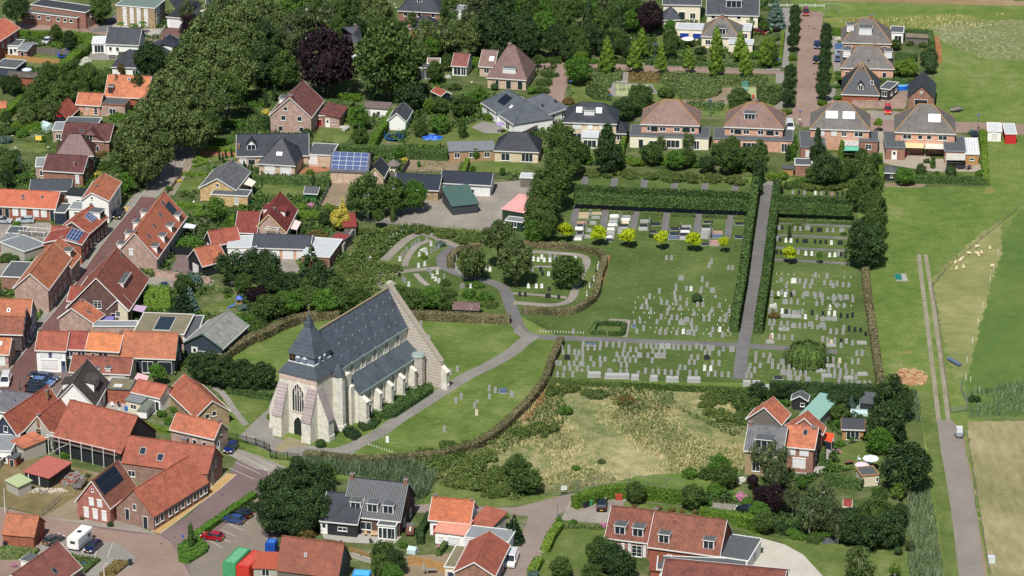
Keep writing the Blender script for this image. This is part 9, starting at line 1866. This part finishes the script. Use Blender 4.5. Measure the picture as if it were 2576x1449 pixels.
T(1,2,"60 880 140 Dd 3;150 190 170 Dm 3;330 150 150 Df 3;50 320 140 Tm;500 100 160 Dm 3;700 130 150 Df 3;900 110 150 Dm 3;400 290 100 Tm;240 330 100 Tf;1450 80 140 Dm 2.6;1600 120 150 Dm 2.6;1750 100 150 Df 2.6;1900 130 120 Dm 2.4;1890 30 110 Tm;2200 150 80 Tf;2150 60 80 Uf;2300 90 95 Uf;2360 160 80 TB;50 40 60 Dp 2;1865 970 30 Uy;140 1300 45 Uh;650 1560 55 Od .9;560 20 130 Dm 3;800 20 130 Dm 3;1050 100 110 Dm 3;680 230 80 Tm;1600 190 90 Tm;1800 190 90 Tm")
T(2,2,"1860 95 58 Od 1;450 1020 110 TB;600 990 90 TB;540 1240 80 Uf;2050 1070 150 TB;2250 1090 160 Tm;2400 1160 160 Tm;2100 1260 150 TB;2350 1290 140 Tm;1950 1160 90 TB;860 1060 100 To;300 1400 150 TB;100 1420 130 TB;2480 1400 70 Tf;1150 1120 90 Tr;1610 910 42 Ud;760 1040 80 TB")
T(3,2,"400 650 245 Vm 2.6;90 1040 90 Dd 2;240 1030 80 Dd 2;550 1040 60 Td;700 1140 110 Dd 2.5;860 1090 110 Dd 2;1000 1070 60 Td;720 1250 100 Dm 2;1240 1090 170 Dd 4.5;1360 1160 110 Dd 4;1210 1350 190 Dd 4.5;1150 1430 110 Df 2.4;840 1150 50 Cu 1.6;805 1265 30 Ch 1.4;55 190 45 UW;60 280 62 Ur;90 95 32 Uf;630 690 42 Uf;2080 1120 65 Ud;690 1370 70 Uf;1450 1050 50 Um;620 1200 70 Tf;150 1170 70 Uf;-100 1030 90 Dd 2")
T(3,3,"1390 350 250 Dd 5;1120 80 140 Df 2.6;1310 590 80 Rb 2;60 290 170 Rw 5;90 440 110 Rw 4;60 660 130 Dp 3;530 660 180 Rw 4.5;420 840 160 Rw 4;600 820 150 Rw 4;850 970 150 Dd 3;1100 820 160 Dm 4;1210 970 160 Dd 3.6;1010 1010 160 Dd 3.4;710 960 120 Rw 3;150 950 120 Td;300 1010 110 Tf;460 1060 100 Tm;920 1340 165 Ro 3.6;1280 1380 62 Rb 2;1310 1190 45 Od .9;345 512 45 Df 1.6;690 195 45 Uk;680 285 45 Um;720 120 60 Uf;840 540 60 Uf;1130 650 80 Dm 2.4;1430 1150 60 Rw 1;250 660 100 Rw 4;770 880 110 Dd 3;560 1010 90 Tf;940 850 110 Dd 3;1330 820 90 Dd 3;1520 250 80 Dd 3;640 360 60 Uf;1080 580 40 Uf;20 890 100 Td;1120 200 35 UW")
T(2,3,"150 480 170 Dm 2.4;50 350 140 Dm 2.4;640 365 50 Uf;1240 600 95 Dm 2.4;1780 420 90 Uf;1830 640 130 Dm 2.6;1960 720 60 Uf;2090 340 120 Df 2.4;2140 440 130 Dm 2.4;1950 430 90 Um;2060 570 100 Uf;2300 490 60 UW;2315 660 70 Uk;2420 490 60 Dp 2;2490 200 110 Rw 4.5;2530 640 100 Dp 3;2400 720 90 Uf;2490 800 110 Df 2;615 912 50 Uf;930 940 45 Uk;475 885 40 Uf;20 960 115 Cs 2.8;1000 1250 165 Dd 3;870 1190 125 Dm 3;1100 1340 145 Dd 3;495 1360 115 Dm 2.4;800 1410 105 Dm 2;1200 1330 48 Of 1;210 1440 70 Uu;305 1205 28 UW;1235 745 32 Ur;1480 770 36 Ur;1605 785 40 Ur;1715 800 30 Ur;1845 805 40 Ur;2540 900 100 Dm 2.4;1430 1430 50 Up;2480 560 70 Tm;900 300 45 Uo;2500 1200 30 Ub")
T(1,3,"220 570 200 Dd 4;430 460 200 Dd 4;620 530 190 Dd 4;330 760 240 Dd 4;560 770 180 Dd 4;190 830 170 Dd 4;450 900 150 Dd 3.4;120 760 130 Dd 4;710 430 110 Rm 3;500 1070 105 Rr 1.6;1290 1210 125 Dm 2.6;1390 1300 115 Dd 2.6;1270 1350 110 Dm 2.4;1380 1430 110 Df 2;2500 850 50 Ub;2450 900 40 Uh;1700 220 140 TB;1850 290 150 TB;2000 210 140 Tm;2150 350 160 TB;2050 480 140 TB;2300 480 160 TB;2450 400 150 TB;2490 570 120 TB;1950 130 100 Tm;2300 250 150 TB;1850 1155 38 Uk;1475 1140 50 Uf;650 650 110 Dd 3;2100 130 90 TB;1650 330 90 TB;2380 600 110 TB")
T(0,3,"1925 1045 46 Im 2.4;825 868 28 Ur;140 1345 36 Uk;1115 932 40 Ud;660 235 60 Uf;1290 370 50 Uf;2540 750 90 Td;560 1160 40 Um;1330 440 40 Uf;640 60 30 Uf;880 440 36 Uw")
EXB = [[(p.x,p.y) for p in b.fp] for b in BLD]+[[(p.x,p.y) for p in q] for q in EXC]
EXB = [(min(p[0] for p in q)-.3,max(p[0] for p in q)+.3,min(p[1] for p in q)-.3,max(p[1] for p in q)+.3,q) for q in EXB]
def blocked(x, y):
 for a, b, c, d, q in EXB:
  if a < x < b and c < y < d and inpoly(x, y, q): return True
 return False
GP = [(-20,60),(200,60),(500,20),(1000,-20),(1960,-10),(1965,180),(1420,240),(1430,430),(1300,440),(1330,560),(1080,560),(900,690),(620,830),(560,900),(300,1000),(-20,1200)]
GQ = [(1880,1110),(1900,1000),(2200,995),(2260,1010),(2290,1200),(2270,1370),(1900,1330),(1580,1290),(1500,1260),(1860,1240)]
for nm, q, colr, ht, dn, pa, ns in (('garden_shrubs',GP,'fresh',.9,1.6,.0,.3),('garden_plants',GP,'dark',1.1,1.3,.1,.25),('garden_flowers',GP,'whitef',.6,.015,-.5,.3),('garden_plants',GP,'olive',.8,1.3,.05,.35),('garden_shrubs',GQ,'fresh',.9,3,.0,.3),('garden_plants',GQ,'dark',1.1,2.5,.05,.3)):
 bed(nm, q, ht, colr, None, None, dens=dn*2.2, ls=.3, kind='stuff', full=True, base=False, uneven=.8, patch=pa, nscale=ns, excl=blocked)
CW = {'mid':'green','dark':'dark green','olive':'olive green','bright':'bright green','lime':'lime yellow','purple':'dark purple','blue':'blue-green','yellow':'golden yellow','birch':'grey-green','fresh':'fresh green','spruce':'dark spruce','hedge':'leafy green','dhedge':'deep green','bramble':'bushy green','pink':'pink flowering','whitef':'white flowering','rust':'rusty brown'}
NW = {'dec':'broad tree','pyr':'pyramid-shaped tree','con':'conifer','col':'columnar tree','birch':'airy tree','bush':'bush','ball':'clipped round bush','thick':'thicket','lime':'round-crowned tree','weep':'weeping tree','palm':'palm tree'}
BM = [m for m in MARKS if not (m[2].startswith(('black hatch','small blue storage')))][:160]
seen = {}
for pl in PLANTS:
 root, kind, colr, P, r, label, group, cat, name, word = pl
 best = min(BM, key=lambda m: (m[0]-P.x)**2+(m[1]-P.y)**2); dx, dy = P.x-best[0], P.y-best[1]
 rel = ('right of' if dx > 0 else 'left of') if abs(dx) > abs(dy)*.7 else ('behind' if dy > 0 else 'in front of')
 seen.setdefault((CW[colr], NW[kind], rel, best[2]), []).append((dx*dx+dy*dy, pl))
for (cw, nw, rel, lm), L_ in seen.items():
 L_.sort(key=lambda t: t[0])
 for i, (_, pl) in enumerate(L_):
  pre = '' if len(L_) == 1 else ['nearest ','second nearest ','third nearest ','fourth nearest ','fifth nearest ','sixth nearest ','seventh nearest ','eighth nearest ','ninth nearest ','tenth nearest '][min(i,9)]
  lb = '%s%s %s %s the %s' % (pre, cw, nw, rel, lm)
  if len(lb.split()) > 16: lb = '%s%s %s %s %s' % (pre.replace(' nearest',''), cw, nw, rel, lm)
  if len(lb.split()) > 16: lb = ' '.join(lb.split()[:16])
  tag(pl[0], lb, {'dec':'tree','pyr':'tree','con':'conifer','col':'tree','birch':'tree','bush':'bush','ball':'bush','thick':'bush','lime':'tree','weep':'tree','palm':'palm tree'}[pl[1]], pl[6])
